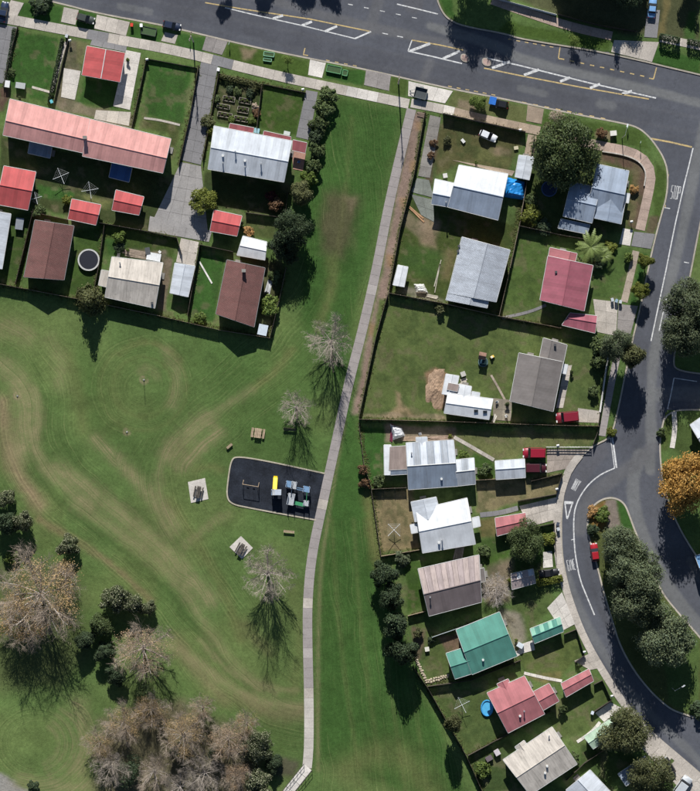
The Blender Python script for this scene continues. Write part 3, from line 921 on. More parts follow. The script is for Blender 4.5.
# kerbed refuges of the crossing
for c, lab in (((465, 58), 'pinkish concrete refuge island at left end of the pedestrian crossing gap'), ((486.5, 62), 'pinkish concrete refuge island at right end of the pedestrian crossing gap')):
    pts = [(c[0] + dx, c[1] + dy + dx * .22) for dx, dy in ((-4.5, -4), (4.5, -4), (4.5, 4), (-4.5, 4))]
    base = W(*c); base.z = ZR
    r = thing('refuge_island', lab, 'traffic island', base, 0, 'pedestrian refuges')
    part('kerb', MB().prism([W2(*p) for p in smooth_closed(pts, 2)], ZR, ZR + .14), M_KERB, r)
    part('paving', MB().prism([W2(*p) for p in smooth_closed([(c[0] + (x - c[0]) * .78, c[1] + (y - c[1]) * .78) for x, y in pts], 2)], ZR + .1, ZR + .16), m_concrete('refuge_paving', (.42, .3, .26)), r)

# ------------------------------------------------------------------ paths and drives of separate slabs
Z_BED, Z_SLAB = .012, .045
M_BED = m_concrete('joint_sand', (.13, .12, .10))
def lane(name, pts, wpx, mat, step=2.3, special=None, gap=.035, slab='slab'):
    ws = resample([W(*p) for p in smooth_pts(pts, 2)], step)
    L = []; R = []
    for i in range(len(ws)):
        a = ws[max(i - 1, 0)]; b = ws[min(i + 1, len(ws) - 1)]
        d = (b - a).normalized(); nn = Vector((-d.y, d.x)) * wpx * S / 2
        L.append(ws[i] + nn); R.append(ws[i] - nn)
    bed = MB()
    for i in range(len(ws) - 1): bed.add([(p.x, p.y, Z_BED) for p in (R[i], R[i + 1], L[i + 1], L[i])], [(0, 1, 2, 3)])
    root = struct(name, bed, M_BED)
    rg = random.Random(len(ws))
    for i in range(len(ws) - 1):
        q = [R[i], R[i + 1], L[i + 1], L[i]]
        c = sum(q, Vector((0, 0))) / 4
        ln = (q[1] - q[0]).length; k = 1 - gap / max(ln, .1)
        q = [c + (p - c) * k for p in q]
        m = mat
        if special:
            t = (i + .5) / (len(ws) - 1)
            for lo, hi, mm in special:
                if lo <= t < hi: m = mm
        dz = rg.uniform(0, .012)
        part(slab, MB().hexa([(p.x, p.y, Z_BED + .002) for p in q], [(p.x, p.y, Z_SLAB + dz) for p in q]), m, root)
    return root
def pad(name, quad, nx, ny, mat, lift=0.0, gap=.03, base=None, slab='slab'):
    """a quad of concrete poured in nx by ny bays"""
    A, B, C, D = (Vector(W2(*p)) for p in quad)
    root = base or struct(name, MB().add([(p.x, p.y, Z_BED + lift) for p in (D, C, B, A)], [(0, 1, 2, 3)]), M_BED)
    rg = random.Random(int(quad[0][0] * 7 + quad[0][1]))
    def bl(u, v): return (A * (1 - u) + B * u) * (1 - v) + (D * (1 - u) + C * u) * v
    for i in range(nx):
        for j in range(ny):
            q = [bl(i / nx, (j + 1) / ny), bl((i + 1) / nx, (j + 1) / ny), bl((i + 1) / nx, j / ny), bl(i / nx, j / ny)]
            c = sum(q, Vector((0, 0))) / 4
            q = [p + (c - p).normalized() * gap for p in q]
            dz = rg.uniform(0, .012)
            part(slab, MB().hexa([(p.x, p.y, Z_BED + lift + .002) for p in q], [(p.x, p.y, Z_SLAB + lift + dz) for p in q]), mat, root)
    return root
# street footpath, then round the corner
lane('footpath', [(-90, 0), (16, 20.5), (60, 29), (120, 40), (180, 51), (260, 72), (324, 86), (400, 102), (409, 104)], 10, M_CONC, 2.35, [(.13, .36, M_CONC), (.36, .40, M_CONC_D), (.60, .64, M_CONC_D), (.885, .945, M_CONC_L)])
lane('footpath', [(411, 103), (444, 109), (474, 117), (540, 131)], 9, m_concrete('concrete_tan', (.36, .285, .215)), 2.35, [(0, .3, M_CONC), (.22, .3, M_CONC_L)])
lane('footpath', [(543, 132), (600, 146), (630, 151), (646, 160), (652, 175), (648, 195), (640, 230)], 9.5, M_CONC_P, 2.3)
lane('footpath', [(636, 251), (630, 278), (624, 302)], 7, m_concrete('concrete_sand', (.36, .30, .24)), 2.3)
lane('footpath', [(622, 338), (616, 360), (609, 395), (602, 436)], 7, M_PATH, 2.3)
lane('footpath', [(580, 455), (568, 470), (561, 492), (557, 510), (557, 540), (559, 565), (566, 590), (577, 622), (588, 646), (602, 670), (624, 705), (650, 735), (676, 757), (730, 806)], 7.5, M_CONC, 2.3, [(.45, 1, M_CONC)])
lane('footpath', [(492, 0), (520, 10), (552, 21), (580, 29), (612, 36)], 9, M_CONC_P, 2.35)
lane('footpath', [(660, 38), (700, 46), (780, 64)], 8, M_CONC, 2.35)
# the park path
lane('park_path', [(411.5, 109), (389.5, 200), (376.5, 270), (362, 332), (352, 370), (345, 400), (340, 424), (331, 465), (322, 507), (311.5, 556), (307.5, 600), (307.5, 640), (309, 700), (309, 748), (307, 768)], 9.6, M_PATH, 2.2,
     [(.265, .285, M_PATH2), (.60, .615, M_CONC), (.745, .758, M_CONC), (.82, .832, M_PATH2), (.875, .89, M_CONC), (.9, 1, m_concrete('path_pale', (.50, .465, .42), .12, .14, .04))])
# drives and crossings
pad('driveway', [(11, 0), (24, 3), (17, 17), (4, 14)], 1, 1, M_CONC); pad('driveway', [(0, 24), (17, 27), (4, 84), (-12, 80)], 2, 4, M_CONC_D)
pad('driveway', [(64, 7), (79, 10), (75.5, 25), (61, 22)], 1, 1, M_CONC); pad('driveway', [(97, 14.5), (130, 22), (126, 36), (94, 28.5)], 3, 1, M_CONC)
pad('driveway', [(92, 39.5), (127, 46), (126, 52), (90, 45)], 3, 1, M_CONC_D)
pad('driveway', [(64, 68), (81, 71), (75, 100), (61, 97)], 1, 2, M_CONC_L); pad('driveway', [(126, 50), (141, 53), (130, 110), (113, 106)], 1, 5, M_CONC_L)
pad('driveway', [(96, 110), (131, 112), (129, 126), (94, 119)], 3, 1, M_CONC)
pad('driveway', [(165, 32), (178, 35), (175, 44), (161, 41)], 1, 1, M_CONC)
pad('driveway', [(206, 36.5), (228, 41.5), (222, 55), (202, 50)], 2, 1, m_concrete('concrete_mid', (.29, .265, .25)))
pad('driveway', [(201, 62), (218, 66), (201, 165), (181, 160)], 2, 9, M_CONC_D)
pad('driveway', [(181, 162), (201, 166), (208, 232), (152, 222)], 4, 5, m_concrete('concrete_old', (.32, .305, .295), .14, .16, .06))
pad('driveway', [(150, 216), (212, 231), (209, 242), (148, 231)], 5, 1, m_concrete('concrete_old', (.32, .305, .295), .14, .16, .06))
pad('driveway', [(181, 238), (199, 242), (195, 266), (176, 262)], 2, 2, M_CONC)
pad('driveway', [(310, 59.5), (326, 63), (322, 78), (308, 75)], 1, 1, M_CONC_L)
pad('driveway', [(306, 90), (318, 92), (309, 140), (296, 137)], 1, 5, M_CONC_D)
pad('driveway', [(366, 70), (391, 75), (389, 91), (364, 85)], 2, 1, m_concrete('concrete_mid', (.29, .265, .25)))
pad('driveway', [(408.5, 81), (453, 91), (445, 103.5), (408, 96)], 3, 1, M_CONC_L)
pad('driveway', [(527.5, 105), (544, 109), (541.5, 124), (526, 121)], 1, 1, m_concrete('concrete_tan', (.36, .285, .215)))
pad('driveway', [(528, 134), (537, 136), (533, 157), (524, 155)], 1, 2, m_concrete('concrete_tan', (.36, .285, .215)))
pad('driveway', [(614, 40), (659, 42), (652, 62), (611, 52)], 3, 1, M_CONC)
pad('driveway', [(647, 10), (660, 10), (657, 38), (644, 37)], 1, 2, M_CONC_D)
pad('driveway', [(430, 115), (441, 117.5), (430, 178), (418, 176)], 1, 6, m_concrete('drive_gravel', (.24, .225, .205)))
pad('driveway', [(417, 178), (429, 180), (434, 198), (411, 192)], 2, 1, m_concrete('drive_green', (.20, .215, .19)))
pad('driveway', [(411, 194), (434, 200), (434, 222), (421, 215)], 2, 2, m_concrete('drive_green', (.20, .215, .19)))
pad('driveway', [(634, 231.5), (655, 234), (651, 249), (631, 246)], 2, 1, M_CONC_D)
pad('driveway', [(623, 228), (633, 230), (630, 246), (619, 244)], 1, 1, M_CONC_L)
pad('driveway', [(593, 299), (618, 302), (616, 336), (597, 332)], 2, 3, M_CONC); pad('driveway', [(618.5, 304), (638, 306), (630, 336), (616.5, 335)], 1, 2, m_concrete('concrete_mid', (.29, .265, .25)))
pad('driveway', [(578, 408), (600, 411), (599, 423), (576, 422)], 2, 1, M_CONC)
pad('driveway', [(547, 449), (588, 449), (570, 468), (547, 473)], 4, 2, m_concrete('drive_tan', (.34, .29, .25)))
pad('driveway', [(519, 506), (557, 497), (554, 520), (529, 527)], 4, 2, M_CONC)
pad('driveway', [(543, 552), (552, 551), (553, 567), (543, 568)], 1, 2, M_CONC_L)
pad('driveway', [(547, 608), (562, 592), (575, 624), (562, 631)], 2, 3, M_CONC_L)
pad('driveway', [(518, 645), (533, 640), (535, 650), (520, 654)], 1, 1, M_CONC_L)
pad('driveway', [(574, 661), (592, 652), (600, 668), (590, 670)], 2, 2, M_CONC)
pad('driveway', [(595, 713), (610, 702), (622, 708), (604, 722)], 2, 1, M_CONC_L)
pad('driveway', [(636, 742), (648, 736), (672, 757), (664, 772), (650, 760)][:4], 2, 2, M_CONC)
pad('driveway', [(664, 772), (675, 760), (720, 802), (690, 800)], 2, 2, M_CONC)
pad('patio', [(493, 398), (512, 400), (511, 421), (493, 420)], 2, 2, m_concrete('patio_old', (.26, .23, .18)))
pad('patio', [(452, 160), (456, 160.5), (515, 171), (512, 176)], 6, 1, m_concrete('concrete_tan', (.36, .285, .215)))
pad('patio', [(292, 150), (306, 153), (303, 171), (293, 169)], 1, 2, m_concrete('terrace_pink', (.45, .26, .20)))
pad('patio', [(564, 366), (572, 365), (563, 408), (556, 408)], 1, 4, M_CONC)
lane('garden_path', [(480, 515), (500, 513), (518, 508)], 5, M_CONC_D, 1.5)
lane('garden_path', [(454, 437), (470, 446), (494, 460)], 3.6, M_CONC, 1.5)
lane('garden_path', [(491, 375), (498, 387), (506, 402)], 2.2, m_concrete('concrete_sand', (.36, .30, .24)), 1.3)
lane('garden_path', [(144, 118), (160, 120), (180, 125)], 2.2, M_CONC, 1.3)
lane('garden_path', [(32, 87), (50, 92)], 2.4, M_CONC, 1.2)
lane('garden_path', [(52, 92), (60, 62), (66, 42)], 3.0, M_CONC, 1.4)
lane('garden_path', [(524, 673), (545, 678), (562, 681)], 3, M_CONC_L, 1.4)
lane('garden_path', [(577, 742), (592, 732), (600, 722)], 3.2, M_CONC_L, 1.4)
lane('garden_path', [(515, 655), (526, 648), (533, 645)], 5, M_CONC_L, 1.4)
lane('garden_path', [(674, 412), (675, 430), (672, 448)], 5, M_CONC_L, 1.4)
lane('garden_path', [(120, 248), (118, 258)], 3, M_CONC, 1.2)
lane('garden_path', [(502, 318), (530, 312), (546, 305)], 3, M_CONC_D, 1.4)

# footbridge at the end of the park path
def footbridge():
    a, b = W(308, 767), W(284, 797)
    r = thing('footbridge', 'pale concrete footbridge deck with dark handrails at the bottom end of park path', 'bridge', (a.x, a.y, 0))
    d = (b - a).normalized(); nn = Vector((-d.y, d.x, 0)); n = 4
    for i in range(n):
        p = a.lerp(b, (i + .02) / n); q = a.lerp(b, (i + .98) / n)
        part('deck_slab', MB().strip([p, q], 2.1, .0, .07), M_CONC_L, r)
    for s in (-1, 1):
        e = nn * 1.15 * s
        for k in range(8):
            p = a.lerp(b, k / 7) + e
            part('post', MB().tube((p.x, p.y, -.02), (p.x, p.y, 1.1), .05, n=6), m_plain('rail_dark', (.05, .045, .04)), r)
        for z in (.55, 1.1):
            p, q = a + e, b + e
            part('rail', MB().tube((p.x, p.y, z), (q.x, q.y, z), .045, n=6), m_plain('rail_dark', (.05, .045, .04)), r)
footbridge()
# ------------------------------------------------------------------ buildings
M_TRIM = m_plain('trim_white', (.66, .66, .64)); M_TRIM_D = m_plain('trim_grey', (.30, .30, .30)); M_FRAME = m_plain('window_frame', (.7, .7, .68))
M_GLASS = m_glass(); M_DOOR = m_plain('door_paint', (.30, .16, .10)); M_FOUND = m_concrete('foundation', (.25, .24, .22))
M_SILL = m_plain('sill', (.6, .6, .58)); M_STEEL = m_plain('galvanised', (.55, .56, .57), .4, .5, .6); M_DARKSTEEL = m_plain('dark_steel', (.06, .06, .065), .5)
def walls_mat(c): return m_plain('weatherboard_%d' % int(1000 * c[0] + 100 * c[1] + 10 * c[2]), c, .75)
WB_CREAM = walls_mat((.55, .50, .40)); WB_WHITE = walls_mat((.68, .68, .66)); WB_BRICK = m_plain('brick_red', (.28, .13, .09), .9); WB_GREY = walls_mat((.36, .37, .38)); WB_GREEN = walls_mat((.3, .4, .33)); WB_BLUE = walls_mat((.3, .38, .47))

R_SALMON = m_roof('roof_salmon', (.66, .33, .30), .16); R_RED = m_roof('roof_red', (.50, .10, .10), .14); R_RED2 = m_roof('roof_faded_red', (.43, .16, .17), .16)
R_CRIM = m_roof('roof_crimson', (.355, .112, .145), .18)
R_MAROON = m_roof('roof_maroon', (.27, .08, .09), .2)
R_BROWN = m_roof('roof_brown_tile', (.20, .098, .088), .2, tile=True, seam=.05); R_CREAM = m_roof('roof_cream', (.56, .51, .45), .3)
R_WHITE = m_roof('roof_white', (.70, .72, .74), .08, seam=.04); R_GREY = m_roof('roof_grey', (.36, .39, .43), .22); R_LGREY = m_roof('roof_light_grey', (.56, .595, .64), .15)
R_TILE = m_roof('roof_grey_tile', (.46, .495, .55), .2, tile=True, seam=.05); R_TAUPE = m_roof('roof_taupe', (.205, .185, .175), .2, seam=.06)
R_GREEN = m_roof('roof_green', (.095, .275, .22), .10); R_PINKGREY = m_roof('roof_pink_grey', (.42, .345, .335), .3, seam=.12); R_MINT = m_roof('roof_mint', (.42, .56, .42), .2)
R_BLUEGREY = m_roof('roof_blue_grey', (.29, .345, .43), .14); R_SLATE = m_roof('roof_slate_blue', (.24, .29, .36), .2); R_NAVY = m_roof('roof_navy', (.06, .13, .30), .15)
R_DKGREEN = m_roof('roof_dark_green', (.09, .27, .22), .15); R_BUFF = m_roof('roof_buff', (.34, .27, .24), .3)

class Block: pass
def block(root, quad, axis='h', frac=.5, eave=3.0, pitch=.25, roof=None, wall=None, over=.42, hip=0.0, trim=None, sheets=None, openings='house', slope='gable', ridge_mat=None, base=0.0):
    b = Block()
    TL, TR, BR, BL = quad
    P = [TL, TR, BR, BL] if axis == 'h' else [BL, TL, TR, BR]
    E = [W(p[0], p[1], eave) for p in P]
    wid = ((E[0] - E[3]).length + (E[1] - E[2]).length) / 2
    rise = pitch * wid * .5 if slope == 'gable' else pitch * wid
    zr = eave + rise
    def lp(a, c, t): return (a[0] + (c[0] - a[0]) * t, a[1] + (c[1] - a[1]) * t)
    r0, r1 = lp(P[0], P[3], frac), lp(P[1], P[2], frac)
    trim = trim or M_TRIM
    th = .11
    rf = MB()
    d = (E[1] - E[0]).normalized()
    def uv(p, R): 
        return (d.dot(p - E[0]), math.hypot((p - R).dot(Vector((-d.y, d.x, 0))), (p.z - R.z)))
    if slope == 'gable':
        R0, R1 = W(r0[0], r0[1], zr), W(r1[0], r1[1], zr)
        if hip:
            hl = hip * wid
            L = (R1 - R0).length; k = min(.45, hl / L)
            R0, R1 = R0.lerp(R1, k), R1.lerp(R0, k)
        V = [E[0], E[1], E[2], E[3], R0, R1]
        top = [(0, 4, 5, 1), (3, 2, 5, 4)] + ([(0, 3, 4), (1, 5, 2)] if hip else [])
        per = [0, 1, 2, 3] if hip else [0, 1, 5, 2, 3, 4]
    else:   # one slope, high along the first eave
        V = [W(P[0][0], P[0][1], zr), W(P[1][0], P[1][1], zr), E[2], E[3]]
        R0, R1 = V[0], V[1]
        top = [(3, 2, 1, 0)]; per = [0, 1, 2, 3]
    n = len(V)
    dn = Vector((0, 0, -th))
    VV = V + [p + dn for p in V]
    tops = []
    for f in top:
        nn = (VV[f[1]] - VV[f[0]]).cross(VV[f[2]] - VV[f[0]])
        tops.append(f if nn.z > 0 else f[::-1])
    faces = list(tops); uvs = [[uv(VV[i], R0) for i in f] for f in tops]
    for f in tops: faces.append(tuple(i + n for i in f[::-1])); uvs.append([(0, 0)] * len(f))
    for i in range(len(per)):
        a, c = per[i], per[(i + 1) % len(per)]
        faces.append((a, a + n, c + n, c)); uvs.append([(0, 0)] * 4)
    rf.add(VV, faces, uvs)
    b.roof = part('roof', rf, roof, root)
    # trim: ridge cap, gutters, barge boards
    if slope == 'gable':
        part('ridge_cap', MB().tube(R0 + Vector((0, 0, .0)), R1 + Vector((0, 0, .0)), .10, n=6), ridge_mat or roof, b.roof)
        if hip:
            for a, R in ((E[0], R0), (E[3], R0), (E[1], R1), (E[2], R1)): part('hip_cap', MB().tube(a, R, .07, n=6), ridge_mat or roof, b.roof)
    def gut(a, c): 
        e = (c - a).normalized(); s = Vector((e.y, -e.x, 0)) * .07
        cen = (V[0] + V[1] + V[2] + V[3]) / 4
        if s.dot(a - cen) < 0: s = -s
        a2, c2 = a + s + Vector((0, 0, -.05)), c + s + Vector((0, 0, -.05))
        part('gutter', MB().tube(a2, c2, .055, n=6), trim, b.roof)
    if slope == 'gable': gut(E[0], E[1])
    gut(E[3], E[2])
    if hip: gut(E[0], E[3]); gut(E[1], E[2])
    else:
        def barge(a, c, s):
            o = d * (s * .04) + Vector((0, 0, -.06))
            part('barge_board', MB().tube(a + o, c + o, .06, n=4), trim, b.roof)
        if slope == 'gable':
            for A, R, s in ((E[0], R0, -1), (E[3], R0, -1), (E[1], R1, 1), (E[2], R1, 1)): barge(A, R, s)
        else:
            barge(V[0], V[3], -1); barge(V[1], V[2], 1); gut(V[0], V[1])
    # walls
    cen2 = sum(((p.x, p.y) for p in E), ()); 
    xy = [Vector((p.x, p.y)) for p in E]
    ns = len(xy); ins = []
    for i in range(4):
        a, c, e = xy[i - 1], xy[i], xy[(i + 1) % 4]
        u1 = (a - c).normalized(); u2 = (e - c).normalized()
        ins.append(c + (u1 + u2) * over)
    def zat(p):
        # roof plane height at a point of the plan
        q = Vector((p.x, p.y)); dd = Vector((d.x, d.y)); nn = Vector((-d.y, d.x))
        def at(a, c):   # across-position of the line a-c where it passes q
            ta, tc = dd.dot(a), dd.dot(c); k = (dd.dot(q) - ta) / (tc - ta) if abs(tc - ta) > 1e-6 else 0
            return nn.dot(a) + (nn.dot(c) - nn.dot(a)) * k
        s0, s3, sr, s_ = at(xy[0], xy[1]), at(xy[3], xy[2]), at(Vector((R0.x, R0.y)), Vector((R1.x, R1.y))), nn.dot(q)
        if slope != 'gable': return zr + (eave - zr) * max(0, min(1, (s_ - s0) / (s3 - s0)))
        t = (s_ - s0) / (sr - s0) if (s_ - sr) * (s0 - sr) >= 0 else (s_ - s3) / (sr - s3)
        return eave + rise * max(0, min(1, t))
    b.zat = zat; b.E = E; b.ins = ins; b.zr = zr
    if wall is not None:
        zb = base - .02
        w = MB()
        hs = [zat(p) - th - .07 for p in ins]
        if slope == 'gable' and not hip:
            m0 = (ins[0] + ins[3]) / 2; m1 = (ins[1] + ins[2]) / 2
            A2, B2 = Vector((R0.x, R0.y)), Vector((R1.x, R1.y))
            def on_ridge(a, c):
                e, f = B2 - A2, c - a; den = e.x * f.y - e.y * f.x
                k = ((a.x - A2.x) * e.y - (a.y - A2.y) * e.x) / den if abs(den) > 1e-9 else -.5
                return a + f * abs(k) if 0 <= abs(k) <= 1 else (a + c) / 2
            m0, m1 = on_ridge(ins[0], ins[3]), on_ridge(ins[1], ins[2])
            zt = zr - th - .12
            vs = [(p.x, p.y, zb) for p in ins] + [(p.x, p.y, h) for p, h in zip(ins, hs)] + [(m0.x, m0.y, zt), (m1.x, m1.y, zt)]
            w.add(vs, [(0, 1, 5, 4), (2, 3, 7, 6), (1, 2, 6, 9, 5), (3, 0, 4, 8, 7), (4, 5, 9, 8), (6, 7, 8, 9), (3, 2, 1, 0)])
        else:
            w.hexa([(p.x, p.y, zb) for p in ins], [(p.x, p.y, (h if not hip else eave - th + .02)) for p, h in zip(ins, hs)])
        b.wall = part('wall', w, wall, root)
        cc = sum(ins, Vector((0, 0))) / 4
        rg = random.Random(int(quad[0][0] * 13 + quad[0][1] * 7))
        first = True
        for i in (0, 1, 2, 3):
            a, c = ins[i], ins[(i + 1) % 4]
            L = (c - a).length
            if L < 1.6: continue
            u = (c - a).normalized(); nn = Vector((u.y, -u.x))
            if nn.dot((a + c) / 2 - cc) < 0: nn = -nn
            rz = math.atan2(u.y, u.x)
            zmax = min(hs[i], hs[(i + 1) % 4]) if not hip else eave - th
            if openings == 'shed':
                if i == 1 or (i == 0 and L < 3):
                    q = (a + c) / 2 + nn * .03; hh = min(1.95, zmax - .15)
                    if first:
                        do = part('door', MB().box((q.x, q.y, hh / 2), (min(L * .6, 2.4 if L > 4 else 1.0), .06, hh), rz), m_plain('shed_door', (.45, .45, .44)), root)
                        hq = q + nn * .05
                        part('handle', MB().box((hq.x, hq.y, hh * .5), (.12, .04, .04), rz), M_DARKSTEEL, do); first = False
                continue
            k = max(1, int(L // 3.4))
            for j in range(k):
                q = a.lerp(c, (j + .5) / k) + nn * .03
                if first and i in (1, 3) and j == 0:
                    hh = 2.0
                    do = part('door', MB().box((q.x, q.y, hh / 2 + base + .15), (.9, .07, hh), rz), M_DOOR, root)
                    hq = q + nn * .05 + u * .35
                    part('handle', MB().box((hq.x, hq.y, 1.15), (.1, .05, .05), rz), M_STEEL, do)
                    sp = q + nn * .55
                    part('step', MB().box((sp.x, sp.y, .09), (1.4, 1.0, .18), rz), M_FOUND, root)
                    first = False; continue
                ww = min(1.7, L / k * .55); hh = 1.1
                for zc in ([1.55 + base] if zmax < 4.2 else [1.3, 3.55]):
                  zc = min(zc, zmax - .75)
                  if zc < .8: continue
                  wi = part('window', MB().box((q.x, q.y, zc), (ww, .07, hh), rz), M_FRAME, root)
                  for s in (-1, 1):
                    g = q + u * (s * ww * .245) + nn * .022
                    part('pane', MB().box((g.x, g.y, zc), (ww * .44, .04, hh * .86), rz), M_GLASS, wi)
                  g = q + nn * .05
                  part('sill', MB().box((g.x, g.y, zc - hh / 2 - .03), (ww + .15, .14, .05), rz), M_SILL, wi)
    if sheets:
        # separate roofing sheets on the first slope
        ns, mats, side, gp = (*sheets, .04)[:4]
        A0, A1 = (E[0], E[1]) if side == 0 else (E[3], E[2])
        for i in range(ns):
            t0, t1 = (i + gp) / ns, (i + 1 - gp) / ns
            q = [A0.lerp(A1, t0), A0.lerp(A1, t1), R0.lerp(R1, t1), R0.lerp(R1, t0)]
            up = (q[1] - q[0]).cross(q[3] - q[0]); 
            if up.z < 0: up = -up
            up.normalize()
            q[2] = q[2].lerp(q[1], .02); q[3] = q[3].lerp(q[0], .02)
            lo = [p + up * .004 for p in q]; hi = [p + up * .03 for p in q]
            if (q[1] - q[0]).cross(q[3] - q[0]).z < 0: lo, hi = lo[::-1], hi[::-1]
            mb = MB().hexa(lo, hi)
            L = (q[3] - q[0]).length; w_ = (q[1] - q[0]).length
            for fi, f in enumerate(mb.f):
                mb.uv[fi] = [(i * 3.1 + (w_ if v % 4 in (1, 2) else 0), L if v % 4 in (0, 1) else 0) for v in f]
            mb.has_uv = True
            part('roof_sheet', mb, mats[i % len(mats)], b.roof)
    return b

def fitting(root, b, px, py, kind='flue'):
    p = W(px, py, (b.zr + b.E[0].z) / 2); z = b.zat(p)
    if kind == 'flue':
        o = part('flue', MB().tube((p.x, p.y, z - .05), (p.x, p.y, z + .75), .12, n=8), M_STEEL, root)
        part('cowl', MB().tube((p.x, p.y, z + .70), (p.x, p.y, z + .86), .22, .16, n=8), M_STEEL, o)
    elif kind == 'chimney':
        o = part('chimney', MB().box((p.x, p.y, z + .45), (.75, .55, 1.3)), WB_BRICK, root)
        part('cap', MB().box((p.x, p.y, z + 1.14), (.9, .7, .1)), M_FOUND, o)
    elif kind == 'skylight':
        part('skylight', MB().box((p.x, p.y, z + .06), (.9, .6, .14)), M_GLASS, root)
    elif kind == 'vent':
        o = part('vent', MB().box((p.x, p.y, z + .15), (.5, .5, .4)), m_plain('vent_dark', (.08, .08, .085)), root)
    elif kind == 'whitevent':
        o = part('vent', MB().tube((p.x, p.y, z - .05), (p.x, p.y, z + .45), .28, .24, n=10), M_TRIM, root)

def building(name, label, cat, blocks, fits=(), group=None):
    q = blocks[0]['quad']
    c = W(sum(p[0] for p in q) / 4, sum(p[1] for p in q) / 4)
    r = thing(name, label, cat, (c.x, c.y, 0), 0, group)
    bs = [block(r, **k) for k in blocks]
    for f in fits: fitting(r, bs[f[3] if len(f) > 3 else 0], *f[:3])
    return r
def B(*quad, **k):
    k['quad'] = quad; return k
HS = 'houses on the lots'; SH = 'sheds and garages'
building('apartment_block', 'long salmon pink roofed terrace of three flats at upper left', 'house', [
    B((10, 99), (90, 119), (84, 153), (3, 135), frac=.60, eave=4.7, roof=R_SALMON, wall=WB_CREAM, pitch=.25),
    B((90.5, 119.2), (171, 139), (163, 173), (82.5, 156), frac=.56, eave=4.72, roof=R_SALMON, wall=WB_CREAM, pitch=.25),
    B((112, 163), (132, 168), (129, 182), (109, 177), slope='skillion', pitch=.08, eave=2.0, roof=R_NAVY, wall=None),
    B((30, 142), (52, 147), (50, 158), (28, 153), slope='skillion', pitch=.1, eave=2.0, roof=R_SLATE, wall=WB_GREY, openings=None)],
    [(85.5, 138, 'chimney')], HS)
building('garage', 'bright red gabled garage with pale ridge line near the street at upper left', 'garage', [B((87, 46), (125, 53), (120, 82), (82, 75), axis='v', eave=2.8, pitch=.24, roof=R_RED, wall=WB_WHITE, ridge_mat=M_TRIM, openings='shed')], (), SH)
building('garage', 'red roofed double garage cut by the left photo edge', 'garage', [B((4, 166), (36, 172), (28, 210), (-4, 204), eave=2.4, roof=R_RED, wall=WB_CREAM, openings='shed')], (), SH)
building('house', 'light grey roofed house cut by the left photo edge', 'house', [B((-16, 209), (11, 214), (2, 269), (-26, 264), axis='v', roof=R_LGREY, wall=WB_WHITE)], (), HS)
building('garden_shed', 'red shed just above the round trampoline', 'shed', [B((72, 199), (101, 205), (96, 225), (68, 219), eave=2.1, roof=R_RED, wall=WB_CREAM, openings='shed')], (), SH)
building('garden_shed', 'red shed standing left of the shared concrete turning area', 'shed', [B((116, 190), (144, 197), (139, 215), (112, 210), eave=2.1, roof=R_RED, wall=WB_CREAM, openings='shed')], (), SH)
building('house', 'brown tiled house left of the round trampoline', 'house', [B((35, 220), (74, 226), (64, 280), (24, 277), axis='v', eave=3.2, pitch=.36, roof=R_BROWN, wall=WB_BRICK, trim=M_TRIM_D)], (), HS)
building('house', 'cream and grey roofed house with a small side wing right of the trampoline', 'house', [
    B((112, 257), (163, 263), (155, 308), (105, 297), frac=.49, roof=R_CREAM, wall=WB_WHITE), B((101.5, 270), (112, 272), (107, 287), (98.5, 285), slope='skillion', pitch=.05, eave=2.4, roof=R_CREAM, wall=WB_WHITE, openings=None)], [(120, 263, 'flue'), (152, 303, 'vent')], HS)
building('garden_shed', 'narrow light grey shed left of the lower brown house', 'shed', [B((175, 263), (195, 266), (188, 297), (170, 293), axis='v', eave=2.1, pitch=.2, roof=R_LGREY, wall=WB_GREY, openings='shed')], (), SH)
building('house', 'brown tiled house beside the park lawn, right of a narrow grey shed', 'house', [B((227, 260), (265, 268), (254, 327), (216, 314), axis='v', eave=3.3, pitch=.36, roof=R_BROWN, wall=WB_BRICK, trim=M_TRIM_D)], [(244, 271, 'chimney')], HS)
building('garden_shed', 'white shed between the small red garage and the lower brown house', 'shed', [B((243, 236), (267, 242), (265, 260), (237, 255), eave=2.2, pitch=.24, roof=R_WHITE, wall=WB_WHITE, openings='shed')], (), SH)
building('garage', 'small red garage right of the shared concrete turning area', 'garage', [B((214, 210), (242, 216), (237, 236), (210, 231), eave=2.2, roof=R_RED, wall=WB_CREAM, openings='shed')], (), SH)
building('house', 'white and grey metal roofed house behind the vegetable garden', 'house', [
    B((214, 126), (292, 141), (284, 182), (208, 169), eave=4.5, roof=R_LGREY, wall=WB_CREAM, pitch=.25),
    B((230, 123.5), (254, 128), (252, 137), (228, 133), slope='skillion', pitch=.05, eave=2.3, roof=R_MAROON, wall=None), B((264, 131), (291, 137), (290, 146), (262, 141), slope='skillion', pitch=.05, eave=2.3, roof=R_MAROON, wall=None),
    B((293, 140), (307, 143), (305, 153), (292, 150), slope='skillion', pitch=.05, eave=2.3, roof=R_MAROON, wall=None)],
    [(223, 156, 'whitevent'), (235.5, 152, 'flue'), (245, 161, 'whitevent'), (261, 164, 'flue'), (223, 163, 'flue'), (245, 167, 'flue')], HS)
building('house', 'house with white north roof and grey wing next to the blue tarpaulin', 'house', [
    B((459, 165), (508, 174), (498, 220), (448, 207), eave=3.5, roof=R_BLUEGREY, wall=WB_WHITE, sheets=(5, (R_WHITE,), 0, .002)), B((435, 179), (455, 183.5), (449, 207), (431.5, 204), frac=.58, eave=3.3, pitch=.24, roof=R_BLUEGREY, wall=WB_WHITE, sheets=(2, (R_WHITE,), 0, .002))],  # blue-grey base and white sheets paint shade and sun into the slopes
    [(446, 202, 'flue')], HS)
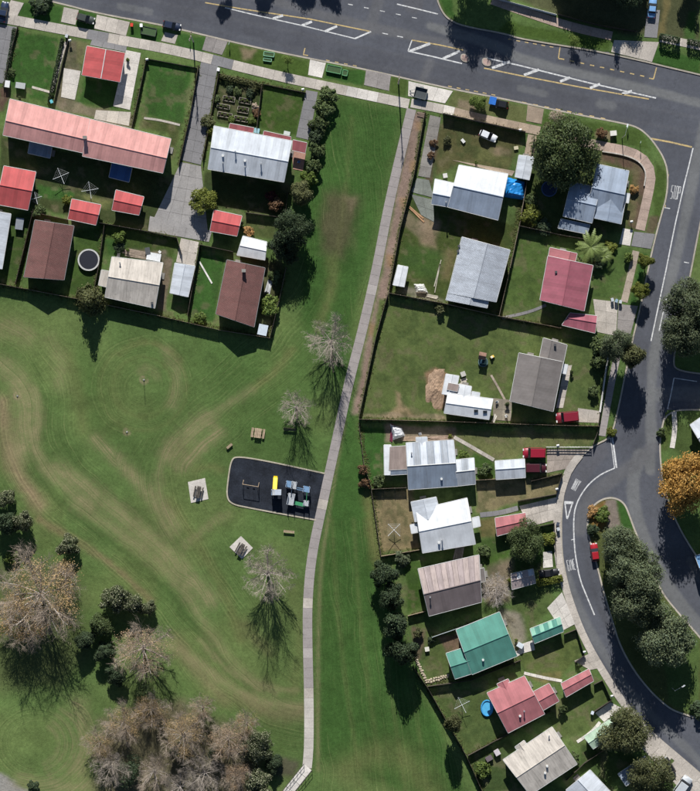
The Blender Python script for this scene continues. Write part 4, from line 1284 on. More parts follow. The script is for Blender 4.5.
building('carport', 'grey flat roofed carport beside the blue tarpaulin', 'carport', [B((519, 155), (534, 157), (529, 180), (515, 177), axis='v', eave=2.2, pitch=.12, roof=R_LGREY, wall=WB_GREY, openings=None)], (), SH)
building('house', 'grey tiled house behind the white roofed one with the tarpaulin', 'house', [
    B((462, 237), (510, 250), (496, 302), (448, 293), axis='v', frac=.53, eave=3.6, roof=R_TILE, wall=WB_BRICK), B((448.6, 290), (489, 298), (487, 308), (446, 300), axis='v', frac=.57, eave=3.55, pitch=.25, roof=R_TILE, wall=WB_BRICK, openings=None)],
    [(459, 246, 'vent'), (458, 251, 'vent')], HS)
building('garden_shed', 'tiny white shed against the fence by the park path', 'shed', [B((398, 265), (408, 267), (404, 287), (393, 285), axis='v', eave=2.0, pitch=.15, roof=R_WHITE, wall=WB_GREY, openings='shed')], (), SH)
building('house', 'blue grey roofed house with a south gable half under a large tree', 'house', [
    B((597, 164), (629, 171), (621, 214), (588, 207), frac=.55, roof=R_BLUEGREY, wall=WB_CREAM), B((597, 196), (625, 202), (621, 224), (593.5, 218), axis='v', eave=2.97, pitch=.25, roof=R_BLUEGREY, wall=WB_CREAM, openings=None),
    B((571, 182), (600, 188), (592, 223), (563, 216), frac=.5, eave=2.96, roof=R_BLUEGREY, wall=WB_CREAM), B((561, 219), (590, 225), (587, 234), (558, 228), slope='skillion', pitch=.1, eave=2.1, roof=R_SLATE, wall=None),
    B((624.5, 193), (630, 194), (628.5, 203), (623.5, 202), slope='skillion', pitch=.06, eave=2.2, roof=R_WHITE, wall=None)], (), HS)
building('house', 'faded red roofed house with a red carport on its lower side', 'house', [
    B((548, 256), (593, 265.5), (584, 311), (540, 300), axis='v', frac=.5, roof=R_CRIM, wall=WB_CREAM, pitch=.3), B((550, 247.5), (577, 253.5), (573, 270), (547, 264), axis='v', frac=.75, eave=2.96, pitch=.22, roof=R_RED2, wall=WB_CREAM, openings=None),
    B((570, 313), (597, 316), (595, 333), (562, 325), frac=.4, eave=2.2, pitch=.2, roof=R_CRIM, wall=WB_WHITE, openings='shed')], [(556, 272, 'vent')], HS)
building('house', 'dull taupe roofed house left of the white roadside fence', 'house', [
    B((519, 353), (563, 362), (553, 411.5), (510, 401), axis='v', roof=R_TAUPE, wall=WB_CREAM, pitch=.3), B((543.5, 338), (567, 345), (561.5, 371), (538, 365), axis='v', frac=.35, eave=2.97, pitch=.25, roof=R_TAUPE, wall=WB_CREAM, openings=None),
    B((563, 364), (568, 365), (566, 374), (561.5, 373), slope='skillion', pitch=.05, eave=2.2, roof=R_WHITE, wall=None)], [(555, 345, 'vent')], HS)
building('workshop', 'white roofed workshop beside the mound of bare brown earth', 'workshop', [
    B((448, 393), (493, 399), (489, 419.5), (444, 413), eave=2.4, pitch=.26, roof=R_WHITE, wall=WB_WHITE, openings='shed'), B((446, 374), (459, 376), (455, 396), (442, 394), axis='v', eave=2.2, pitch=.12, roof=R_WHITE, wall=WB_WHITE, openings='shed'),
    B((459, 384), (471.5, 386.5), (470, 398), (457, 396), axis='v', eave=2.3, pitch=.12, roof=R_WHITE, wall=WB_WHITE, openings=None), B((472, 391.5), (480, 393), (479, 400), (471, 398), slope='skillion', pitch=.05, eave=2.1, roof=R_WHITE, wall=WB_WHITE, openings=None),
    B((448.5, 383), (459, 385), (457.5, 391.5), (447, 389.5), slope='skillion', pitch=.03, eave=2.58, roof=R_BUFF, wall=None)], [(476, 411, 'skylight'), (485, 412, 'skylight')], HS)
building('house', 'grey ribbed roof house with brown side wing above the shared drives', 'house', [
    B((406, 443), (453.5, 440), (458, 486), (408.5, 489.5), roof=R_SLATE, wall=WB_WHITE, ridge_mat=M_TRIM, sheets=(7, (R_LGREY, R_GREY), 0)),  # slate base paints the shaded south slope, paler sheets the sunlit north
    B((455, 460), (474, 458), (475.5, 484), (457, 486), frac=.46, eave=2.96, pitch=.3, roof=R_GREY, wall=WB_WHITE, ridge_mat=M_TRIM, sheets=(3, (R_LGREY, R_GREY), 0)),
    B((390, 447), (406.5, 446), (407, 469), (389, 470), slope='skillion', pitch=.06, eave=2.3, roof=R_BUFF, wall=WB_WHITE, openings=None), B((384, 445), (391, 445), (390, 475), (384.5, 475), axis='v', slope='skillion', pitch=.05, eave=2.2, roof=R_WHITE, wall=None),
    B((416, 437.5), (427, 437), (427.5, 447), (416.5, 447), axis='v', eave=2.9, pitch=.2, roof=R_LGREY, wall=WB_WHITE, openings=None), B((391, 468.5), (407, 468), (407.5, 474), (390, 475), slope='skillion', pitch=.2, eave=2.0, roof=R_SLATE, wall=WB_WHITE, openings=None)],
    [(411.5, 453, 'flue'), (441.5, 479, 'whitevent')], HS)
building('garage', 'grey garage standing left of the parked red car', 'garage', [B((495, 461), (524.5, 459), (525.5, 477.5), (496, 479.5), frac=.46, eave=2.3, pitch=.28, roof=R_LGREY, wall=WB_WHITE, openings='shed')], (), SH)
building('house', 'white and pale blue grey roofed house right of the dry brown yard', 'house', [
    B((416, 510), (467, 498), (475.5, 544), (422.5, 553), roof=R_WHITE, wall=WB_WHITE), B((411, 502), (436, 497), (441, 517), (415, 522), axis='v', eave=2.9, pitch=.3, hip=.0, roof=R_LGREY, wall=WB_WHITE),
    B((410, 525), (418, 523.5), (419.5, 532), (411.5, 533.5), slope='skillion', pitch=.05, eave=2.3, roof=R_WHITE, wall=WB_WHITE, openings=None), B((472, 518), (479, 516.5), (480.5, 526), (473, 528), slope='skillion', pitch=.05, eave=2.2, roof=R_WHITE, wall=None)], [(439, 543, 'whitevent'), (442, 540, 'flue')], HS)
building('garage', 'small faded red garage at end of the grey garden path', 'garage', [B((495, 518), (525.5, 513), (527.5, 527.5), (497, 536), frac=.52, eave=2.3, roof=R_RED2, wall=WB_CREAM, openings='shed')], (), SH)
building('house', 'pinkish grey striped roof house directly above the green roofed one', 'house', [
    B((418, 569), (479, 555), (481.5, 602), (429, 616), frac=.54, roof=m_roof('roof_pink_grey_shaded', (.185, .15, .15), .2), wall=WB_CREAM, sheets=(11, (m_roof('roof_pink_grey2', (.44, .36, .335), .3), R_PINKGREY), 0)),  # base tone darkened to paint shade on the south slope
    B((475, 570), (484, 568), (485.5, 581), (476.5, 583), slope='skillion', pitch=.06, eave=2.2, roof=R_TAUPE, wall=WB_CREAM, openings=None)], [(430, 597, 'flue')], HS)
building('garden_shed', 'pinkish grey shed beside the pale leafless shrub', 'shed', [B((511, 574), (533, 569), (535.5, 583), (512, 589.5), frac=.45, eave=2.2, pitch=.26, roof=R_PINKGREY, wall=WB_GREY, openings='shed', sheets=(4, (R_PINKGREY, R_LGREY), 0))], (), SH)
building('house', 'green roofed house with a small square west wing', 'house', [
    B((456, 630), (499.5, 612), (517, 656), (472, 674.5), frac=.5, roof=R_GREEN, wall=WB_CREAM, pitch=.25), B((446, 653.5), (466, 647), (474, 673), (455, 679), frac=.52, eave=2.96, pitch=.25, roof=R_GREEN, wall=WB_CREAM)], [(483, 660, 'whitevent')], HS)
building('garden_shed', 'green shed with ribbed pale roof sheets beside the slip road', 'shed', [B((530, 629), (560, 617), (563.5, 631.5), (534.5, 643.5), frac=.5, eave=2.2, pitch=.3, roof=R_DKGREEN, wall=WB_GREEN, openings='shed', sheets=(7, (m_roof('roof_green_pale', (.26, .5, .38), .15), R_GREEN), 0))], (), SH)
building('house', 'faded red roofed house just below the green roofed one', 'house', [
    B((487, 693), (524.5, 676), (544.5, 714), (508, 733), roof=R_RED2, wall=WB_CREAM, pitch=.25), B((532, 692.5), (549, 683.5), (559, 701), (542, 711), frac=.52, eave=2.9, pitch=.25, roof=R_RED2, wall=WB_CREAM),
    B((497, 684), (508, 679), (514, 691), (503, 696), axis='v', eave=2.9, pitch=.25, roof=R_RED2, wall=WB_CREAM, openings=None)], [(520, 716, 'whitevent'), (524, 711, 'flue')], HS)
building('garage', 'faded red garage by the footpath below the green shed', 'garage', [B((561, 683.5), (589, 669), (593.5, 681), (566, 697), frac=.45, eave=2.3, roof=R_RED2, wall=WB_CREAM, openings='shed')], (), SH)
building('house', 'cream and grey roofed house cut by the bottom photo edge', 'house', [
    B((503, 760), (552, 727), (577, 764), (530, 795), roof=R_CREAM, wall=WB_WHITE, pitch=.25), B((515, 747), (524, 740.5), (533, 754), (524, 760), axis='v', eave=2.9, pitch=.25, roof=R_CREAM, wall=WB_WHITE, openings=None)], [(547, 766, 'whitevent'), (545, 773, 'whitevent'), (549, 736, 'flue')], HS)
building('garage', 'pale mint green garage half under a round tree at lower right', 'garage', [B((584, 737), (610, 719), (618, 733), (593, 749), frac=.5, eave=2.3, roof=R_MINT, wall=WB_GREEN, openings='shed')], (), SH)
building('house', 'grey roof corner with white edge at the bottom photo edge', 'house', [B((566, 790), (590, 770), (618, 800), (594, 820), axis='v', roof=R_LGREY, wall=WB_WHITE)], (), HS)
building('garden_shed', 'dark slate blue roofed shed in shade between two round trees', 'shed', [B((618, 774), (645, 756), (653, 768), (626, 786), eave=2.2, pitch=.2, roof=R_SLATE, wall=WB_GREY, openings='shed')], (), SH)
building('house', 'pale grey roof corner at right photo edge above the orange tree', 'house', [B((690, 425), (714, 408), (730, 436), (706, 452), roof=R_LGREY, wall=WB_CREAM)], (), HS)
building('house', 'blue roof sliver at right photo edge below the orange tree', 'house', [B((695, 556), (722, 548), (730, 572), (704, 580), roof=m_roof('roof_blue', (.13, .28, .48), .2), wall=WB_WHITE)], (), HS)
# ------------------------------------------------------------------ fences
M_FENCE = m_timber('fence_timber', (.20, .165, .13)); M_FENCE_D = m_timber('fence_dark', (.09, .075, .062)); M_FENCE_W = m_timber('fence_white', (.66, .65, .62), .1); M_FENCE_T = m_timber('fence_tan', (.36, .28, .2))
def panel_mesh(kind):
    mb = MB()
    if kind == 'paling':
        n = 12
        for i in range(n): mb.box(((i + .5) / n, 0 if i % 2 else .012, .49 + .008 * (i % 3)), (.94 / n, .022, .98))
        for z in (.22, .78): mb.box((.5, -.045, z), (1, .06, .06))
    elif kind == 'rail':
        for z in (.3, .62, .96): mb.box((.5, 0, z), (1, .045, .1))
        for i in range(4): mb.box(((i + .5) / 4, .03, .5), (.03, .02, .9))
    elif kind == 'wire':
        for z in (.2, .4, .6, .8, .97): mb.tube((0, 0, z), (1, 0, z), .012, n=4)
    return mb.mesh('fence_panel_' + kind)
PANEL = {}
for k in ('paling', 'rail', 'wire'):
    PANEL[k] = panel_mesh(k); PANEL[k].materials.append(M_FENCE)
POST = MB().box((0, 0, .5), (.11, .11, 1.0)).mesh('fence_post'); POST.materials.append(M_FENCE)
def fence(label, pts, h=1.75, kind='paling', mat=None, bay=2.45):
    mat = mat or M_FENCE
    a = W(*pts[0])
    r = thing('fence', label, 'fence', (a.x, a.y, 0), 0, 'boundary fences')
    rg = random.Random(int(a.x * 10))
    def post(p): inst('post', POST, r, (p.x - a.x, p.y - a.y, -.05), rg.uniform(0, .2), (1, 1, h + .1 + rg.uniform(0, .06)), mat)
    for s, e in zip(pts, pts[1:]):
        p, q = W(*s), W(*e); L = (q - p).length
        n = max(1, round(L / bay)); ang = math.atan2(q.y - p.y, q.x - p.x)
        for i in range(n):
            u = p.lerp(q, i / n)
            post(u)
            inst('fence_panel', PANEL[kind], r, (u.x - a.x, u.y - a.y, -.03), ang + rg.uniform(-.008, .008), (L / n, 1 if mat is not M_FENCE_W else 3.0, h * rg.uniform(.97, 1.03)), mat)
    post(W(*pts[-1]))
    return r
fence('timber fence along the park behind the left houses', [(-30, 279), (0, 284), (78, 299), (160, 316), (219, 330), (270, 338)], 1.75, mat=M_FENCE_T)
fence('fence between the lower brown tiled house and the park lawn', [(270, 338), (279, 302), (286, 268)], 1.75)
fence('dark fence left of the long grey shared driveway', [(199, 66), (190, 118), (179, 166)], 1.3, mat=M_FENCE_D)
fence('dark fence right of the long grey shared driveway', [(219, 74), (210, 122), (203, 160)], 1.3, mat=M_FENCE_D)
fence('dark fence right of the pale driveway at upper left', [(147, 58), (140, 92), (132, 128)], 1.3, mat=M_FENCE_D)
fence('dark low fence left of the bright red garage', [(69, 38), (62, 68), (54, 104)], 1.1, mat=M_FENCE_D)
fence('dark low fence at far left beside the grey drive', [(18, 27), (10, 58), (4, 88)], 1.1, mat=M_FENCE_D)
fence('low front fence before the bright lawn at upper left', [(148, 59), (197, 68)], .8, mat=M_FENCE)
fence('fence dividing the vegetable garden from the plain lawn', [(262, 86), (257, 129)], 1.5, mat=M_FENCE_D)
fence('low front fence before the vegetable garden and lawn', [(220, 74), (262, 84), (306, 93)], .8)
fence('fence between the left house plot and the brown house', [(34, 210), (25, 248), (16, 284)], 1.7, mat=M_FENCE_D)
fence('fence between the trampoline yard and the cream roofed house', [(105, 224), (100, 262), (93, 300)], 1.6, mat=M_FENCE_D)
fence('fence above the cream roofed house by the turning area', [(100, 223), (140, 230), (177, 238), (182, 254)], 1.6, mat=M_FENCE)
fence('fence above the red shed and brown house at left', [(32, 212), (68, 220)], 1.5, mat=M_FENCE)
fence('fence beside the narrow lawn left of lower brown house', [(233, 252), (200, 245), (194, 280), (188, 316)], 1.7, mat=M_FENCE_D)
fence('fence behind the white and grey roofed house garden', [(288, 192), (285, 218), (246, 213)], 1.4, mat=M_FENCE_D)
fence('dark fence along the dirt strip by the upper park path', [(425, 112), (414, 175), (400, 230), (389, 292)], 1.7, mat=M_FENCE_D)
fence('fence along the park path beside the big square lawn', [(388, 294), (376, 337), (359, 418)], 1.6, mat=M_FENCE_D)
fence('tan fence behind the grey tiled house', [(389, 293), (446, 304), (498, 316), (560, 328)], 1.7, mat=M_FENCE_T)
fence('front fence of the yard holding the white car', [(443, 114), (484, 123), (525, 132)], 2.0, mat=M_FENCE)
fence('long fence right of the tarpaulin and grey tiled house', [(534, 136), (527, 180), (520, 222), (510, 268), (499, 316)], 1.5, mat=M_FENCE)
fence('fence below the blue grey house under the big tree', [(519, 226), (560, 235), (588, 240)], 1.7, mat=M_FENCE)
fence('fence running below the big square lawn and taupe house', [(359, 419), (453, 421.5), (520, 424), (553, 425), (598, 426)], 1.9, mat=M_FENCE_T)
fence('white roadside fence right of the taupe roofed house', [(610, 342), (600, 412)], 1.3, mat=M_FENCE_W)
fence('dark corner fence between taupe house drive and road', [(600, 413), (597, 433), (593, 444)], 1.4, mat=M_FENCE_D)
fence('white rail fence above the tan drive with red car', [(546, 447), (591, 447)], 1.1, 'rail', M_FENCE_W)
fence('fence along the park left of the grey ribbed house', [(359, 424), (364, 464), (371, 487), (381, 555)], 1.6, mat=M_FENCE)
fence('fence below the grey ribbed roof house', [(372, 489), (406, 487.5)], 1.6, mat=M_FENCE)
fence('fence between grey ribbed house and its grey garage', [(476, 480), (495, 479)], 1.6, mat=M_FENCE_T)
fence('dark fence round the dry front yard below the maroon van', [(531, 481), (562, 473.5), (556, 494), (518, 501)], 1.3, mat=M_FENCE_D)
fence('tan fence below the dry brown yard', [(381, 556), (420, 549.5)], 1.5, mat=M_FENCE_T)
fence('fence right of the faded red small garage', [(531, 528), (554, 523), (556, 556)], 1.2, mat=M_FENCE_D)
fence('tan fence left below the pinkish grey striped house', [(408, 615.5), (425, 611)], 1.5, mat=M_FENCE_T)
fence('grey fence above the green roofed house', [(432, 637), (486, 618)], 1.4, mat=m_timber('fence_bluegrey', (.34, .38, .40)))
fence('fence below the green roofed house', [(428, 686), (470, 680), (520, 660)], 1.5, mat=M_FENCE_D)
fence('dark fence round the lawn beside the green shed', [(564, 634), (576, 629), (584, 655), (575, 662)], 1.3, mat=M_FENCE_D)
fence('dark fence round the small lawn right of red garage', [(594, 684), (602, 680), (611, 700), (594, 711)], 1.3, mat=M_FENCE_D)
fence('long dark fence between park and lower right houses', [(414, 668), (428, 688), (446, 720), (466, 755), (484, 795)], 1.8, mat=M_FENCE_D)
fence('fence below the lower faded red house', [(468, 755), (507, 734), (550, 711)], 1.4, mat=M_FENCE_D)
fence('fence right of the cream roofed house at bottom', [(566, 780), (585, 762), (606, 748)], 1.3, mat=M_FENCE_D)
fence('thin wire fence across lawn below the faded red house', [(502, 318), (540, 324), (562, 328)], 1.1, 'wire', M_FENCE)
fence('pale front fence north of the street at upper right', [(494, -2), (530, 8), (556, 15)], 1.2, mat=M_FENCE_W)
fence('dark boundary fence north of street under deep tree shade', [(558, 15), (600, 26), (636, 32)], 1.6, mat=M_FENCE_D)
# ------------------------------------------------------------------ trees and plants
def leaf_mesh(name, centers, normals, size, rs, elong=1.5):
    n = len(centers)
    nn = normals / (np.linalg.norm(normals, axis=1, keepdims=True) + 1e-9)
    t = rs.normal(size=(n, 3)); t -= nn * (t * nn).sum(1, keepdims=True); t /= np.linalg.norm(t, axis=1, keepdims=True) + 1e-9
    b = np.cross(nn, t)
    s = size * rs.uniform(.6, 1.3, (n, 1))
    V = np.stack([centers - t * s * elong, centers - b * s + nn * s * .25, centers + t * s * elong, centers + b * s + nn * s * .25], 1).reshape(-1, 3)
    me = bpy.data.meshes.new(name)
    me.vertices.add(4 * n); me.vertices.foreach_set('co', V.astype(np.float32).ravel())
    me.loops.add(4 * n); me.loops.foreach_set('vertex_index', np.arange(4 * n, dtype=np.int32))
    me.polygons.add(n); me.polygons.foreach_set('loop_start', np.arange(0, 4 * n, 4, dtype=np.int32)); me.polygons.foreach_set('loop_total', np.full(n, 4, np.int32))
    me.update(calc_edges=True)
    col = np.ones((n, 4), np.float32); col[:, :3] = rs.rand(n, 3)
    a = me.color_attributes.new('leaf', 'FLOAT_COLOR', 'CORNER')
    a.data.foreach_set('color', np.repeat(col, 4, 0).ravel())
    return me, V

def crown_proto(seed, n, size, lobes=9, flat=.8, shape='round', inner=.55, clump=.0):
    """unit crown: radius about 1, base at z = 0, top at z = 1"""
    rs = np.random.RandomState(seed)
    L = []
    if shape == 'round':
        L.append(((0, 0, .52), .60, .46))
        for i in range(lobes):
            a = 2 * math.pi * (i + rs.uniform(-.3, .3)) / lobes * (2.4 if lobes > 6 else 1); d = rs.uniform(.35, .80); r = rs.uniform(.20, .44)
            L.append(((d * math.cos(a), d * math.sin(a), rs.uniform(.3, .78)), r, r * rs.uniform(.6, .8)))
    elif shape == 'cone':
        for i in range(lobes):
            z = (i + .5) / lobes; r = (1 - z) * .75 + .18; a = rs.uniform(0, 6.28)
            L.append(((.25 * r * math.cos(a), .25 * r * math.sin(a), z), r, .6 / lobes + .06))
    w = np.array([l[1] ** 2 for l in L]); w /= w.sum()
    k = rs.choice(len(L), n, p=w)
    dirs = rs.normal(size=(n, 3)); dirs[:, 2] = np.abs(dirs[:, 2]) * 1.1 - .28 * np.abs(rs.normal(size=n)); dirs /= np.linalg.norm(dirs, axis=1, keepdims=True)
    rad = rs.uniform(inner, 1.0, n) ** .6
    # leaves gather into tufts, so the surface is uneven
    cen = np.array([L[i][0] for i in k]); sc = np.array([(L[i][1], L[i][1], L[i][2]) for i in k])
    nt = max(20, n // 14)
    tk = rs.choice(len(L), nt, p=w); td = rs.normal(size=(nt, 3)); td[:, 2] = np.abs(td[:, 2]) - .2; td /= np.linalg.norm(td, axis=1, keepdims=True)
    tp = np.array([L[i][0] for i in tk]) + td * np.array([(L[i][1], L[i][1], L[i][2]) for i in tk]) * rs.uniform(.8, 1.1, (nt, 1))
    P = cen + dirs * sc * rad[:, None]
    m = rs.rand(n) < .55
    ti = rs.randint(0, nt, n)
    P[m] = tp[ti[m]] + rs.normal(size=(m.sum(), 3)) * np.array([.055, .055, .045])
    N = dirs.copy(); N[m] = td[ti[m]]
    N = N * .8 + rs.normal(size=(n, 3)) * .42 + np.array([0, .1, .45])
    me, V = leaf_mesh('crown', P, N, size, rs)
    return me

def box_proto(seed, n, size):
    rs = np.random.RandomState(seed)
    P = rs.uniform(-.5, .5, (n, 3)); P[:, 2] += .5
    f = rs.randint(0, 5, n)
    for i in range(n):
        if f[i] == 0: P[i, 0] = -.5
        elif f[i] == 1: P[i, 0] = .5
        elif f[i] == 2: P[i, 1] = -.5
        elif f[i] == 3: P[i, 1] = .5
        else: P[i, 2] = 1
    P += rs.normal(size=(n, 3)) * .03
    return P, rs
M0 = m_leaf('leaf_default', (.06, .09, .03))
ROUND = [crown_proto(s, 9000, .031, lobes=l) for s, l in ((11, 9), (12, 11), (13, 8), (14, 12), (15, 10))]
FINE = [crown_proto(s, 16000, .0205, lobes=l, inner=.4) for s, l in ((16, 17), (17, 21), (18, 15), (19, 19))]
SHRUB = [crown_proto(s, 1500, .072, lobes=6) for s in (21, 22, 23, 24)]
CONE = [crown_proto(s, 6000, .034, lobes=7, shape='cone') for s in (31, 32)]
SPARSE = [crown_proto(s, 3000, .026, lobes=9, inner=.2) for s in (41, 42)]
HAZE = [crown_proto(s, 4600, .0085, lobes=12, inner=.25) for s in (51, 52, 53)]
for me in ROUND + FINE + SHRUB + CONE + SPARSE + HAZE: me.materials.append(M0)

BARK = m_bark('bark_brown', (.115, .085, .065)); BARK_P = m_bark('bark_pale', (.46, .41, .37)); BARK_G = m_bark('bark_pinkgrey', (.36, .31, .26)); BARK_T = m_bark('twig_tan', (.33, .27, .215))
def trunk_proto(seed):
    """unit tree frame: trunk and limbs inside a crown of radius 1, total height 1"""
    rg = random.Random(seed); mb = MB()
    pts = [Vector((0, 0, -.02)), Vector((rg.uniform(-.03, .03), rg.uniform(-.03, .03), .28)), Vector((rg.uniform(-.06, .06), rg.uniform(-.06, .06), .55)), Vector((0, 0, .82))]
    rr = [.07, .052, .036, .012]
    for i in range(3): mb.tube(pts[i], pts[i + 1], rr[i], rr[i + 1], 7)
    for k in range(9):
        a = k * 2.4 + rg.uniform(-.3, .3); z = rg.uniform(.3, .62); b = Vector((0, 0, z)); e = b + Vector((math.cos(a) * .55, math.sin(a) * .55, rg.uniform(.08, .25)))
        mid = b.lerp(e, .5) + Vector((0, 0, .04))
        mb.tube(b, mid, .026, .018, 5); mb.tube(mid, e, .018, .006, 5)
    return mb.mesh('trunk', (0, 0, 0), True)
TRUNK = [trunk_proto(s) for s in (1, 2, 3)]
for me in TRUNK: me.materials.append(BARK)

_tc = [0]
TREES = 'trees of the neighbourhood'; SHR = 'garden shrubs'
def tree(label, px, py, rpx, h, mat, proto='round', low=.18, cat='tree', name='tree', group=TREES, stretch=1.0, bark=None):
    _tc[0] += 1; i = _tc[0]
    rg = random.Random(i * 17)
    c = W(px, py, h * .6)
    r = thing(name, label, cat, (c.x, c.y, 0), 0, group)
    R = rpx * S
    me = {'round': ROUND, 'shrub': SHRUB, 'cone': CONE, 'sparse': SPARSE, 'haze': HAZE}[proto]
    if proto == 'round' and rpx >= 15: me = FINE
    rz = rg.uniform(0, 6.28)
    inst('trunk' if proto != 'shrub' else 'stem', TRUNK[i % 3], r, (0, 0, 0), rz, (R, R, h) if proto != 'shrub' else (R * .8, R * .8, h * .85), bark or BARK)
    k = 1.12
    inst('crown' if proto != 'shrub' else 'foliage', me[i % len(me)], r, (0, 0, h * low), 0 if stretch != 1 else rz, (R * k * rg.uniform(.88, 1.14), R * k * rg.uniform(.88, 1.14), h * (1 - low)), mat)
    return r
def shrub(label, px, py, rpx, h, mat, group=SHR):
    return tree(label, px, py, rpx, h, mat, 'shrub', .0, 'shrub', 'shrub', group)

L_DARK = m_leaf('leaf_dark', (.052, .082, .046)); L_MID = m_leaf('leaf_mid', (.088, .128, .054)); L_OLIVE = m_leaf('leaf_olive', (.100, .115, .055)); L_GREY = m_leaf('leaf_greygreen', (.105, .138, .085))
L_YEL = m_leaf('leaf_yellowgreen', (.14, .17, .035)); L_ORANGE = m_leaf('leaf_orange', (.38, .235, .070)); L_TAN = m_leaf('leaf_tan', (.42, .315, .175)); L_BRONZE = m_leaf('leaf_bronze', (.16, .10, .06)); L_TIP = m_leaf('leaf_paletips', (.065, .088, .042), (.45, .45, .30))
L_LIME = m_leaf('leaf_lime', (.12, .18, .045)); L_PINK = m_leaf('leaf_pinktan', (.40, .30, .215)); L_RUST = m_leaf('leaf_rust', (.42, .27, .12)); L_MAROON = m_leaf('leaf_maroon', (.10, .03, .035)); L_PALE = m_leaf('leaf_blossom', (.42, .37, .33))

# --- trees of the plots and streets
tree('tall narrow olive tree at the park fence below the trampoline', 90, 301, 13, 7.2, L_OLIVE, 'cone', .02)
tree('large spreading dark green tree over the blue grey roof', 566, 151, 28, 11.0, L_MID, 'round', .1)
tree('dense side clump left of the large spreading dark tree', 550, 163, 15, 8.0, L_MID, 'round', .1)
tree('dark evergreen beside the park, right of the small white shed', 292, 231, 16, 9.6, L_DARK, 'round', .06)
tree('dark evergreen leaning over the white shed near the park', 279, 246, 11, 7.0, L_DARK, 'round', .06)
tree('small dark evergreen below two larger ones by the park', 291, 254, 9, 5.0, L_DARK, 'round', .05)
tree('tan and olive tree above the dark evergreens by the park', 301, 195, 12, 5.0, L_OLIVE, 'round', .08)
tree('tree with grey olive leaves at kerb, below red carport', 617, 347, 15, 9.5, L_GREY, 'round', .15)
tree('brownish olive tree overhanging the road below the red carport', 633, 356, 14, 9.5, L_OLIVE, 'round', .15)
tree('big grey green tree at right photo edge above the side street', 688, 305, 21, 12.0, L_GREY, 'round', .1)
tree('lower crown of grey green foliage just above the side street', 684, 332, 20, 11.0, L_GREY, 'round', .1)
tree('round orange autumn tree at the right photo edge', 687, 483, 28, 12.5, L_ORANGE, 'round', .12)
tree('uppermost big tree on the planted traffic island', 623, 547, 21, 9.5, L_GREY, 'round', .1)
tree('second big tree on the island, right of the red car', 636, 574, 22, 12.5, L_GREY, 'round', .1)
tree('third big tree on the planted traffic island', 639, 601, 21, 13.0, L_GREY, 'round', .1)
tree('lowest and widest tree on the planted traffic island', 667, 638, 26, 11.5, L_GREY, 'round', .1)
tree('round tree partly covering the pale mint garage', 624, 732, 22, 8.0, L_OLIVE, 'round', .1)
tree('round olive tree at the bottom edge beside grey van', 652, 777, 21, 8.0, L_OLIVE, 'round', .1)
tree('leafy mid green tree right of the small faded red garage', 524, 541, 17, 7.0, L_MID, 'round', .1)
tree('topmost dark tree of the row beside the striped roof house', 384, 574, 13, 7.5, L_DARK, 'round', .06)
tree('second dark tree down the row beside the striped roof house', 392, 596, 12, 8.5, L_DARK, 'round', .06)
tree('third dark tree down the row along the park fence', 397, 625, 13, 9.0, L_DARK, 'round', .06)
tree('lowest dark tree of the row along the park fence', 402, 652, 13, 9.5, L_DARK, 'round', .06)
tree('slim olive tree by fence below the rotary clothesline', 453, 724, 9, 9.0, L_OLIVE, 'round', .2)
tree('round clipped street tree just below the grey crossing', 645.5, 261, 8, 4.2, L_YEL, 'round', .3)
tree('round clipped street tree beside the pale roadside path', 640, 290, 8, 4.0, L_YEL, 'round', .3)
tree('thin young street tree before the plain front lawn', 287.5, 60, 5, 3.0, L_LIME, 'sparse', .4)
tree('young bright green tree on verge before the white car', 478, 102, 7, 2.6, L_LIME, 'round', .3)
tree('young green tree on the north verge by bus bay', 574, 41, 6, 2.8, L_LIME, 'sparse', .35)
tree('bare pale young tree beside the large spreading dark tree', 558, 117, 8, 3.2, L_PALE, 'sparse', .2, bark=BARK_P)
tree('yellow green tree left of white roofed house near the drive', 204, 201, 11, 4.0, L_YEL, 'round', .1)
# --- woodland at the lower left
tree('pale tipped evergreen at the left photo edge, topmost of three', 4, 498, 10, 5, L_TIP, 'round', .05)
tree('pale tipped evergreen at left edge beside the mown slope', 21, 522, 11, 5.5, L_TIP, 'round', .05)
tree('dark evergreen cut by the left edge above brown tree', 6, 524, 12, 6, L_DARK, 'round', .05)
tree('lone round pale tipped evergreen on the mown slope', 68, 546, 10.5, 4.0, L_TIP, 'round', .02)
tree('upper left pale tipped evergreen of the wood edge pair', 116, 600, 13, 5.0, L_TIP, 'round', .03)
tree('right hand pale tipped evergreen of the wood edge pair', 132, 604, 11, 4.5, L_TIP, 'round', .03)
tree('small pale tipped evergreen at tip of the wood edge', 147, 608, 8, 3.6, L_TIP, 'round', .03)
tree('bright mid green tree between the two big bare brown trees', 101, 626, 12, 5.0, L_MID, 'round', .03)
tree('pale tipped evergreen at the right end of the bottom wood', 256, 748, 15, 5.5, L_TIP, 'round', .03)
tree('pale tipped evergreen at bottom edge near the footbridge', 259, 782, 13, 5.0, L_TIP, 'round', .03)
tree('small dark evergreen inside the bare bottom wood', 176, 752, 9, 4.5, L_DARK, 'round', .03)
tree('small dark green tree at the bottom edge of the wood', 128, 772, 14, 4.0, L_DARK, 'sparse', .03)
tree('added dark evergreen standing for tree shade beside the huge bare tree', 86, 640, 10, 4.5, L_DARK, 'round', .03)  # this and the next dark crown are added where only tree shadow lies
tree('added dark tree standing for shade below bright green tree in wood', 104, 652, 10, 4.0, L_DARK, 'round', .03)
tree('added dark undergrowth tree filling the shadow at left foot of round tan tree', 116, 676, 10, 3.6, L_DARK, 'round', .03)  # this crown and the one below are added to darken the tan tree's shadow
tree('added dark green undergrowth tree filling the shadow below the round tan tree', 146, 694, 13, 3.2, L_MID, 'sparse', .03)
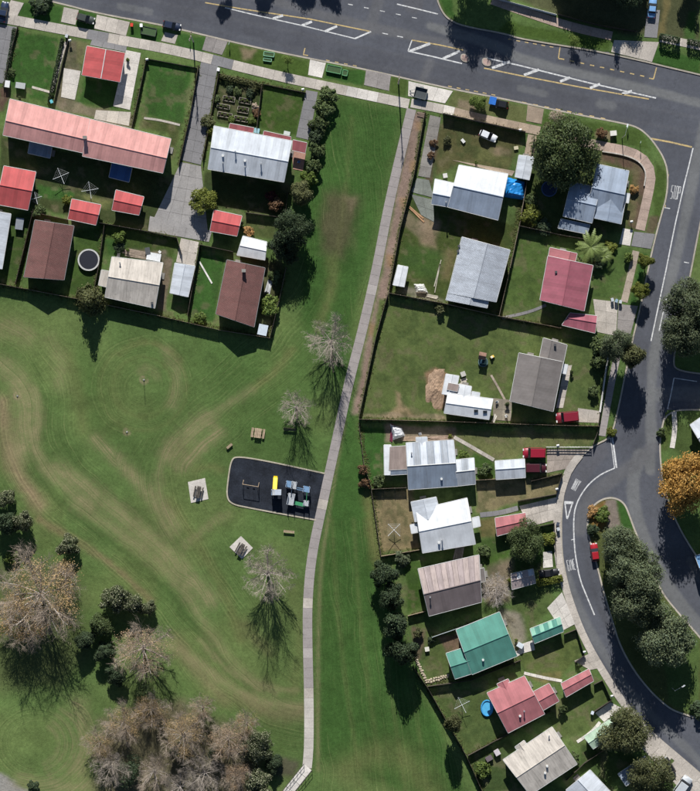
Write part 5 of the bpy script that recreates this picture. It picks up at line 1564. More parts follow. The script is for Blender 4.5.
tree('dark evergreen at the right edge of bottom wood foot', 274, 764, 9, 3.2, L_DARK, 'round', .03)
tree('small dark evergreen between bare trees of bottom wood', 215, 752, 8, 4.0, L_DARK, 'round', .03)
# --- trees north of the street, beyond the frame, that shade the roadway
tree('tall dark tree north of street casting the wide road shadow', 468, -55, 20, 13.5, L_DARK, 'round', .45)
tree('tall dark tree casting shade over the crossing refuges', 492, -50, 16, 13.0, L_DARK, 'round', .42)
tree('dark tree shading the north footpath near the bus bay', 596, -32, 24, 9.0, L_DARK, 'round', .1)
tree('dark tree shading the garden beyond the bus bay', 566, -24, 13, 6.5, L_DARK, 'round', .1)
tree('pointed dark tree casting the narrow shadow over concrete crossing', 615, -18, 10, 9.8, L_DARK, 'cone', .05)
tree('dark tree at the top edge shading the blue car drive', 636, -24, 12, 7.0, L_DARK, 'round', .1)
tree('dark tree at the top right corner beyond the hedge', 690, -20, 12, 6.0, L_DARK, 'round', .1)
tree('low dark tree at the top edge above the bus bay', 626, -14, 18, 6.5, L_DARK, 'round', .08)
tree('tree beyond the top edge casting the small round road shadow', 219, -66, 7, 10.8, L_DARK, 'round', .78)
tree('wide tree beyond the top edge shading the painted median', 300, -62, 13, 9.0, L_DARK, 'round', .3)
tree('wide tree beyond the top edge shading the far lane', 262, -60, 13, 8.6, L_DARK, 'round', .3)
tree('wide tree beyond top edge beside the side street mouth', 330, -64, 11, 9.0, L_DARK, 'round', .3)

# --- shrubs
shr = [('dark shrub on verge at the top left corner', 41, 6, 10, 1.9, L_DARK), ('olive shrub left of white roofed house corner', 207, 122, 6, 1.6, L_OLIVE), ('yellow green shrub left of the white roofed house', 210, 132, 4, 1.2, L_YEL),
 ('bronze shrub in the garden right of small red garage', 276, 205, 7, 2.2, L_BRONZE), ('dark maroon shrub near the white roofed house corner', 272, 196, 5, 1.8, L_MAROON), ('orange shrub just above the white shed', 248, 231, 5, 1.4, L_RUST), ('small green shrub above the white shed', 240, 225, 4, 1.3, L_MID),
 ('bright green shrub by the lower brown house east wall', 269, 305, 10, 2.2, L_LIME), ('small green shrub above the bright shrub at brown house', 276, 276, 6, 1.8, L_MID), ('round lime bush in narrow lawn left of brown house', 200, 317, 6, 1.2, L_LIME),
 ('green bush above the brown house at left', 39, 210, 6, 1.8, L_MID), ('green shrub beside the red shed at left', 67, 200, 5, 1.5, L_YEL), ('green round bush above the cream roofed house', 119, 238, 5.5, 2.2, L_LIME), ('dark bush below lime bush by cream house', 120, 247, 4.5, 1.2, L_DARK),
 ('topmost shrub of the hedge row by the street', 327, 95, 9, 2.6, L_MID), ('second shrub of the hedge row beside the park', 323, 108, 9, 2.6, L_MID), ('third shrub of the hedge row beside the park', 320, 124, 8, 2.4, L_MID), ('fourth shrub of the hedge row beside the park', 316, 138, 7, 2.3, L_DARK),
 ('fifth shrub of the hedge row beside the park', 317, 151, 8, 2.4, L_MID), ('sixth shrub of the hedge row beside the park', 314, 166, 8, 2.4, L_MID), ('lowest shrub of the hedge row beside the park', 310, 179, 8, 2.6, L_LIME),
 ('olive shrub at left end of front fence shade', 447, 140, 4, 1.2, L_OLIVE), ('brown shrub along the gravel drive edge', 433, 143, 4, 1.0, L_BRONZE), ('low bronze shrub along the gravel drive', 431, 155, 4, 1.0, L_BRONZE),
 ('green shrub in yard left of the blue grey house', 532, 215, 9, 2.2, L_YEL), ('green shrub at fence corner below the carport', 530, 200, 6, 1.6, L_MID), ('reddish shrub in the mulch bed by footpath curve', 634, 190, 5, 1.2, L_RUST), ('brown shrub in the mulch bed at footpath bend', 601, 133, 5.5, 1.4, L_BRONZE),
 ('yellow green shrub right of the palm', 610, 248, 6, 1.6, L_YEL), ('small lime shrub at the roadside corner of palm lawn', 628, 257, 4.5, 1.8, L_LIME), ('dark shrub below the palm', 600, 262, 6, 1.6, L_DARK), ('green shrub by the roadside fence top end', 600, 345, 9, 3.0, L_MID), ('dark green shrub inside the white roadside fence', 597, 362, 7, 2.6, L_MID), ('lower green shrub inside the white roadside fence', 594, 392, 5, 1.6, L_MID),
 ('yellow brown shrub at the tan rear fence', 440, 308, 5, 1.6, L_OLIVE),
 ('brown shrub at park fence, upper of two', 363, 470, 5, 1.8, L_BRONZE), ('brown shrub at park fence, lower of two', 365, 483, 5, 1.8, L_BRONZE), ('round green shrub by grey ribbed house corner', 378, 481, 6, 1.6, L_MID),
 ('lime shrub right of the grey ribbed house', 463, 455, 5, 1.3, L_LIME), ('dark green shrub left of the grey garage', 485, 470, 6, 1.6, L_MID), ('yellow shrub beside the leafy tree at the drive', 549, 540, 7, 1.6, L_YEL), ('green shrub right of the white and blue grey house', 483, 551, 6, 1.6, L_MID),
 ('grey green shrub below the dry brown yard', 403, 560, 8, 1.8, L_GREY), ('olive shrub beside the trampled bed left of green house', 418, 633, 5, 1.8, L_OLIVE), ('small dark shrub on lawn left of green house', 431, 640, 3.5, 1.0, L_DARK),
 ('pale spiky shrub at the bottom by dark fence', 482, 769, 8, 2.0, L_LIME), ('dark shrub at right photo edge by lowest island lawn', 699, 708, 8, 2.2, L_DARK), ('small tree shaped shrub on lawn right of red house', 563, 709, 4, 1.8, L_MID),
 ('orange and green shrub at the island tip', 594, 512, 6, 1.2, L_RUST), ('lime shrub at the traffic island tip', 603, 515, 7, 1.6, L_LIME), ('dark green shrub above the parked red car', 592, 530, 6, 1.5, L_DARK), ('small dark bush in bottom left corner', 33, 786, 6, 1.4, L_DARK),
 ('small green bush at the roadside verge top left lot', 11, 72, 4, 1.0, L_MID), ('lime shrub below the brown bare tree at left edge', 12, 556, 7, 1.8, L_LIME), ('green shrub on kerb by side street corner', 661, 433, 5, 1.4, L_MID), ('yellow bush at the limit line of slip road', 611, 432, 5, 1.2, L_YEL),
 ('green shrub at grey house corner by bottom edge', 574, 758, 6, 1.6, L_MID), ('green shrub beside blue grey roof shade fence', 545, 228, 7, 1.5, L_DARK), ('olive shrub at verge beside bare young tree', 548, 128, 6, 1.2, L_OLIVE), ('low brown flower bush on vegetable garden edge', 257, 113, 4, .9, L_BRONZE), ('pale flowering shrub on the dividing garden fence', 255, 106, 3.5, 1.0, L_PALE)]
for s in shr: shrub(*s)

# --- clipped hedges
def hedge(label, a, b, wpx, h, mat):
    p, q = W(*a), W(*b); L = (q - p).length; c = (p + q) / 2
    r = thing('hedge', label, 'hedge', (c.x, c.y, 0), 0, 'clipped hedges')
    n = int(60 * (2 * L * h + 2 * wpx * S * h + L * wpx * S))
    n = max(300, min(n, 3500))
    P, rs = box_proto(int(a[0]), n, .1)
    w = wpx * S
    N = (P - np.array([0, 0, .5])) * np.array([1, 1, 1]) + rs.normal(size=P.shape) * .3
    P = P * np.array([L, w, h]) + rs.normal(size=P.shape) * .05
    P[:, 2] = np.clip(P[:, 2], .02, None)
    me, _ = leaf_mesh('foliage', P, N, .10, rs); me.materials.append(mat)
    ang = math.atan2(q.y - p.y, q.x - p.x)
    inst('foliage', me, r, (0, 0, 0), ang)
    mb = MB()
    for i in range(max(2, int(L / .8))):
        x = -L / 2 + (i + .5) * L / max(2, int(L / .8)); mb.tube((x, 0, -.02), (x, 0, h * .8), .04, .015, 5)
    sm = mb.mesh('stem'); sm.materials.append(BARK)
    inst('stem', sm, r, (0, 0, 0), ang)
    return r
hedge('yellow green clipped hedge below the black parked car', (538, 583), (561, 578), 6, 1.3, L_YEL)
hedge('dark clipped hedge north of street, left of the pair', (660, 37), (678, 41), 5, 2.1, L_DARK)
hedge('dark clipped hedge north of street at right photo edge', (688, 42), (708, 46), 5, 1.8, L_DARK)
hedge('low dark hedge beside the grey drive at far left', (14, 32), (6, 84), 3, .8, L_DARK)
hedge('low hedge left of the red garage fence', (62, 42), (50, 100), 3, .8, L_DARK)
hedge('olive hedge along the front of the vegetable garden', (222, 77), (260, 86), 4, 1.0, L_OLIVE)

# --- palm
def palm(label, px, py, rpx, h, n=17, mat=L_LIME):
    rg = random.Random(int(px)); c = W(px, py, h)
    r = thing('palm', label, 'palm', (c.x, c.y, 0), 0, 'palms')
    t = MB()
    for i in range(6): t.tube((0, 0, h * .75 * i / 6 - .02), (0, 0, h * .75 * (i + 1) / 6), .16 - .008 * i, .15 - .008 * i, 8)
    tm = t.mesh('trunk', (0, 0, 0), True); tm.materials.append(BARK); inst('trunk', tm, r)
    for k in range(n):
        a = 2 * math.pi * k / n + rg.uniform(-.15, .15); R = rpx * S * rg.uniform(.75, 1.08); lift = rg.uniform(.1, .9)
        P = []; N = []
        mb = MB(); pv = None
        for i in range(9):
            s = i / 8; x = R * s; z = h * .75 + lift * math.sin(s * 2.2) * .9 - s * s * .9
            p = Vector((x * math.cos(a), x * math.sin(a), z))
            if pv is not None: 
                mb.tube(pv, p, .03 * (1.1 - s), n=4)
                side = Vector((-math.sin(a), math.cos(a), -.25))
                for sg in (-1, 1):
                    l = (.75 * math.sin(.35 + s * 2.4)) * .8; sd = Vector((side.x * sg, side.y * sg, -.25)); f = Vector((math.cos(a), math.sin(a), 0)) * .35
                    w_ = (p - pv) * .42
                    tip = pv + (sd + f).normalized() * l
                    mb.add([pv - w_ * .1, pv + w_, tip + w_ * .4, tip], [(0, 1, 2, 3)])
                    m2 = pv.lerp(p, .55)
                    tip = m2 + (sd + f).normalized() * l
                    mb.add([m2 - w_ * .1, m2 + w_, tip + w_ * .4, tip], [(0, 1, 2, 3)])
            pv = p
        me = mb.mesh('frond'); me.materials.append(m_plain('palm_leaf', (.16, .21, .06), .5)); inst('frond', me, r)
palm('spreading star shaped palm above the faded red roof', 591, 247, 18, 3.6)
palm('small palm right of the big spreading palm', 604, 256, 11, 2.2, 12)

# --- leafless trees
def bare_proto(seed, height=11.0, spread=5.2, limbs=11, kids=(7, 6, 4), drop=0.0, tw=.016):
    rg = random.Random(seed)
    big = MB(); fine = MB()
    th = height * .2
    top = Vector((rg.uniform(-.15, .15), rg.uniform(-.15, .15), th))
    big.tube((0, 0, -.05), top * .5, height * .030, height * .025, 8); big.tube(top * .5, top, height * .025, height * .021, 8)
    def chain(p, d, L, r, nseg, up, mb, sides):
        pts = [p]; q = p.copy(); dd = d.copy()
        for i in range(nseg):
            dd = (dd + Vector((rg.uniform(-.085, .085), rg.uniform(-.085, .085), rg.uniform(-.06, .06) + up))).normalized()
            n = q + dd * (L / nseg)
            mb.tube(q, n, r * (1 - i / nseg * .75), r * (1 - (i + 1) / nseg * .75), sides, cap=False)
            q = n; pts.append(q)
        return pts, dd
    for k in range(limbs):
        a = 2 * math.pi * k / limbs * 1.0 + rg.uniform(-.25, .25)
        e = rg.uniform(.42, .85) if k % 3 else rg.uniform(.9, 1.4)
        d = Vector((math.cos(a) * math.cos(e), math.sin(a) * math.cos(e), math.sin(e)))
        L = min(spread / max(.35, math.cos(e)), (height - th) / math.sin(e)) * rg.uniform(.78, 1.0)
        b = top + Vector((0, 0, rg.uniform(-.7, .5)))
        pts, dd = chain(b, d, L, height * .0095, 7, .02 - drop, big, 5)
        for j in range(kids[0]):
            s = rg.uniform(.18, .97); i = min(6, int(s * 7)); p = pts[i].lerp(pts[i + 1], s * 7 - i)
            a2 = rg.uniform(0, 6.28); side = Vector((math.cos(a2), math.sin(a2), rg.uniform(-.15, .7)))
            d2 = (d * .85 + side * .62).normalized(); L2 = L * .46 * (1.1 - s * .55)
            p2, _ = chain(p, d2, L2, height * .0034, 5, .02 - drop, fine, 4)
            for m in range(kids[1]):
                s2 = rg.uniform(.15, .98); i2 = min(4, int(s2 * 5)); q = p2[i2].lerp(p2[i2 + 1], s2 * 5 - i2)
                a3 = rg.uniform(0, 6.28); d3 = (d2 * .8 + Vector((math.cos(a3), math.sin(a3), rg.uniform(-.3, .6))) * .7).normalized()
                L3 = L2 * .45
                p3, _ = chain(q, d3, L3, tw, 3, .02 - drop, fine, 3)
                for m2 in range(kids[2]):
                    s3 = rg.uniform(.2, .98); i3 = min(2, int(s3 * 3)); q3 = p3[i3].lerp(p3[i3 + 1], s3 * 3 - i3)
                    a4 = rg.uniform(0, 6.28); d4 = (d3 * .8 + Vector((math.cos(a4), math.sin(a4), rg.uniform(-.3, .5))) * .7).normalized()
                    chain(q3, d4, L3 * .55, tw * .62, 1, 0, fine, 3)
    bm = big.mesh('trunk', (0, 0, 0), True); fm = fine.mesh('crown')
    bm.materials.append(BARK_P); fm.materials.append(BARK_G)
    return bm, fm
BARE = [bare_proto(5, 11.0, 5.2, 15, (9, 7, 5)), bare_proto(8, 11.0, 5.0, 14, (9, 7, 5)), bare_proto(9, 11.0, 5.2, 16, (9, 7, 5))]
def bare(label, px, py, rpx, h, k, foliage=None, bark=None, twig=None, rz=0.0, fol_scale=1.0, low=.3, group='leafless trees'):
    c = W(px, py)
    r = thing('leafless_tree', label, 'tree', (c.x, c.y, 0), 0, group)
    f = rpx * S / 5.0; g = h / 11.0
    inst('trunk', BARE[k][0], r, (0, 0, 0), rz, (f, f, g), bark or BARK_P); inst('crown', BARE[k][1], r, (0, 0, 0), rz, (f, f, g), twig or BARK_G)
    if foliage:
        inst('foliage', HAZE[k % 3], r, (0, 0, h * low), rz, (rpx * S * fol_scale, rpx * S * fol_scale, h * (1 - low) * .98), foliage)
    return r
bare('leafless pale tree nearest the fence, beside the upper park path', 331, 342, 25, 11.5, 0)
bare('smaller leafless pale tree just above the black playground', 297, 407, 19, 9.0, 1, rz=1.0)
bare('leafless pale tree standing below the black playground', 268, 572, 27, 13.5, 2, rz=2.0)
bare('huge pinkish brown leafless tree at the left photo edge', 42, 594, 47, 13.5, 0, L_TAN, BARK_P, BARK_T, .5, .98)
bare('orange tinged leafless tree overlapping the huge one, bottom left', 24, 620, 30, 9.0, 2, L_RUST, BARK_G, BARK_T, 2.2)
bare('tan leafless tree with round crown at middle of the wood', 144, 646, 31, 12.0, 1, L_PINK, BARK_P, BARK_T, 2.5, 1.02)
bare('grey leafless tree with pale radiating limbs in the bottom wood', 184, 733, 26, 9.0, 2, L_TAN, BARK_P, BARK_T, 1.2, .95)
bare('tan leafless tree at the left of the bottom wood', 124, 722, 22, 7.0, 0, L_TAN, BARK_G, BARK_T, .2)
bare('tan leafless tree at the right of the bottom wood', 228, 737, 23, 8.0, 1, L_PINK, BARK_G, BARK_T, 3.0)
bare('small tan leafless tree at upper tip of bottom wood', 203, 706, 14, 6.0, 0, L_PINK, BARK_P, BARK_T, 4.0)
bare('grey leafless tree near the bottom edge of the wood', 205, 772, 22, 8.0, 2, None, BARK_P, BARK_G, 5.0)
bare('dull leafless tree in the bottom wood left corner', 112, 765, 20, 8.5, 1, None, BARK_G, BARK_G, 1.7)
bare('thin leafless tree between tan ones in bottom wood', 155, 770, 19, 7.5, 0, None, BARK_P, BARK_T, 2.7)
bare('leafless tree filling the middle of bottom wood', 152, 708, 20, 7.0, 1, L_TAN, BARK_P, BARK_T, 2.2)
bare('tan leafless tree at far left tip of bottom wood', 100, 742, 17, 6.5, 2, L_TAN, BARK_G, BARK_T, 5.2)
bare('tan leafless tree beside upper evergreen of bottom wood', 247, 722, 14, 6.0, 0, L_TAN, BARK_P, BARK_T, 3.3)
bare('grey leafless tree cut by the bottom edge of wood', 180, 786, 19, 7.0, 1, None, BARK_P, BARK_G, 4.4)
bare('tan leafless tree left of lone round evergreen', 66, 572, 15, 6.0, 1, L_TAN, BARK_P, BARK_T, 1.4)
bare('low leafless tree at bottom wood near pale tipped evergreen', 236, 775, 16, 6.0, 2, L_PINK, BARK_G, BARK_T, .9)
bare('pale leafless shrubby tree beside the pinkish grey shed', 496, 588, 17, 4.0, 1, L_PALE, BARK_P, BARK_P, .4, .8, .25)

# --- rough grass left along fences, walls and edges by the mower
def rough_grass():
    rs = np.random.RandomState(77); P = []
    lines = [[(-30, 279), (78, 299), (160, 316), (270, 338)], [(270, 338), (286, 268)], [(199, 66), (179, 166)], [(219, 74), (203, 160)], [(147, 58), (132, 128)], [(18, 27), (4, 88)], [(34, 210), (16, 284)], [(105, 224), (93, 300)], [(100, 223), (177, 238)], [(200, 245), (188, 316)], [(425, 112), (414, 175), (400, 230), (389, 292)], [(388, 294), (359, 418)], [(389, 293), (498, 316), (560, 328)], [(443, 114), (525, 132)], [(534, 136), (499, 316)], [(519, 226), (588, 240)], [(359, 419), (598, 426)], [(610, 342), (600, 412)], [(359, 424), (371, 487), (381, 555)], [(372, 489), (406, 488)], [(531, 481), (562, 474)], [(381, 556), (420, 550)], [(408, 616), (425, 611)], [(432, 637), (486, 618)], [(428, 686), (520, 660)], [(414, 668), (446, 720), (466, 755), (484, 795)], [(468, 755), (550, 711)], [(502, 318), (562, 328)], [(220, 74), (306, 93)], [(288, 192), (246, 213)]]
    for l in lines:
        for a, b in zip(l, l[1:]):
            L = math.hypot(b[0] - a[0], b[1] - a[1])
            for _ in range(int(L * 2.2)):
                t = rs.rand(); P.append((a[0] + (b[0] - a[0]) * t + rs.normal() * 1.3, a[1] + (b[1] - a[1]) * t + rs.normal() * 1.3))
    P = np.array(P); road_in = in_poly(P[:, 0], P[:, 1], ROAD) & ~in_poly(P[:, 0], P[:, 1], ISLAND); P = P[~road_in]
    n = len(P); k = 9
    X = (P[:, 0] - PW / 2) * S; Y = (PH / 2 - P[:, 1]) * S
    sc = rs.uniform(.5, 1.3, n)
    C = np.stack([np.repeat(X, k) + rs.normal(size=n * k) * .13 * np.repeat(sc, k), np.repeat(Y, k) + rs.normal(size=n * k) * .13 * np.repeat(sc, k), np.abs(rs.normal(size=n * k)) * .03 * np.repeat(sc, k) + .03], 1)
    N = rs.normal(size=(n * k, 3)) * .5 + np.array([0, .3, 1.0])
    me, _ = leaf_mesh('rough_grass', C, N, .05, rs, 2.0); me.materials.append(m_leaf('leaf_rough_grass', (.105, .125, .045), None, .6))
    o = bpy.data.objects.new('rough_grass', me); COL.objects.link(o)
    tag(o, 'rough uncut grass tufts along the fences and in corners of the yards', 'grass', None, 'stuff')
rough_grass()
# ------------------------------------------------------------------ vehicles
M_TYRE = m_plain('tyre', (.02, .02, .02), .9); M_RIM = m_plain('rim', (.45, .45, .46), .35, .5, .7); M_LAMP = m_plain('headlight', (.75, .75, .72), .15, .5); M_TAIL = m_plain('tail_light', (.35, .02, .02), .2, .5); M_CARGLASS = m_glass('car_glass', (.012, .014, .018))
def loft(mb, secs):
    """secs: list of rings with equal point counts"""
    n = len(secs[0]); vs = [p for s in secs for p in s]; fs = []
    for i in range(len(secs) - 1):
        for j in range(n): fs.append((i * n + j, i * n + (j + 1) % n, (i + 1) * n + (j + 1) % n, (i + 1) * n + j))
    fs.append(tuple(range(n))[::-1]); fs.append(tuple(range((len(secs) - 1) * n, len(secs) * n)))
    return mb.add(vs, fs)
def car_proto(L=4.3, Wd=1.74, kind='hatch'):
    r = bpy.data.objects.new('car', None); COL.objects.link(r)
    hl = L / 2; hw = Wd / 2
    def ring(x, w, z0, z1): return [(x, -w * .92, z0), (x, -w, (z0 + z1) / 2), (x, -w * .90, z1), (x, 0, z1 + .03), (x, w * .90, z1), (x, w, (z0 + z1) / 2), (x, w * .92, z0)]
    van = kind == 'van'
    zb = .95 if van else .82
    st = [(-hl, .84, .42, .72), (-hl + .1, .93, .30, zb), (-hl * .6, 1.0, .24, zb + .04), (0, 1.0, .22, zb + .03), (hl * .45, .99, .24, zb - .0), (hl * .78, .95, .26, zb - .12), (hl - .1, .88, .32, zb - .22), (hl, .76, .42, zb - .32)]
    body = part('body', loft(MB(), [ring(x, hw * w, a, b) for x, w, a, b in st]), m_paint('car_white', (.7, .71, .72)), r, True)
    rear = -hl + (.12 if kind in ('hatch', 'van') else .95); front = hl * (.42 if not van else .55); rt = 1.46 if not van else 1.75
    r0, r1 = rear + (.35 if not van else .12), front - (.75 if not van else .5)
    tw = hw * .80; bw = hw * .93; zg = zb + .0
    part('cabin_roof', MB().hexa([(r0, -tw, rt - .06), (r1, -tw, rt - .06), (r1, tw, rt - .06), (r0, tw, rt - .06)], [(r0 + .06, -tw * .93, rt), (r1 - .06, -tw * .93, rt), (r1 - .06, tw * .93, rt), (r0 + .06, tw * .93, rt)]), m_paint('car_white', (.7, .71, .72)), r)
    lo = [(rear, -bw, zg), (front, -bw, zg), (front, bw, zg), (rear, bw, zg)]; hi = [(r0, -tw, rt - .06), (r1, -tw, rt - .06), (r1, tw, rt - .06), (r0, tw, rt - .06)]
    for nm, a, b in (('windscreen', 1, 2), ('rear_window', 3, 0), ('side_window', 0, 1), ('side_window', 2, 3)):
        q = [Vector(lo[a]), Vector(lo[b]), Vector(hi[b]), Vector(hi[a])]
        nn = (q[1] - q[0]).cross(q[3] - q[0]).normalized() * .04
        part(nm, MB().hexa([p - nn for p in q], q), M_CARGLASS, r)
    for sx_ in (-.62, .62):
        for s in (-1, 1):
            w = part('wheel', MB().tube((hl * sx_, s * (hw - .20), .31), (hl * sx_, s * (hw + .005), .31), .31, n=16), M_TYRE, r)
            part('rim', MB().tube((hl * sx_, s * (hw - .1), .31), (hl * sx_, s * (hw + .02), .31), .18, n=12), M_RIM, w)
    for s in (-1, 1):
        part('headlight', MB().box((hl - .12, s * hw * .62, zb - .22), (.26, .36, .14)), M_LAMP, r)
        part('tail_light', MB().box((-hl + .06, s * hw * .72, .72), (.12, .28, .16)), M_TAIL, r)
        part('wing_mirror', MB().box((front - .35, s * (hw + .06), zb + .1), (.16, .2, .14)), M_DARKSTEEL, r)
    return r
PROTO = {k: car_proto(*a) for k, a in {'hatch': (4.0, 1.72, 'hatch'), 'sedan': (4.5, 1.76, 'sedan'), 'van': (4.8, 1.85, 'van')}.items()}
used = set()
def car(label, px, py, deg, kind, col, z=.0, name='car', cat='car'):
    """deg: heading, anticlockwise from the right of the photo"""
    r = copy_tree(PROTO[kind]) if kind in used else PROTO[kind]
    used.add(kind)
    r.name = name
    p = W(px, py); r.location = (p.x, p.y, z); r.rotation_euler = (0, 0, math.radians(deg))
    tag(r, label, cat, 'parked vehicles')
    m = m_paint('car_%d_%d_%d' % tuple(int(c * 1000) for c in col), col)
    for ch in r.children:
        if ch.name.split('.')[0] in ('body', 'cabin_roof'):
            ch.material_slots[0].link = 'OBJECT'; ch.material_slots[0].material = m
    return r
car('dark navy car parked on the street at upper left', 172, 26, -12, 'hatch', (.02, .03, .06), ZR + .012)
car('white car parked across the lawn behind a front fence', 488, 136, -24, 'hatch', (.72, .74, .77), .02)
car('black car on the verge with blue sheet over its nose', 499, 104, 168, 'hatch', (.015, .016, .02), .0)
car('red car parked at the kerb of the traffic island', 594.5, 552, 98, 'hatch', (.36, .015, .025), ZR + .012)
car('red van beside the grey garage on tan drive', 534, 453, 180, 'van', (.28, .012, .03), .03, 'van', 'van').scale = (1.05, 1.3, 1.1)
car('dark maroon van parked directly below the red van', 535.5, 468, 0, 'van', (.07, .012, .02), .0, 'van', 'van').scale = (1.0, 1.2, 1.0)
car('black car parked beside the yellow green clipped hedge', 549, 573, 6, 'sedan', (.015, .015, .018), .0)
car('dark red car in shade below the taupe roofed house', 567, 417, 186, 'van', (.22, .015, .03), .04, 'van', 'van')
car('blue car on the drive at the top edge', 652, 8, 84, 'sedan', (.18, .36, .62), .05)
car('dark blue car cut by the top left corner', 4, 12, 78, 'sedan', (.02, .035, .075), .05)
car('dark green grey car parked on the grass verge, upper left', 86, 19, -16, 'hatch', (.055, .065, .058), .0)
car('light grey van cut by the bottom edge at right', 682, 786, 54, 'van', (.5, .53, .56), .06, 'van', 'van')
car('small black car by the footpath left of the grey van', 668, 765, 122, 'hatch', (.015, .015, .018), .05)
# blue sheet over the nose
p = W(492.5, 101); solo('sheet', MB().box((p.x, p.y, .86), (1.5, 1.7, .1), math.radians(-12)), m_plain('sheet_blue', (.03, .16, .55), .5), 'small blue sheet spread over the nose of the black car', 'sheet', (p.x, p.y, .8))

def trailer():
    p = W(420.5, 93.5); a = math.radians(-14)
    r = thing('trailer', 'grey box trailer with its drawbar pointing left at park path mouth', 'trailer', (p.x, p.y, .03), a); ORIGIN[r.name] = Vector((0, 0, 0))
    g = m_plain('trailer_grey', (.20, .22, .22)); dk = m_plain('trailer_bed', (.07, .08, .085))
    part('bed', MB().box((0, 0, .5), (2.6, 2.3, .1)), dk, r)
    for x, y, sx_, sy_ in ((0, 1.17, 2.7, .06), (0, -1.17, 2.7, .06), (1.33, 0, .06, 2.3), (-1.33, 0, .06, 2.3)): part('side_panel', MB().box((x, y, .78), (sx_, sy_, .5)), g, r)
    for s in (-1, 1):
        part('drawbar', MB().tube((-1.3, s * .6, .45), (-2.5, 0, .42), .05, n=6), g, r)
        part('wheel', MB().tube((0, s * 1.22, .32), (0, s * 1.42, .32), .32, n=14), M_TYRE, r)
        part('mudguard', MB().box((0, s * 1.33, .70), (.9, .26, .05)), g, r)
    part('jockey_wheel', MB().tube((-2.3, -.05, .1), (-2.3, .05, .1), .13, n=10), M_TYRE, r); part('jockey_post', MB().tube((-2.3, 0, .1), (-2.3, 0, .8), .03, n=6), g, r)
trailer()

# ------------------------------------------------------------------ poles, lamps, signs, bins
M_POLE = m_plain('pole_concrete', (.42, .40, .37)); M_POLEW = m_timber('pole_timber', (.2, .15, .11))
def power_pole(label, px, py, h=10.8, ang=78, arms=2, base_z=0):
    p = W(px, py); r = thing('power_pole', label, 'pole', (p.x, p.y, base_z), math.radians(ang), 'street poles'); ORIGIN[r.name] = Vector((0, 0, 0))
    part('pole', MB().tube((0, 0, -.1), (0, 0, h), .16, .11, 10), M_POLE, r)
    for k in range(arms):
        z = h - .3 - k * .9
        a = part('cross_arm', MB().box((0, .12, z), (2.2, .1, .12)), M_POLEW, r)
        for x in (-1.0, -.55, .55, 1.0): part('insulator', MB().tube((x, .12, z + .05), (x, .12, z + .25), .05, n=6), m_plain('insulator', (.5, .42, .36)), a)
power_pole('power pole on the verge beside long grey shared driveway', 193.5, 42)
power_pole('power pole at the top of the park strip near trailer', 398.5, 84, 11.0)
def street_lamp(label, px, py, h, ang, arm=1.8):
    p = W(px, py); r = thing('street_lamp', label, 'street lamp', (p.x, p.y, 0), math.radians(ang), 'street lamps'); ORIGIN[r.name] = Vector((0, 0, 0))
    part('pole', MB().tube((0, 0, -.1), (0, 0, h), .10, .06, 8), M_STEEL, r)
    part('arm', MB().tube((0, 0, h - .05), (arm, 0, h + .25), .04, n=6), M_STEEL, r)
    part('lamp_head', MB().box((arm + .3, 0, h + .25), (.75, .28, .14)), m_plain('lamp_shell', (.7, .72, .72)), r)
street_lamp('street lamp on the verge above the blue grey roofed house', 622, 138, 7.6, 78)
street_lamp('street lamp on lowest lawn of the traffic island', 672, 688, 6.0, 30)
def bin_(label, px, py, col, h=1.05):
    p = W(px, py); r = thing('wheelie_bin', label, 'bin', (p.x, p.y, .02), random.Random(int(px)).uniform(-.4, .4), 'wheelie bins'); ORIGIN[r.name] = Vector((0, 0, 0))
    m = m_plain('bin_%d' % int(1000 * sum(col)), col, .5)
    part('body', MB().box((0, 0, h * .47), (.5, .58, h * .86), taper=1.12), m, r)
    part('lid', MB().box((0, .02, h * .93), (.62, .72, .08)), m_plain('bin_lid_%d' % int(1000 * sum(col)), tuple(c * 1.3 for c in col), .5), r)
    for s in (-1, 1): part('wheel', MB().tube((s * .2, .32, .1), (s * .28, .32, .1), .1, n=10), M_TYRE, r)
    part('handle', MB().tube((-.2, .42, h * .9), (.2, .42, h * .9), .025, n=6), m, r)
GB = (.03, .07, .045); RB = (.4, .42, .44)
bin_('pale bin on drive below roadside palm lawn, leftmost of three', 612, 300, RB); bin_('middle bin of three on drive below palm lawn', 616, 301, (.22, .3, .36)); bin_('rightmost of three bins on drive below palm lawn', 620, 302, RB)
bin_('dark bin at kerb by the slip road, upper of two', 557.5, 524, (.05, .06, .09)); bin_('pale bin at kerb by the slip road, lower of two', 558, 529, RB)
bin_('pale bin beside fence right of lower red garage', 592, 712.5, (.5, .55, .6)); bin_('dark bin by the drive at far upper left', 67, 36.5, RB)
bin_('white bin at the end of vegetable garden drive', 218.5, 70, (.66, .66, .66)); bin_('blue green bin at terrace left end', 52, 102, (.1, .36, .42)); bin_('red bin on verge right of wide concrete crossing', 132, 25.5, (.5, .05, .03)); bin_('white bin on verge above bright lawn', 141.5, 26, (.7, .72, .72))
bin_('pale bin beside cream roofed house annex', 594, 716.5, (.5, .55, .6)) if False else None
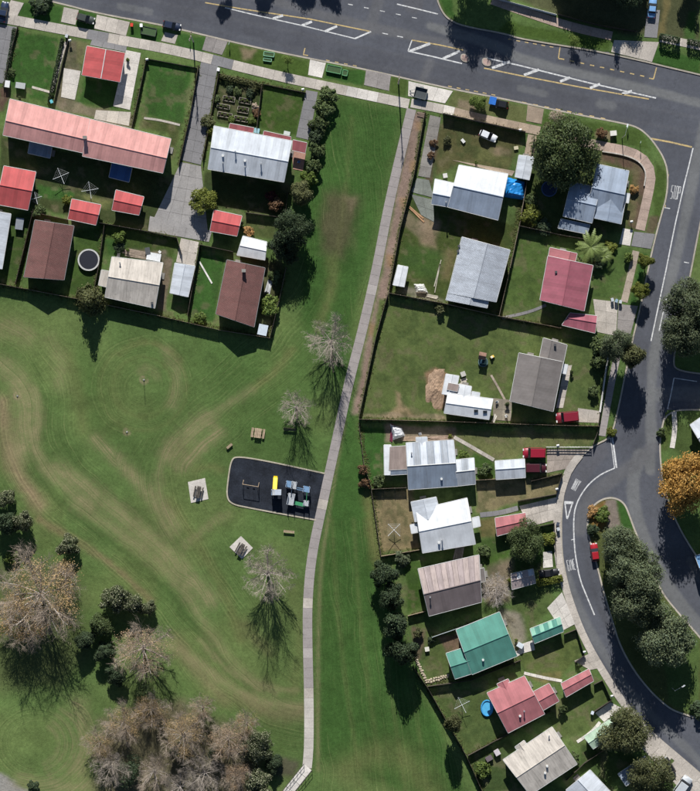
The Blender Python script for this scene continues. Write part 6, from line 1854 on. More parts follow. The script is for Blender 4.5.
def letterbox(label, px, py, col=(.7, .7, .68)):
    p = W(px, py); r = thing('letterbox', label, 'letterbox', (p.x, p.y, 0), .2, 'letterboxes'); ORIGIN[r.name] = Vector((0, 0, 0))
    part('post', MB().box((0, 0, .5), (.12, .12, 1.04)), M_FENCE, r); b = part('box', MB().box((0, 0, 1.15), (.5, .42, .34)), m_plain('letterbox_%d' % int(100 * col[0]), col), r)
    part('lid', MB().hexa([(-.3, -.26, 1.32), (.3, -.26, 1.32), (.3, .26, 1.32), (-.3, .26, 1.32)], [(-.3, -.02, 1.46), (.3, -.02, 1.46), (.3, .02, 1.46), (-.3, .02, 1.46)]), m_plain('letterbox_lid', (.6, .6, .58)), b)
letterbox('white letterbox by path at the blue grey house drive', 631, 222); letterbox('letterbox at the fence corner above bright upper left lawn', 147.5, 60); letterbox('letterbox by low fence at the red garage entry', 70.5, 41)
letterbox('letterbox in front of the plain lawn at drive', 303, 90); letterbox('letterbox by the white rail fence', 557.5, 445.5); letterbox('letterbox by the dark corner fence of dry yard', 556.5, 489); letterbox('letterbox at lawn corner right of green shed', 584, 651.5); letterbox('letterbox at the lawn corner right of red garage', 611.5, 695.5); letterbox('letterbox at the right end of front fence with white car', 520, 130.5)
def sign(label, px, py, h=2.2, col=(.75, .76, .78), w=.5):
    p = W(px, py); r = thing('sign', label, 'sign', (p.x, p.y, 0), math.radians(75), 'street signs'); ORIGIN[r.name] = Vector((0, 0, 0))
    part('post', MB().tube((0, 0, -.05), (0, 0, h), .04, n=6), M_STEEL, r); part('plate', MB().box((0, .05, h - .35), (w, .05, .7)), m_plain('sign_%d' % int(100 * col[0]), col), r)
sign('white street sign on verge right of shared driveway', 229.5, 44, 1.6, (.7, .74, .8), .7); sign('sign post on the verge by the pole', 190, 40, 1.6, (.5, .5, .5)); sign('sign by the refuge island at the tree shadow', 449.5, 36, 2.2, (.08, .08, .08)) if False else None
sign('small sign at the limit line on street corner', 640, 143, 2.2, (.55, .66, .6)); sign('green white sign board on the corner verge', 627.5, 127, 1.6, (.5, .7, .55), .9); sign('white sign on the island lawn by lowest tree', 681, 655, 1.0, (.7, .7, .7))
p = W(613, 133.5); r_ = thing('utility_box', 'white utility box on the corner verge', 'utility box', (p.x, p.y, 0), .1); ORIGIN[r_.name] = Vector((0, 0, 0))
part('cabinet', MB().box((0, 0, .45), (1.3, 1.0, .95)), m_plain('cabinet', (.62, .6, .55)), r_); part('lid', MB().box((0, 0, .96), (1.42, 1.1, .07)), m_plain('cabinet_lid', (.7, .68, .62)), r_); part('door', MB().box((0, -.51, .45), (1.1, .03, .75)), m_plain('cabinet_door', (.58, .56, .5)), r_)

# green crates and seats left on the verge
def crate(label, px, py, lx, ly, h, deg, col):
    p = W(px, py); r = thing('planter_box', label, 'planter', (p.x, p.y, 0), math.radians(deg), 'boxes on the verge'); ORIGIN[r.name] = Vector((0, 0, 0))
    m = m_plain('planter_%d' % int(1000 * sum(col)), col, .6); t = .09
    for x, y, a, b in ((0, ly / 2, lx, t), (0, -ly / 2, lx, t), (lx / 2, 0, t, ly - t), (-lx / 2, 0, t, ly - t)): part('side_panel', MB().box((x, y, h / 2), (a, b, h)), m, r)
    part('fill', MB().box((0, 0, h * .4), (lx - t, ly - t, h * .78)), m_plain('planter_fill', (.055, .10, .04)), r)
crate('pale green planter on the verge, upper of a pair', 269, 54.5, 2.3, .9, .5, -8, (.30, .58, .40)); crate('small pale green planter on the verge, lower of a pair', 267.5, 60, 1.8, .6, .4, -8, (.26, .52, .34))
crate('long green planter on verge by the park strip', 334, 69.5, 3.2, 1.5, .55, -12, (.16, .42, .20)); crate('short green planter right of the long one on verge', 345, 73, 1.1, 1.2, .5, -12, (.18, .46, .22))
crate('dark planter on the verge left of the navy car', 149, 31.5, 3.2, 1.7, .6, -12, (.06, .075, .065))

# ------------------------------------------------------------------ playground and park furniture
M_RUBBER = m_concrete('rubber_black', (.020, .024, .033), .5, .35); M_EDGE = m_concrete('kerb_cream', (.40, .36, .28)); M_PYEL = m_plain('play_yellow', (.85, .62, .02), .35); M_PBLU = m_plain('play_blue', (.18, .30, .46), .4); M_PGRN = m_plain('play_green', (.06, .28, .13), .4); M_PGREY = m_plain('play_grey', (.42, .44, .46), .4)
M_PTIM = m_timber('play_timber', (.38, .29, .2))
PADL = smooth_pts([(316, 520), (285, 514.5), (250, 508), (231, 504), (226.5, 496), (228, 480), (231, 460), (237, 456), (270, 461.5), (325, 473.5)], 3)
pg = struct('playground_pad', MB().prism([W2(*p) for p in PADL], None, .03), M_RUBBER)
part('edging', MB().strip([W(*p) for p in PADL], .30, .0, .1), M_EDGE, pg)
def swing():
    a, b = W(243, 484), W(258.5, 486.5); r = thing('swing_set', 'timber H framed swing set on left of black playground', 'swing set', (a.x, a.y, .03))
    d = (b - a).normalized(); n = Vector((-d.y, d.x, 0)); h = 2.1
    part('top_bar', MB().tube((a.x, a.y, h), (b.x, b.y, h), .06, n=8), M_PTIM, r)
    for e in (a, b):
        for s in (-1, 1): part('leg', MB().tube((e.x + n.x * s * .9, e.y + n.y * s * .9, .0), (e.x, e.y, h), .055, n=8), M_PTIM, r)
    for t in (.3, .7):
        c = a.lerp(b, t)
        for s in (-.2, .2): part('chain', MB().tube((c.x + d.x * s, c.y + d.y * s, .5), (c.x + d.x * s, c.y + d.y * s, h), .015, n=4), M_STEEL, r)
        part('seat', MB().box((c.x, c.y, .48), (.5, .22, .05), math.atan2(d.y, d.x)), M_TYRE, r)
swing()
def slide():
    c = W(276.5, 492); r = thing('slide', 'yellow slide on a small grey tower in the playground', 'slide', (c.x, c.y, .03))
    x, y = c.x, c.y; L = []
    top = Vector((x - .35, y + .65, 1.45)); end = Vector((x - .2, y + 3.2, .4)); w = .42
    dd = (end - top); s = Vector((dd.y, -dd.x, 0)).normalized() * w
    run = Vector((0, .35, 0))
    q = [top - s, top + s, end + s, end - s]
    chute = part('chute', MB().hexa([p - Vector((0, 0, .06)) for p in q][::-1], q[::-1]).hexa([p + Vector((0, .0, -.06)) for p in (q[3], q[2], q[2] + run, q[3] + run)], [q[3], q[2], q[2] + run, q[3] + run]), M_PYEL, r)
    for sg in (-1, 1):
        a, b = top + s * sg, end + s * sg
        part('side_rail', MB().tube(a + Vector((0, 0, .1)), b + Vector((0, 0, .1)), .08, n=6), M_PYEL, chute)
    part('platform', MB().box((x, y, 1.4), (2.2, 1.3, .1)), M_PGREY, r)
    for i in (-1, 1):
        for j in (-1, 1): part('post', MB().tube((x + i * 1.0, y + j * .55, 0), (x + i * 1.0, y + j * .55, 2.5), .07, n=8), M_PBLU, r)
        part('guard_panel', MB().box((x + i * 1.02, y, 1.85), (.06, 1.1, .7)), M_PBLU, r)
    part('guard_panel', MB().box((x, y - .6, 1.85), (2.0, .06, .7)), M_PGREY, r)
    part('roof_bar', MB().box((x + .4, y, 2.5), (1.4, 1.2, .08)), m_plain('play_pale', (.5, .55, .62)), r)
slide()
def climber():
    c = W(297, 493); r = thing('climbing_frame', 'blue and green climbing frame at right of black playground', 'climbing frame', (c.x, c.y, .03))
    decks = [((289.5, 484), 1.5, 1.4, 1.2, M_PBLU), ((294, 485), 1.2, 1.6, 1.6, M_PGREY), ((291, 499), 1.5, 2.6, 1.1, M_PGREY), ((306.5, 489), 1.5, 1.3, 1.4, M_PBLU), ((306, 503), 1.2, 1.2, 1.0, M_PGREY)]
    for (px, py), sx_, sy_, z, m in decks:
        p = W(px, py); o = part('platform', MB().box((p.x, p.y, z), (sx_, sy_, .1), -.2), m, r)
        for i in (-1, 1):
            for j in (-1, 1): part('post', MB().tube((p.x + i * sx_ * .45, p.y + j * sy_ * .45, 0), (p.x + i * sx_ * .45, p.y + j * sy_ * .45, z + 1.0), .06, n=8), M_PGREY, r)
            part('guard_panel', MB().box((p.x + i * sx_ * .47, p.y, z + .55), (.05, sy_ * .8, .6), -.2), m_plain('play_pale', (.5, .55, .62)), r)
    def bar(a, b, z0, z1, m, rad=.06, nm='bar'): 
        p, q = W(*a), W(*b); part(nm, MB().tube((p.x, p.y, z0), (q.x, q.y, z1), rad, n=6), m, r)
    bar((296, 487), (305, 489), 1.9, 1.9, M_PBLU); bar((296, 489), (305, 491), 1.9, 1.9, M_PBLU)
    for i in range(7): bar((297 + i * 1.2, 487.3 + i * .25), (297 + i * 1.2, 489.3 + i * .25), 1.9, 1.9, M_PBLU, .03, 'rung')
    bar((292, 489), (291, 495), 1.6, 1.4, M_PGREY, .09, 'bridge'); bar((307, 492), (306.5, 501), 1.4, 1.1, M_PGRN, .08)
    p, q = W(294, 502.5), W(305, 505); part('balance_beam', MB().strip([p, q], .8, .9, .12), M_PGRN, r)
    for e in (p, q): part('post', MB().tube((e.x, e.y, 0), (e.x, e.y, .95), .07, n=8), M_PGRN, r)
climber()
def picnic(label, px, py, deg):
    p = W(px, py); r = thing('picnic_table', label, 'picnic table', (p.x, p.y, 0), math.radians(deg), 'park seats'); ORIGIN[r.name] = Vector((0, 0, 0))
    for i in range(4): part('top_plank', MB().box((-.57 + i * .38, 0, .75), (.33, 2.1, .06)), M_PTIM, r)
    for s in (-1, 1):
        for k in range(2): part('seat_plank', MB().box((s * (1.12 + k * .26), 0, .45), (.22, 2.1, .06)), M_PTIM, r)
        part('frame', MB().box((0, s * .8, .40), (2.6, .09, .1)), M_PTIM, r)
        for q in (-1, 1): part('leg', MB().tube((q * .95, s * .8, -.02), (q * .35, s * .8, .72), .05, n=4), M_PTIM, r)
picnic('timber picnic table on grass above the playground, left of bench', 258, 433, -8)
def bench(label, px, py, deg, L=2.0, back=True, mat=None):
    mat = mat or M_PTIM
    p = W(px, py); r = thing('bench', label, 'bench', (p.x, p.y, .0), math.radians(deg), 'park seats'); ORIGIN[r.name] = Vector((0, 0, 0))
    for i in range(3): part('seat_plank', MB().box((0, -.2 + i * .19, .45), (L, .16, .05)), mat, r)
    for s in (-1, 1): part('leg', MB().box((s * L * .4, 0, .21), (.1, .5, .46)), mat, r)
    if back:
        for k in range(2): part('back_plank', MB().box((0, .32 + .03 * k, .62 + k * .2), (L, .05, .15)), mat, r)
        for s in (-1, 1): part('back_post', MB().box((s * L * .4, .30, .62), (.08, .06, .5)), mat, r)
bench('dark timber bench beside the smaller leafless tree', 289.5, 429.5, -4, 2.7, True, m_timber('bench_dark', (.14, .11, .085)))
bench('small timber seat on grass above the playground pad left corner', 229.5, 446, 40, 1.5, False)
bench('low timber seat below the black playground', 289, 531.5, -6, 2.4, False)
for lab, quad, c, deg in (('dark barbecue unit on the upper pale square slab', [(188, 482), (205, 478), (208.5, 499), (191, 503)], (198.5, 492), 78), ('dark barbecue unit on the lower pale diamond slab', [(229.5, 547), (241, 536), (253, 548), (242, 559)], (241, 549), 62)):
    root = struct('concrete_slab', MB().prism([W2(*p) for p in quad], -.02, .05), m_concrete('slab_pale', (.56, .52, .47)))
    p = W(*c); r = thing('picnic_bench', lab.replace('barbecue unit', 'bench table'), 'bench', (p.x, p.y, .05), math.radians(deg), 'park seats'); ORIGIN[r.name] = Vector((0, 0, 0))
    dk = m_timber('table_dark', (.085, .075, .065))
    for i in range(3): part('top_plank', MB().box((0, -.3 + i * .3, .72), (2.6, .27, .06)), dk, r)
    for s in (-1, 1):
        part('seat_plank', MB().box((0, s * .85, .44), (2.4, .28, .06)), dk, r); part('pedestal', MB().box((s * .8, 0, .34), (.16, .6, .7)), dk, r); part('seat_bar', MB().box((s * .8, 0, .38), (.1, 1.7, .08)), dk, r)
def post(label, px, py, h):
    p = W(px, py); r = thing('sports_post', label, 'post', (p.x, p.y, 0), 0, 'posts on the park lawn'); ORIGIN[r.name] = Vector((0, 0, 0))
    part('pole', MB().tube((0, 0, -.05), (0, 0, h), .05, .04, 8), M_TRIM, r); part('collar', MB().tube((0, 0, -.02), (0, 0, .12), .25, .2, 10), M_FOUND, r)
post('thin white post with dirt ring on the park lawn', 144, 380, 3.4); post('short stub post below the thin white one on lawn', 127, 432, .5); post('short stub post by the tan swirl at left', 17.5, 396, .4)

# ------------------------------------------------------------------ garden things
def trampoline(label, px, py, rpx, matc, rimc, h=.75):
    p = W(px, py); r = thing('trampoline', label, 'trampoline', (p.x, p.y, 0), 0, 'trampolines'); ORIGIN[r.name] = Vector((0, 0, 0)); R = rpx * S
    n = 28; mb = MB(); vs = []
    for k, rr in enumerate((R, R * .86)):
        for i in range(n): a = 2 * math.pi * i / n; vs.append((rr * math.cos(a), rr * math.sin(a), h))
    vs += [(x, y, h - .08) for x, y, z in vs]
    fs = []
    for i in range(n):
        j = (i + 1) % n; fs += [(i, j, n + j, n + i), (2 * n + j, 2 * n + i, 3 * n + i, 3 * n + j), (j, i, 2 * n + i, 2 * n + j), (n + i, n + j, 3 * n + j, 3 * n + i)]
    part('rim_pad', mb.add(vs, fs), m_plain('rim_%d' % int(100 * rimc[0]), rimc, .5), r)
    m2 = MB().prism([(R * .86 * math.cos(2 * math.pi * i / n), R * .86 * math.sin(2 * math.pi * i / n)) for i in range(n)], h - .09, h - .05)
    part('jumping_mat', m2, m_plain('mat_%d' % int(1000 * matc[2]), matc, .7), r)
    for i in range(6): a = i * math.pi / 3; part('leg', MB().tube((R * .93 * math.cos(a), R * .93 * math.sin(a), -.02), (R * .93 * math.cos(a), R * .93 * math.sin(a), h - .05), .03, n=6), M_STEEL, r)
trampoline('round trampoline with dark mat and pale rim between two houses', 89, 260, 11, (.018, .02, .03), (.5, .5, .48))
trampoline('dark blue trampoline in shade beneath the large spreading tree', 549, 189, 8, (.02, .035, .075), (.06, .10, .22))
trampoline('small dark trampoline on the big square lawn', 483, 362, 5, (.02, .05, .05), (.10, .16, .16), .5)
def clothesline(label, px, py, R=1.9, h=2.0):
    p = W(px, py, h); r = thing('rotary_clothesline', label, 'clothesline', (p.x, p.y, 0), random.Random(int(px)).uniform(0, .8), 'rotary clotheslines'); ORIGIN[r.name] = Vector((0, 0, 0)); m = m_plain('line_metal', (.62, .64, .64), .4)
    part('mast', MB().tube((0, 0, -.05), (0, 0, h + .1), .05, n=8), m, r)
    for k in range(4): a = k * math.pi / 2; part('arm', MB().tube((0, 0, h - .2), (R * math.cos(a), R * math.sin(a), h + .1), .045, n=6), m, r)
    for f in (.45, .72, .98):
        for k in range(4):
            a, b = k * math.pi / 2, (k + 1) * math.pi / 2; z = h - .2 + .3 * f
            part('line', MB().tube((R * f * math.cos(a), R * f * math.sin(a), z), (R * f * math.cos(b), R * f * math.sin(b), z), .008, n=3), m, r)
clothesline('rotary clothesline in deep shade below the long terrace, left one', 61, 176); clothesline('rotary clothesline in shade below terrace, right of the other', 90, 190); clothesline('rotary clothesline in the dry brown yard', 394, 530); clothesline('rotary clothesline on lawn left of the blue paddling pool', 462, 705)
clothesline('small rotary clothesline at left by the red double garage', 36, 198, 1.4)
# blue tarpaulin, crumpled over a stack
def tarp(label, quad, h, col, seed, name='tarpaulin'):
    A, B_, C, D = (W(*p) for p in quad); rg = random.Random(seed); n = 9; vs = []; fs = []
    c = (A + B_ + C + D) / 4
    for i in range(n + 1):
        for j in range(n + 1):
            u, v = i / n, j / n; p = (A * (1 - u) + B_ * u) * (1 - v) + (D * (1 - u) + C * u) * v
            e = min(u, 1 - u, v, 1 - v); z = h * min(1, e * 4.5) ** .6 + rg.uniform(-.13, .13) * h * .6 * min(1, e * 5)
            vs.append((p.x + rg.uniform(-.05, .05), p.y + rg.uniform(-.05, .05), max(.03, z)))
    for i in range(n):
        for j in range(n): k = i * (n + 1) + j; fs.append((k, k + 1, k + n + 2, k + n + 1))
    mb = MB().add(vs, [f[::-1] for f in fs])
    return solo(name, mb, m_plain('tarp_%d' % seed, col, .4, .4, 0, .2), label, 'tarpaulin', (c.x, c.y, 0))
tarp('bright blue crumpled tarpaulin beside the white roofed house', [(507, 177), (525, 182), (524, 200), (504, 197)], 1.7, (.02, .24, .62), 3)
tarp('pale tarpaulin heap on yard left of the grey tiled house', [(414, 284), (424, 284), (428, 293), (416, 293)], .9, (.6, .6, .55), 4)
tarp('white tarpaulin draped over clutter above the grey ribbed house', [(390, 424), (402, 428), (405, 436), (393, 440)], 1.1, (.62, .62, .64), 5)
def paddling_pool():
    p = W(487, 708); r = thing('paddling_pool', 'bright blue paddling pool against the lower red house wall', 'paddling pool', (p.x, p.y, 0)); ORIGIN[r.name] = Vector((0, 0, 0)); n = 24; R = 1.25
    mb = MB()
    for i in range(n):
        a, b = 2 * math.pi * i / n, 2 * math.pi * (i + 1) / n
        mb.tube((R * math.cos(a), R * 1.35 * math.sin(a), .32), (R * math.cos(b), R * 1.35 * math.sin(b), .32), .16, n=6); mb.tube((R * math.cos(a), R * 1.35 * math.sin(a), .12), (R * math.cos(b), R * 1.35 * math.sin(b), .12), .16, n=6)
    part('inflated_rim', mb, m_plain('pool_rim', (.06, .32, .62), .3), r); part('water', MB().prism([(R * .95 * math.cos(2 * math.pi * i / n), R * 1.28 * math.sin(2 * math.pi * i / n)) for i in range(n)], .05, .26), m_plain('pool_water', (.10, .42, .70), .1, .5), r)
paddling_pool()
# vegetable beds
def bed(label, px, py, lx, ly, deg):
    p = W(px, py); r = thing('raised_bed', label, 'garden bed', (p.x, p.y, 0), math.radians(deg), 'raised vegetable beds'); ORIGIN[r.name] = Vector((0, 0, 0)); m = m_timber('bed_timber', (.36, .33, .27))
    for x, y, a, b in ((0, ly / 2, lx, .08), (0, -ly / 2, lx, .08), (lx / 2, 0, .08, ly - .08), (-lx / 2, 0, .08, ly - .08)): part('board', MB().box((x, y, .17), (a, b, .38)), m, r)
    part('soil', MB().box((0, 0, .14), (lx - .08, ly - .08, .28)), m_plain('soil', (.035, .026, .02), .95), r)
    for i in range(5): inst('plant', SHRUB[i % 4], r, (-lx / 2 + (i + .5) * lx / 5, (i % 2 - .5) * ly * .3, .27), i, (.26, .26, .32), (L_MID, L_LIME)[i % 2])
for lab, a in (('raised bed, left of garden and nearest the white roof', (225, 115, 3.2, 1.0, -10)), ('raised bed, left of garden and second from white roof', (223.5, 106.5, 2.8, .9, -10)), ('raised bed, left of garden and third from white roof', (229, 99, 2.6, 1.1, -10)), ('raised bed at right of the vegetable garden, nearest street', (245, 101, 2.6, 1.1, -10)), ('raised bed at right of the vegetable garden, middle', (243, 110, 2.4, 1.3, -10)), ('raised bed at right of the vegetable garden, nearest house', (241, 119, 3.0, 1.0, -10))): bed(lab, *a)
for i, (x, y, r_p, m) in enumerate(((230, 90, 4, L_DARK), (238, 92, 4, L_MID), (250, 93, 4, L_DARK), (251, 120, 4, L_LIME), (232, 120, 3.5, L_LIME), (217, 98, 3.5, L_MID), (253, 88, 4, L_OLIVE))):
    shrub(['dark leafy plant near front hedge of vegetable garden, leftmost', 'mid green plant near front hedge of vegetable garden', 'dark plant by the right end of garden front hedge', 'lime plant right of the lowest raised bed', 'lime plant at the foot of the left raised beds', 'green plant at left edge of the vegetable garden', 'olive plant at garden corner by the dividing fence'][i], x, y, r_p, .9, m)
# play hut and things on the big lawn
def ladder_swing():
    p = W(482, 356); r = thing('play_hut', 'small brown topped play hut on the big square lawn', 'play hut', (p.x, p.y, 0), -.2); ORIGIN[r.name] = Vector((0, 0, 0))
    part('deck', MB().box((0, 0, 1.0), (1.2, 1.2, .1)), M_PTIM, r)
    for i in (-1, 1):
        for j in (-1, 1): part('post', MB().box((i * .55, j * .55, 1.0), (.09, .09, 2.04)), M_PTIM, r)
    part('roof', MB().hexa([(-.8, -.8, 2.0), (.8, -.8, 2.0), (.8, .8, 2.0), (-.8, .8, 2.0)], [(-.8, -.03, 2.5), (.8, -.03, 2.5), (.8, .03, 2.5), (-.8, .03, 2.5)]), m_timber('hut_roof', (.2, .12, .09)), r)
    part('chute', MB().hexa([(-.2, -2.2, .1), (.2, -2.2, .1), (.2, -.6, 1.0), (-.2, -.6, 1.0)], [(-.2, -2.2, .17), (.2, -2.2, .17), (.2, -.6, 1.07), (-.2, -.6, 1.07)]), m_plain('hut_slide', (.2, .36, .42)), r)
ladder_swing()
def ride_on():
    p = W(492, 357); r = thing('toy_car', 'small yellow and white toy car on the big square lawn', 'toy', (p.x, p.y, 0), .6); ORIGIN[r.name] = Vector((0, 0, 0))
    part('body', MB().box((0, 0, .3), (1.0, .6, .3), taper=.85), m_plain('toy_yellow', (.8, .55, .12), .4), r); part('cab', MB().box((-.1, 0, .62), (.5, .5, .36), taper=.8), m_plain('toy_white', (.8, .75, .62), .4), r)
    for x in (-.33, .33):
        for s in (-1, 1): part('wheel', MB().tube((x, s * .24, .15), (x, s * .36, .15), .15, n=12), M_TYRE, r)
ride_on()
# piles of boards, rocks, small clutter
def boards(label, px, py, L, n, deg, col, w=.16):
    p = W(px, py); r = thing('board_stack', label, 'timber', (p.x, p.y, .0), math.radians(deg), 'stacked boards'); ORIGIN[r.name] = Vector((0, 0, 0)); rg = random.Random(int(px * 3))
    for i in range(n): part('board', MB().box((rg.uniform(-.1, .1) * L, (i - n / 2) * w * 1.15, .07), (L * rg.uniform(.85, 1.05), w, .1), rg.uniform(-.05, .05)), m_timber('board_%d' % int(100 * col[0]), col), r)
boards('long pale boards lying on yard left of grey tiled house', 437, 276, 7, 2, 78, (.5, .46, .38)); boards('short pale boards by the tan fence', 432, 296, 2.6, 4, -10, (.48, .44, .36)); boards('tan boards lying above the grey ribbed house', 411, 438, 4, 4, 2, (.38, .28, .2), .22); boards('tan boards by the dividing fence above ribbed house', 440, 437.5, 5.5, 4, 1, (.36, .26, .2), .2)
boards('maroon boards beside white tarpaulin, above the ribbed house', 391, 433, 4.2, 2, 84, (.16, .03, .06), .3); boards('long white board on narrow lawn left of lower brown house', 206.5, 272, 6.5, 1, -58, (.62, .6, .56), .35); boards('pale boards beside the lower brown house east wall', 268, 287, 3, 4, 75, (.55, .56, .56), .25)
boards('orange boards at corner of the green tinted drive', 417, 213, 4.5, 2, -42, (.42, .25, .14), .3); boards('grey boards on dirt strip at path mouth', 421, 114, 1.8, 3, -12, (.2, .15, .12), .3); boards('timber deck boards above cream roofed house', 136, 253, 5.5, 5, -12, (.3, .24, .19), .3); boards('white boards beside the workshop', 463, 380, 1.6, 3, 20, (.55, .5, .42), .3)
boards('striped pallet boards right of striped roof house', 458, 552, 4.2, 5, 80, (.24, .22, .2), .35); boards('pale boards below workshop on patio', 494, 418, 1.8, 3, 70, (.55, .52, .46), .2)
def cabinet(label, px, py, sx_, sy_, h, deg, col, name='storage_box', cat='box'):
    p = W(px, py); r = thing(name, label, cat, (p.x, p.y, 0), math.radians(deg), 'yard boxes'); ORIGIN[r.name] = Vector((0, 0, 0)); m = m_plain('box_%d' % int(1000 * sum(col)), col)
    part('body', MB().box((0, 0, h * .48), (sx_, sy_, h * .96)), m, r); part('lid', MB().box((0, 0, h * .97), (sx_ * 1.07, sy_ * 1.07, .07)), m, r); part('latch', MB().box((0, -sy_ / 2 - .02, h * .8), (.14, .05, .1)), M_DARKSTEEL, r)
cabinet('white storage box on lower corner by brown house', 263, 330, 1.9, 2.2, 1.6, -12, (.55, .62, .68)); cabinet('white spa box above the cream roofed house', 154, 257, 2.9, 1.6, .9, -10, (.68, .69, .70)); cabinet('grey box at the far left lot corner', 21, 86, 2.0, 1.2, 1.2, -8, (.42, .44, .44)); cabinet('white box at far left beside grey drive', 8, 84.5, 1.0, 1.4, 1.3, -8, (.68, .68, .68)); cabinet('blue green box at the white roofed house front', 257, 131, 1.1, 1.0, 1.0, -12, (.28, .48, .55)); cabinet('pale box at the white roofed house front right', 287, 133.5, 1.3, .8, .8, -12, (.58, .62, .58))
cabinet('white water tank box left of tarpaulin house wing', 445, 176, .9, .9, 1.4, 10, (.6, .58, .55)); cabinet('white box on lawn left of green house', 427, 649, .9, .9, .6, 10, (.68, .66, .58)); cabinet('dark box above the cream roofed house spa', 148, 251, 1.0, 1.4, 1.0, 10, (.08, .085, .09)); cabinet('white box beside the green roofed house east wall', 520, 645, 1.0, 1.3, 1.0, 60, (.6, .66, .7)); cabinet('grey box by workshop on the bare earth side', 463, 374, 1.0, 1.0, .7, 20, (.5, .48, .44))
cabinet('white box between bottom cream house and red house', 497, 752, 1.1, 1.2, 1.0, 30, (.55, .5, .52)); cabinet('dark grey box beside bottom cream house', 489, 758, 1.4, 1.0, .9, 30, (.15, .12, .13)); cabinet('small white box on yard left of tarpaulin', 463, 141, .6, .9, .4, 40, (.66, .66, .63)); cabinet('pale box on the top right lot', 516, 148 + 0, .9, .7, .4, 10, (.55, .5, .35))
cabinet('pale box on the shaded yard at far left', 20, 224, 1.6, 2.4, 1.0, -8, (.22, .24, .27))
# small round stones lining the log border left of the green house
def log_border():
    pts = resample([W(416, 660), W(427, 683), W(448, 677)], .55)
    a = pts[0]; r = thing('garden_border', 'pale stone edged garden border left of the green roofed house', 'garden border', (a.x, a.y, 0)); rg = random.Random(4)
    me = MB()
    for k, (z, f) in enumerate(((-.1, .8), (.08, 1.0), (.2, .7))):
        me.v += [(f * .3 * math.cos(i * math.pi / 4), f * .24 * math.sin(i * math.pi / 4), z) for i in range(8)]
    for k in range(2):
        for i in range(8): me.f.append((k * 8 + i, k * 8 + (i + 1) % 8, k * 8 + 8 + (i + 1) % 8, k * 8 + 8 + i)); me.uv.append([(0, 0)] * 4)
    me.f.append(tuple(range(16, 24))); me.uv.append([(0, 0)] * 8)
    ms = me.mesh('stone', (0, 0, 0), True); ms.materials.append(m_concrete('stone_pale', (.42, .36, .27)))
    for i, p in enumerate(pts):
        for k in range(2): inst('stone', ms, r, (p.x - a.x + rg.uniform(-.1, .1), p.y - a.y + k * .5 + rg.uniform(-.1, .1), .02), rg.uniform(0, 6), (rg.uniform(.8, 1.2), rg.uniform(.8, 1.2), rg.uniform(.7, 1.1)))
log_border()
# earth mound beside the workshop, with clods
def mound():
    c = W(436, 389); rs = np.random.RandomState(3); n = 22; vs = []; fs = []
    A, B_ = 2.3, 4.4
    for i in range(n + 1):
        for j in range(n + 1):
            u, v = i / n * 2 - 1, j / n * 2 - 1; d = math.hypot(u, v); an = math.atan2(v, u); d *= 1 + .16 * math.sin(3 * an + 1) + .12 * math.sin(5 * an) + .07 * math.sin(9 * an + 2)
            z = max(0, 1 - d) ** .8 * .55 + (rs.rand() - .5) * .22 * max(0, 1 - d)
            vs.append((c.x + u * A, c.y + v * B_, z - .03 if d < 1 else -.08))
    for i in range(n):
        for j in range(n): k = i * (n + 1) + j; fs.append((k, k + n + 1, k + n + 2, k + 1))
    return solo('earth_mound', MB().add(vs, fs), m_concrete('bare_earth', (.36, .25, .17), .35, .4), 'mound of bare brown earth left of white roofed workshop', 'earth mound', (c.x, c.y, 0), None, False)
mound()

# low block wall round the mulch bed at the street corner
def garden_wall():
    pts = resample([W(*p) for p in smooth_pts([(602, 151.5), (622, 154.5), (636, 159.5), (643, 166), (646, 174), (644, 186)], 2)], .42)
    a = pts[0]; r = thing('garden_wall', 'low pale block wall curving round the brown corner bed', 'garden wall', (a.x, a.y, 0)); rg = random.Random(9)
    me = MB().box((0, 0, .17), (.40, .26, .38)).mesh('block'); me.materials.append(m_concrete('block_pale', (.50, .46, .41)))
    for p, q in zip(pts, pts[1:]):
        c = (p + q) / 2; inst('block', me, r, (c.x - a.x, c.y - a.y, rg.uniform(0, .02)), math.atan2(q.y - p.y, q.x - p.x), (1, 1, 1))
garden_wall()

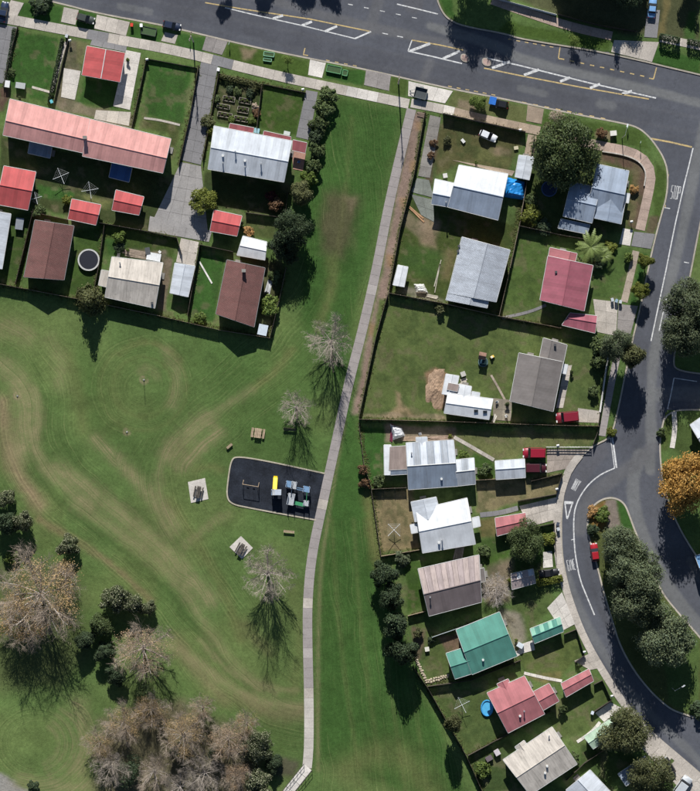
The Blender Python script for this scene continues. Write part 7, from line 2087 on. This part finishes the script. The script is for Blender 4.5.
# pots and chairs about the yards
def pot(label, px, py, r_, mat):
    p = W(px, py); r = thing('plant_pot', label, 'plant pot', (p.x, p.y, 0), 0, 'plant pots'); ORIGIN[r.name] = Vector((0, 0, 0))
    part('pot', MB().tube((0, 0, -.02), (0, 0, .5), r_ * .75, r_, 12), m_plain('terracotta', (.36, .17, .10), .8), r); part('soil', MB().tube((0, 0, .4), (0, 0, .515), r_ * .9, r_ * .9, 12), m_plain('soil', (.035, .026, .02), .95), r)
    inst('plant', SHRUB[int(px) % 4], r, (0, 0, .5), px, (r_ * 1.5, r_ * 1.5, .8), mat)
for a in (('potted plant at the terrace left end wall', 20, 98, .3, L_MID), ('potted plant by bright red garage door', 128, 60, .3, L_LIME), ('potted plant beside the pale patio of taupe house', 571, 372, .3, L_MID), ('potted plant by right end of the ribbed house boards', 450, 436, .35, L_YEL), ('potted plant at green house right hand wall', 516, 640, .3, L_LIME),
          ('potted plant on drive corner by lower red garage', 578, 665, .3, L_MID), ('potted plant above the cream roofed house', 128, 250, .3, L_LIME), ('potted plant right of the workshop on old patio', 507, 404, .35, L_MID), ('potted plant by steps of tarpaulin house front strip', 476, 163, .3, L_LIME), ('potted plant beside the pinkish grey shed', 509, 580, .3, L_YEL)): pot(*a)
def chair(label, px, py, deg, col):
    p = W(px, py); r = thing('garden_chair', label, 'chair', (p.x, p.y, .05), math.radians(deg), 'garden chairs'); ORIGIN[r.name] = Vector((0, 0, 0)); m = m_plain('chair_%d' % int(100 * col[0]), col, .4)
    part('seat', MB().box((0, 0, .42), (.5, .5, .05)), m, r); part('backrest', MB().box((0, .26, .7), (.5, .05, .52)), m, r)
    for i in (-1, 1):
        for j in (-1, 1): part('leg', MB().box((i * .22, j * .22, .19), (.05, .05, .44)), m, r)
        part('armrest', MB().box((i * .27, 0, .62), (.05, .5, .04)), m, r)
chair('white chair at upper left of the old workshop patio', 497, 402, 30, (.7, .7, .68)); chair('white chair at lower right of the old workshop patio', 506, 416, -60, (.68, .68, .66)); chair('white chair on the boards above ribbed house', 420, 434, 10, (.66, .66, .68)); chair('blue chair on the pink terrace by white roofed house', 299, 162, 80, (.1, .2, .4)); chair('white chair by the spa above cream roofed house', 160, 252, 140, (.69, .69, .67))
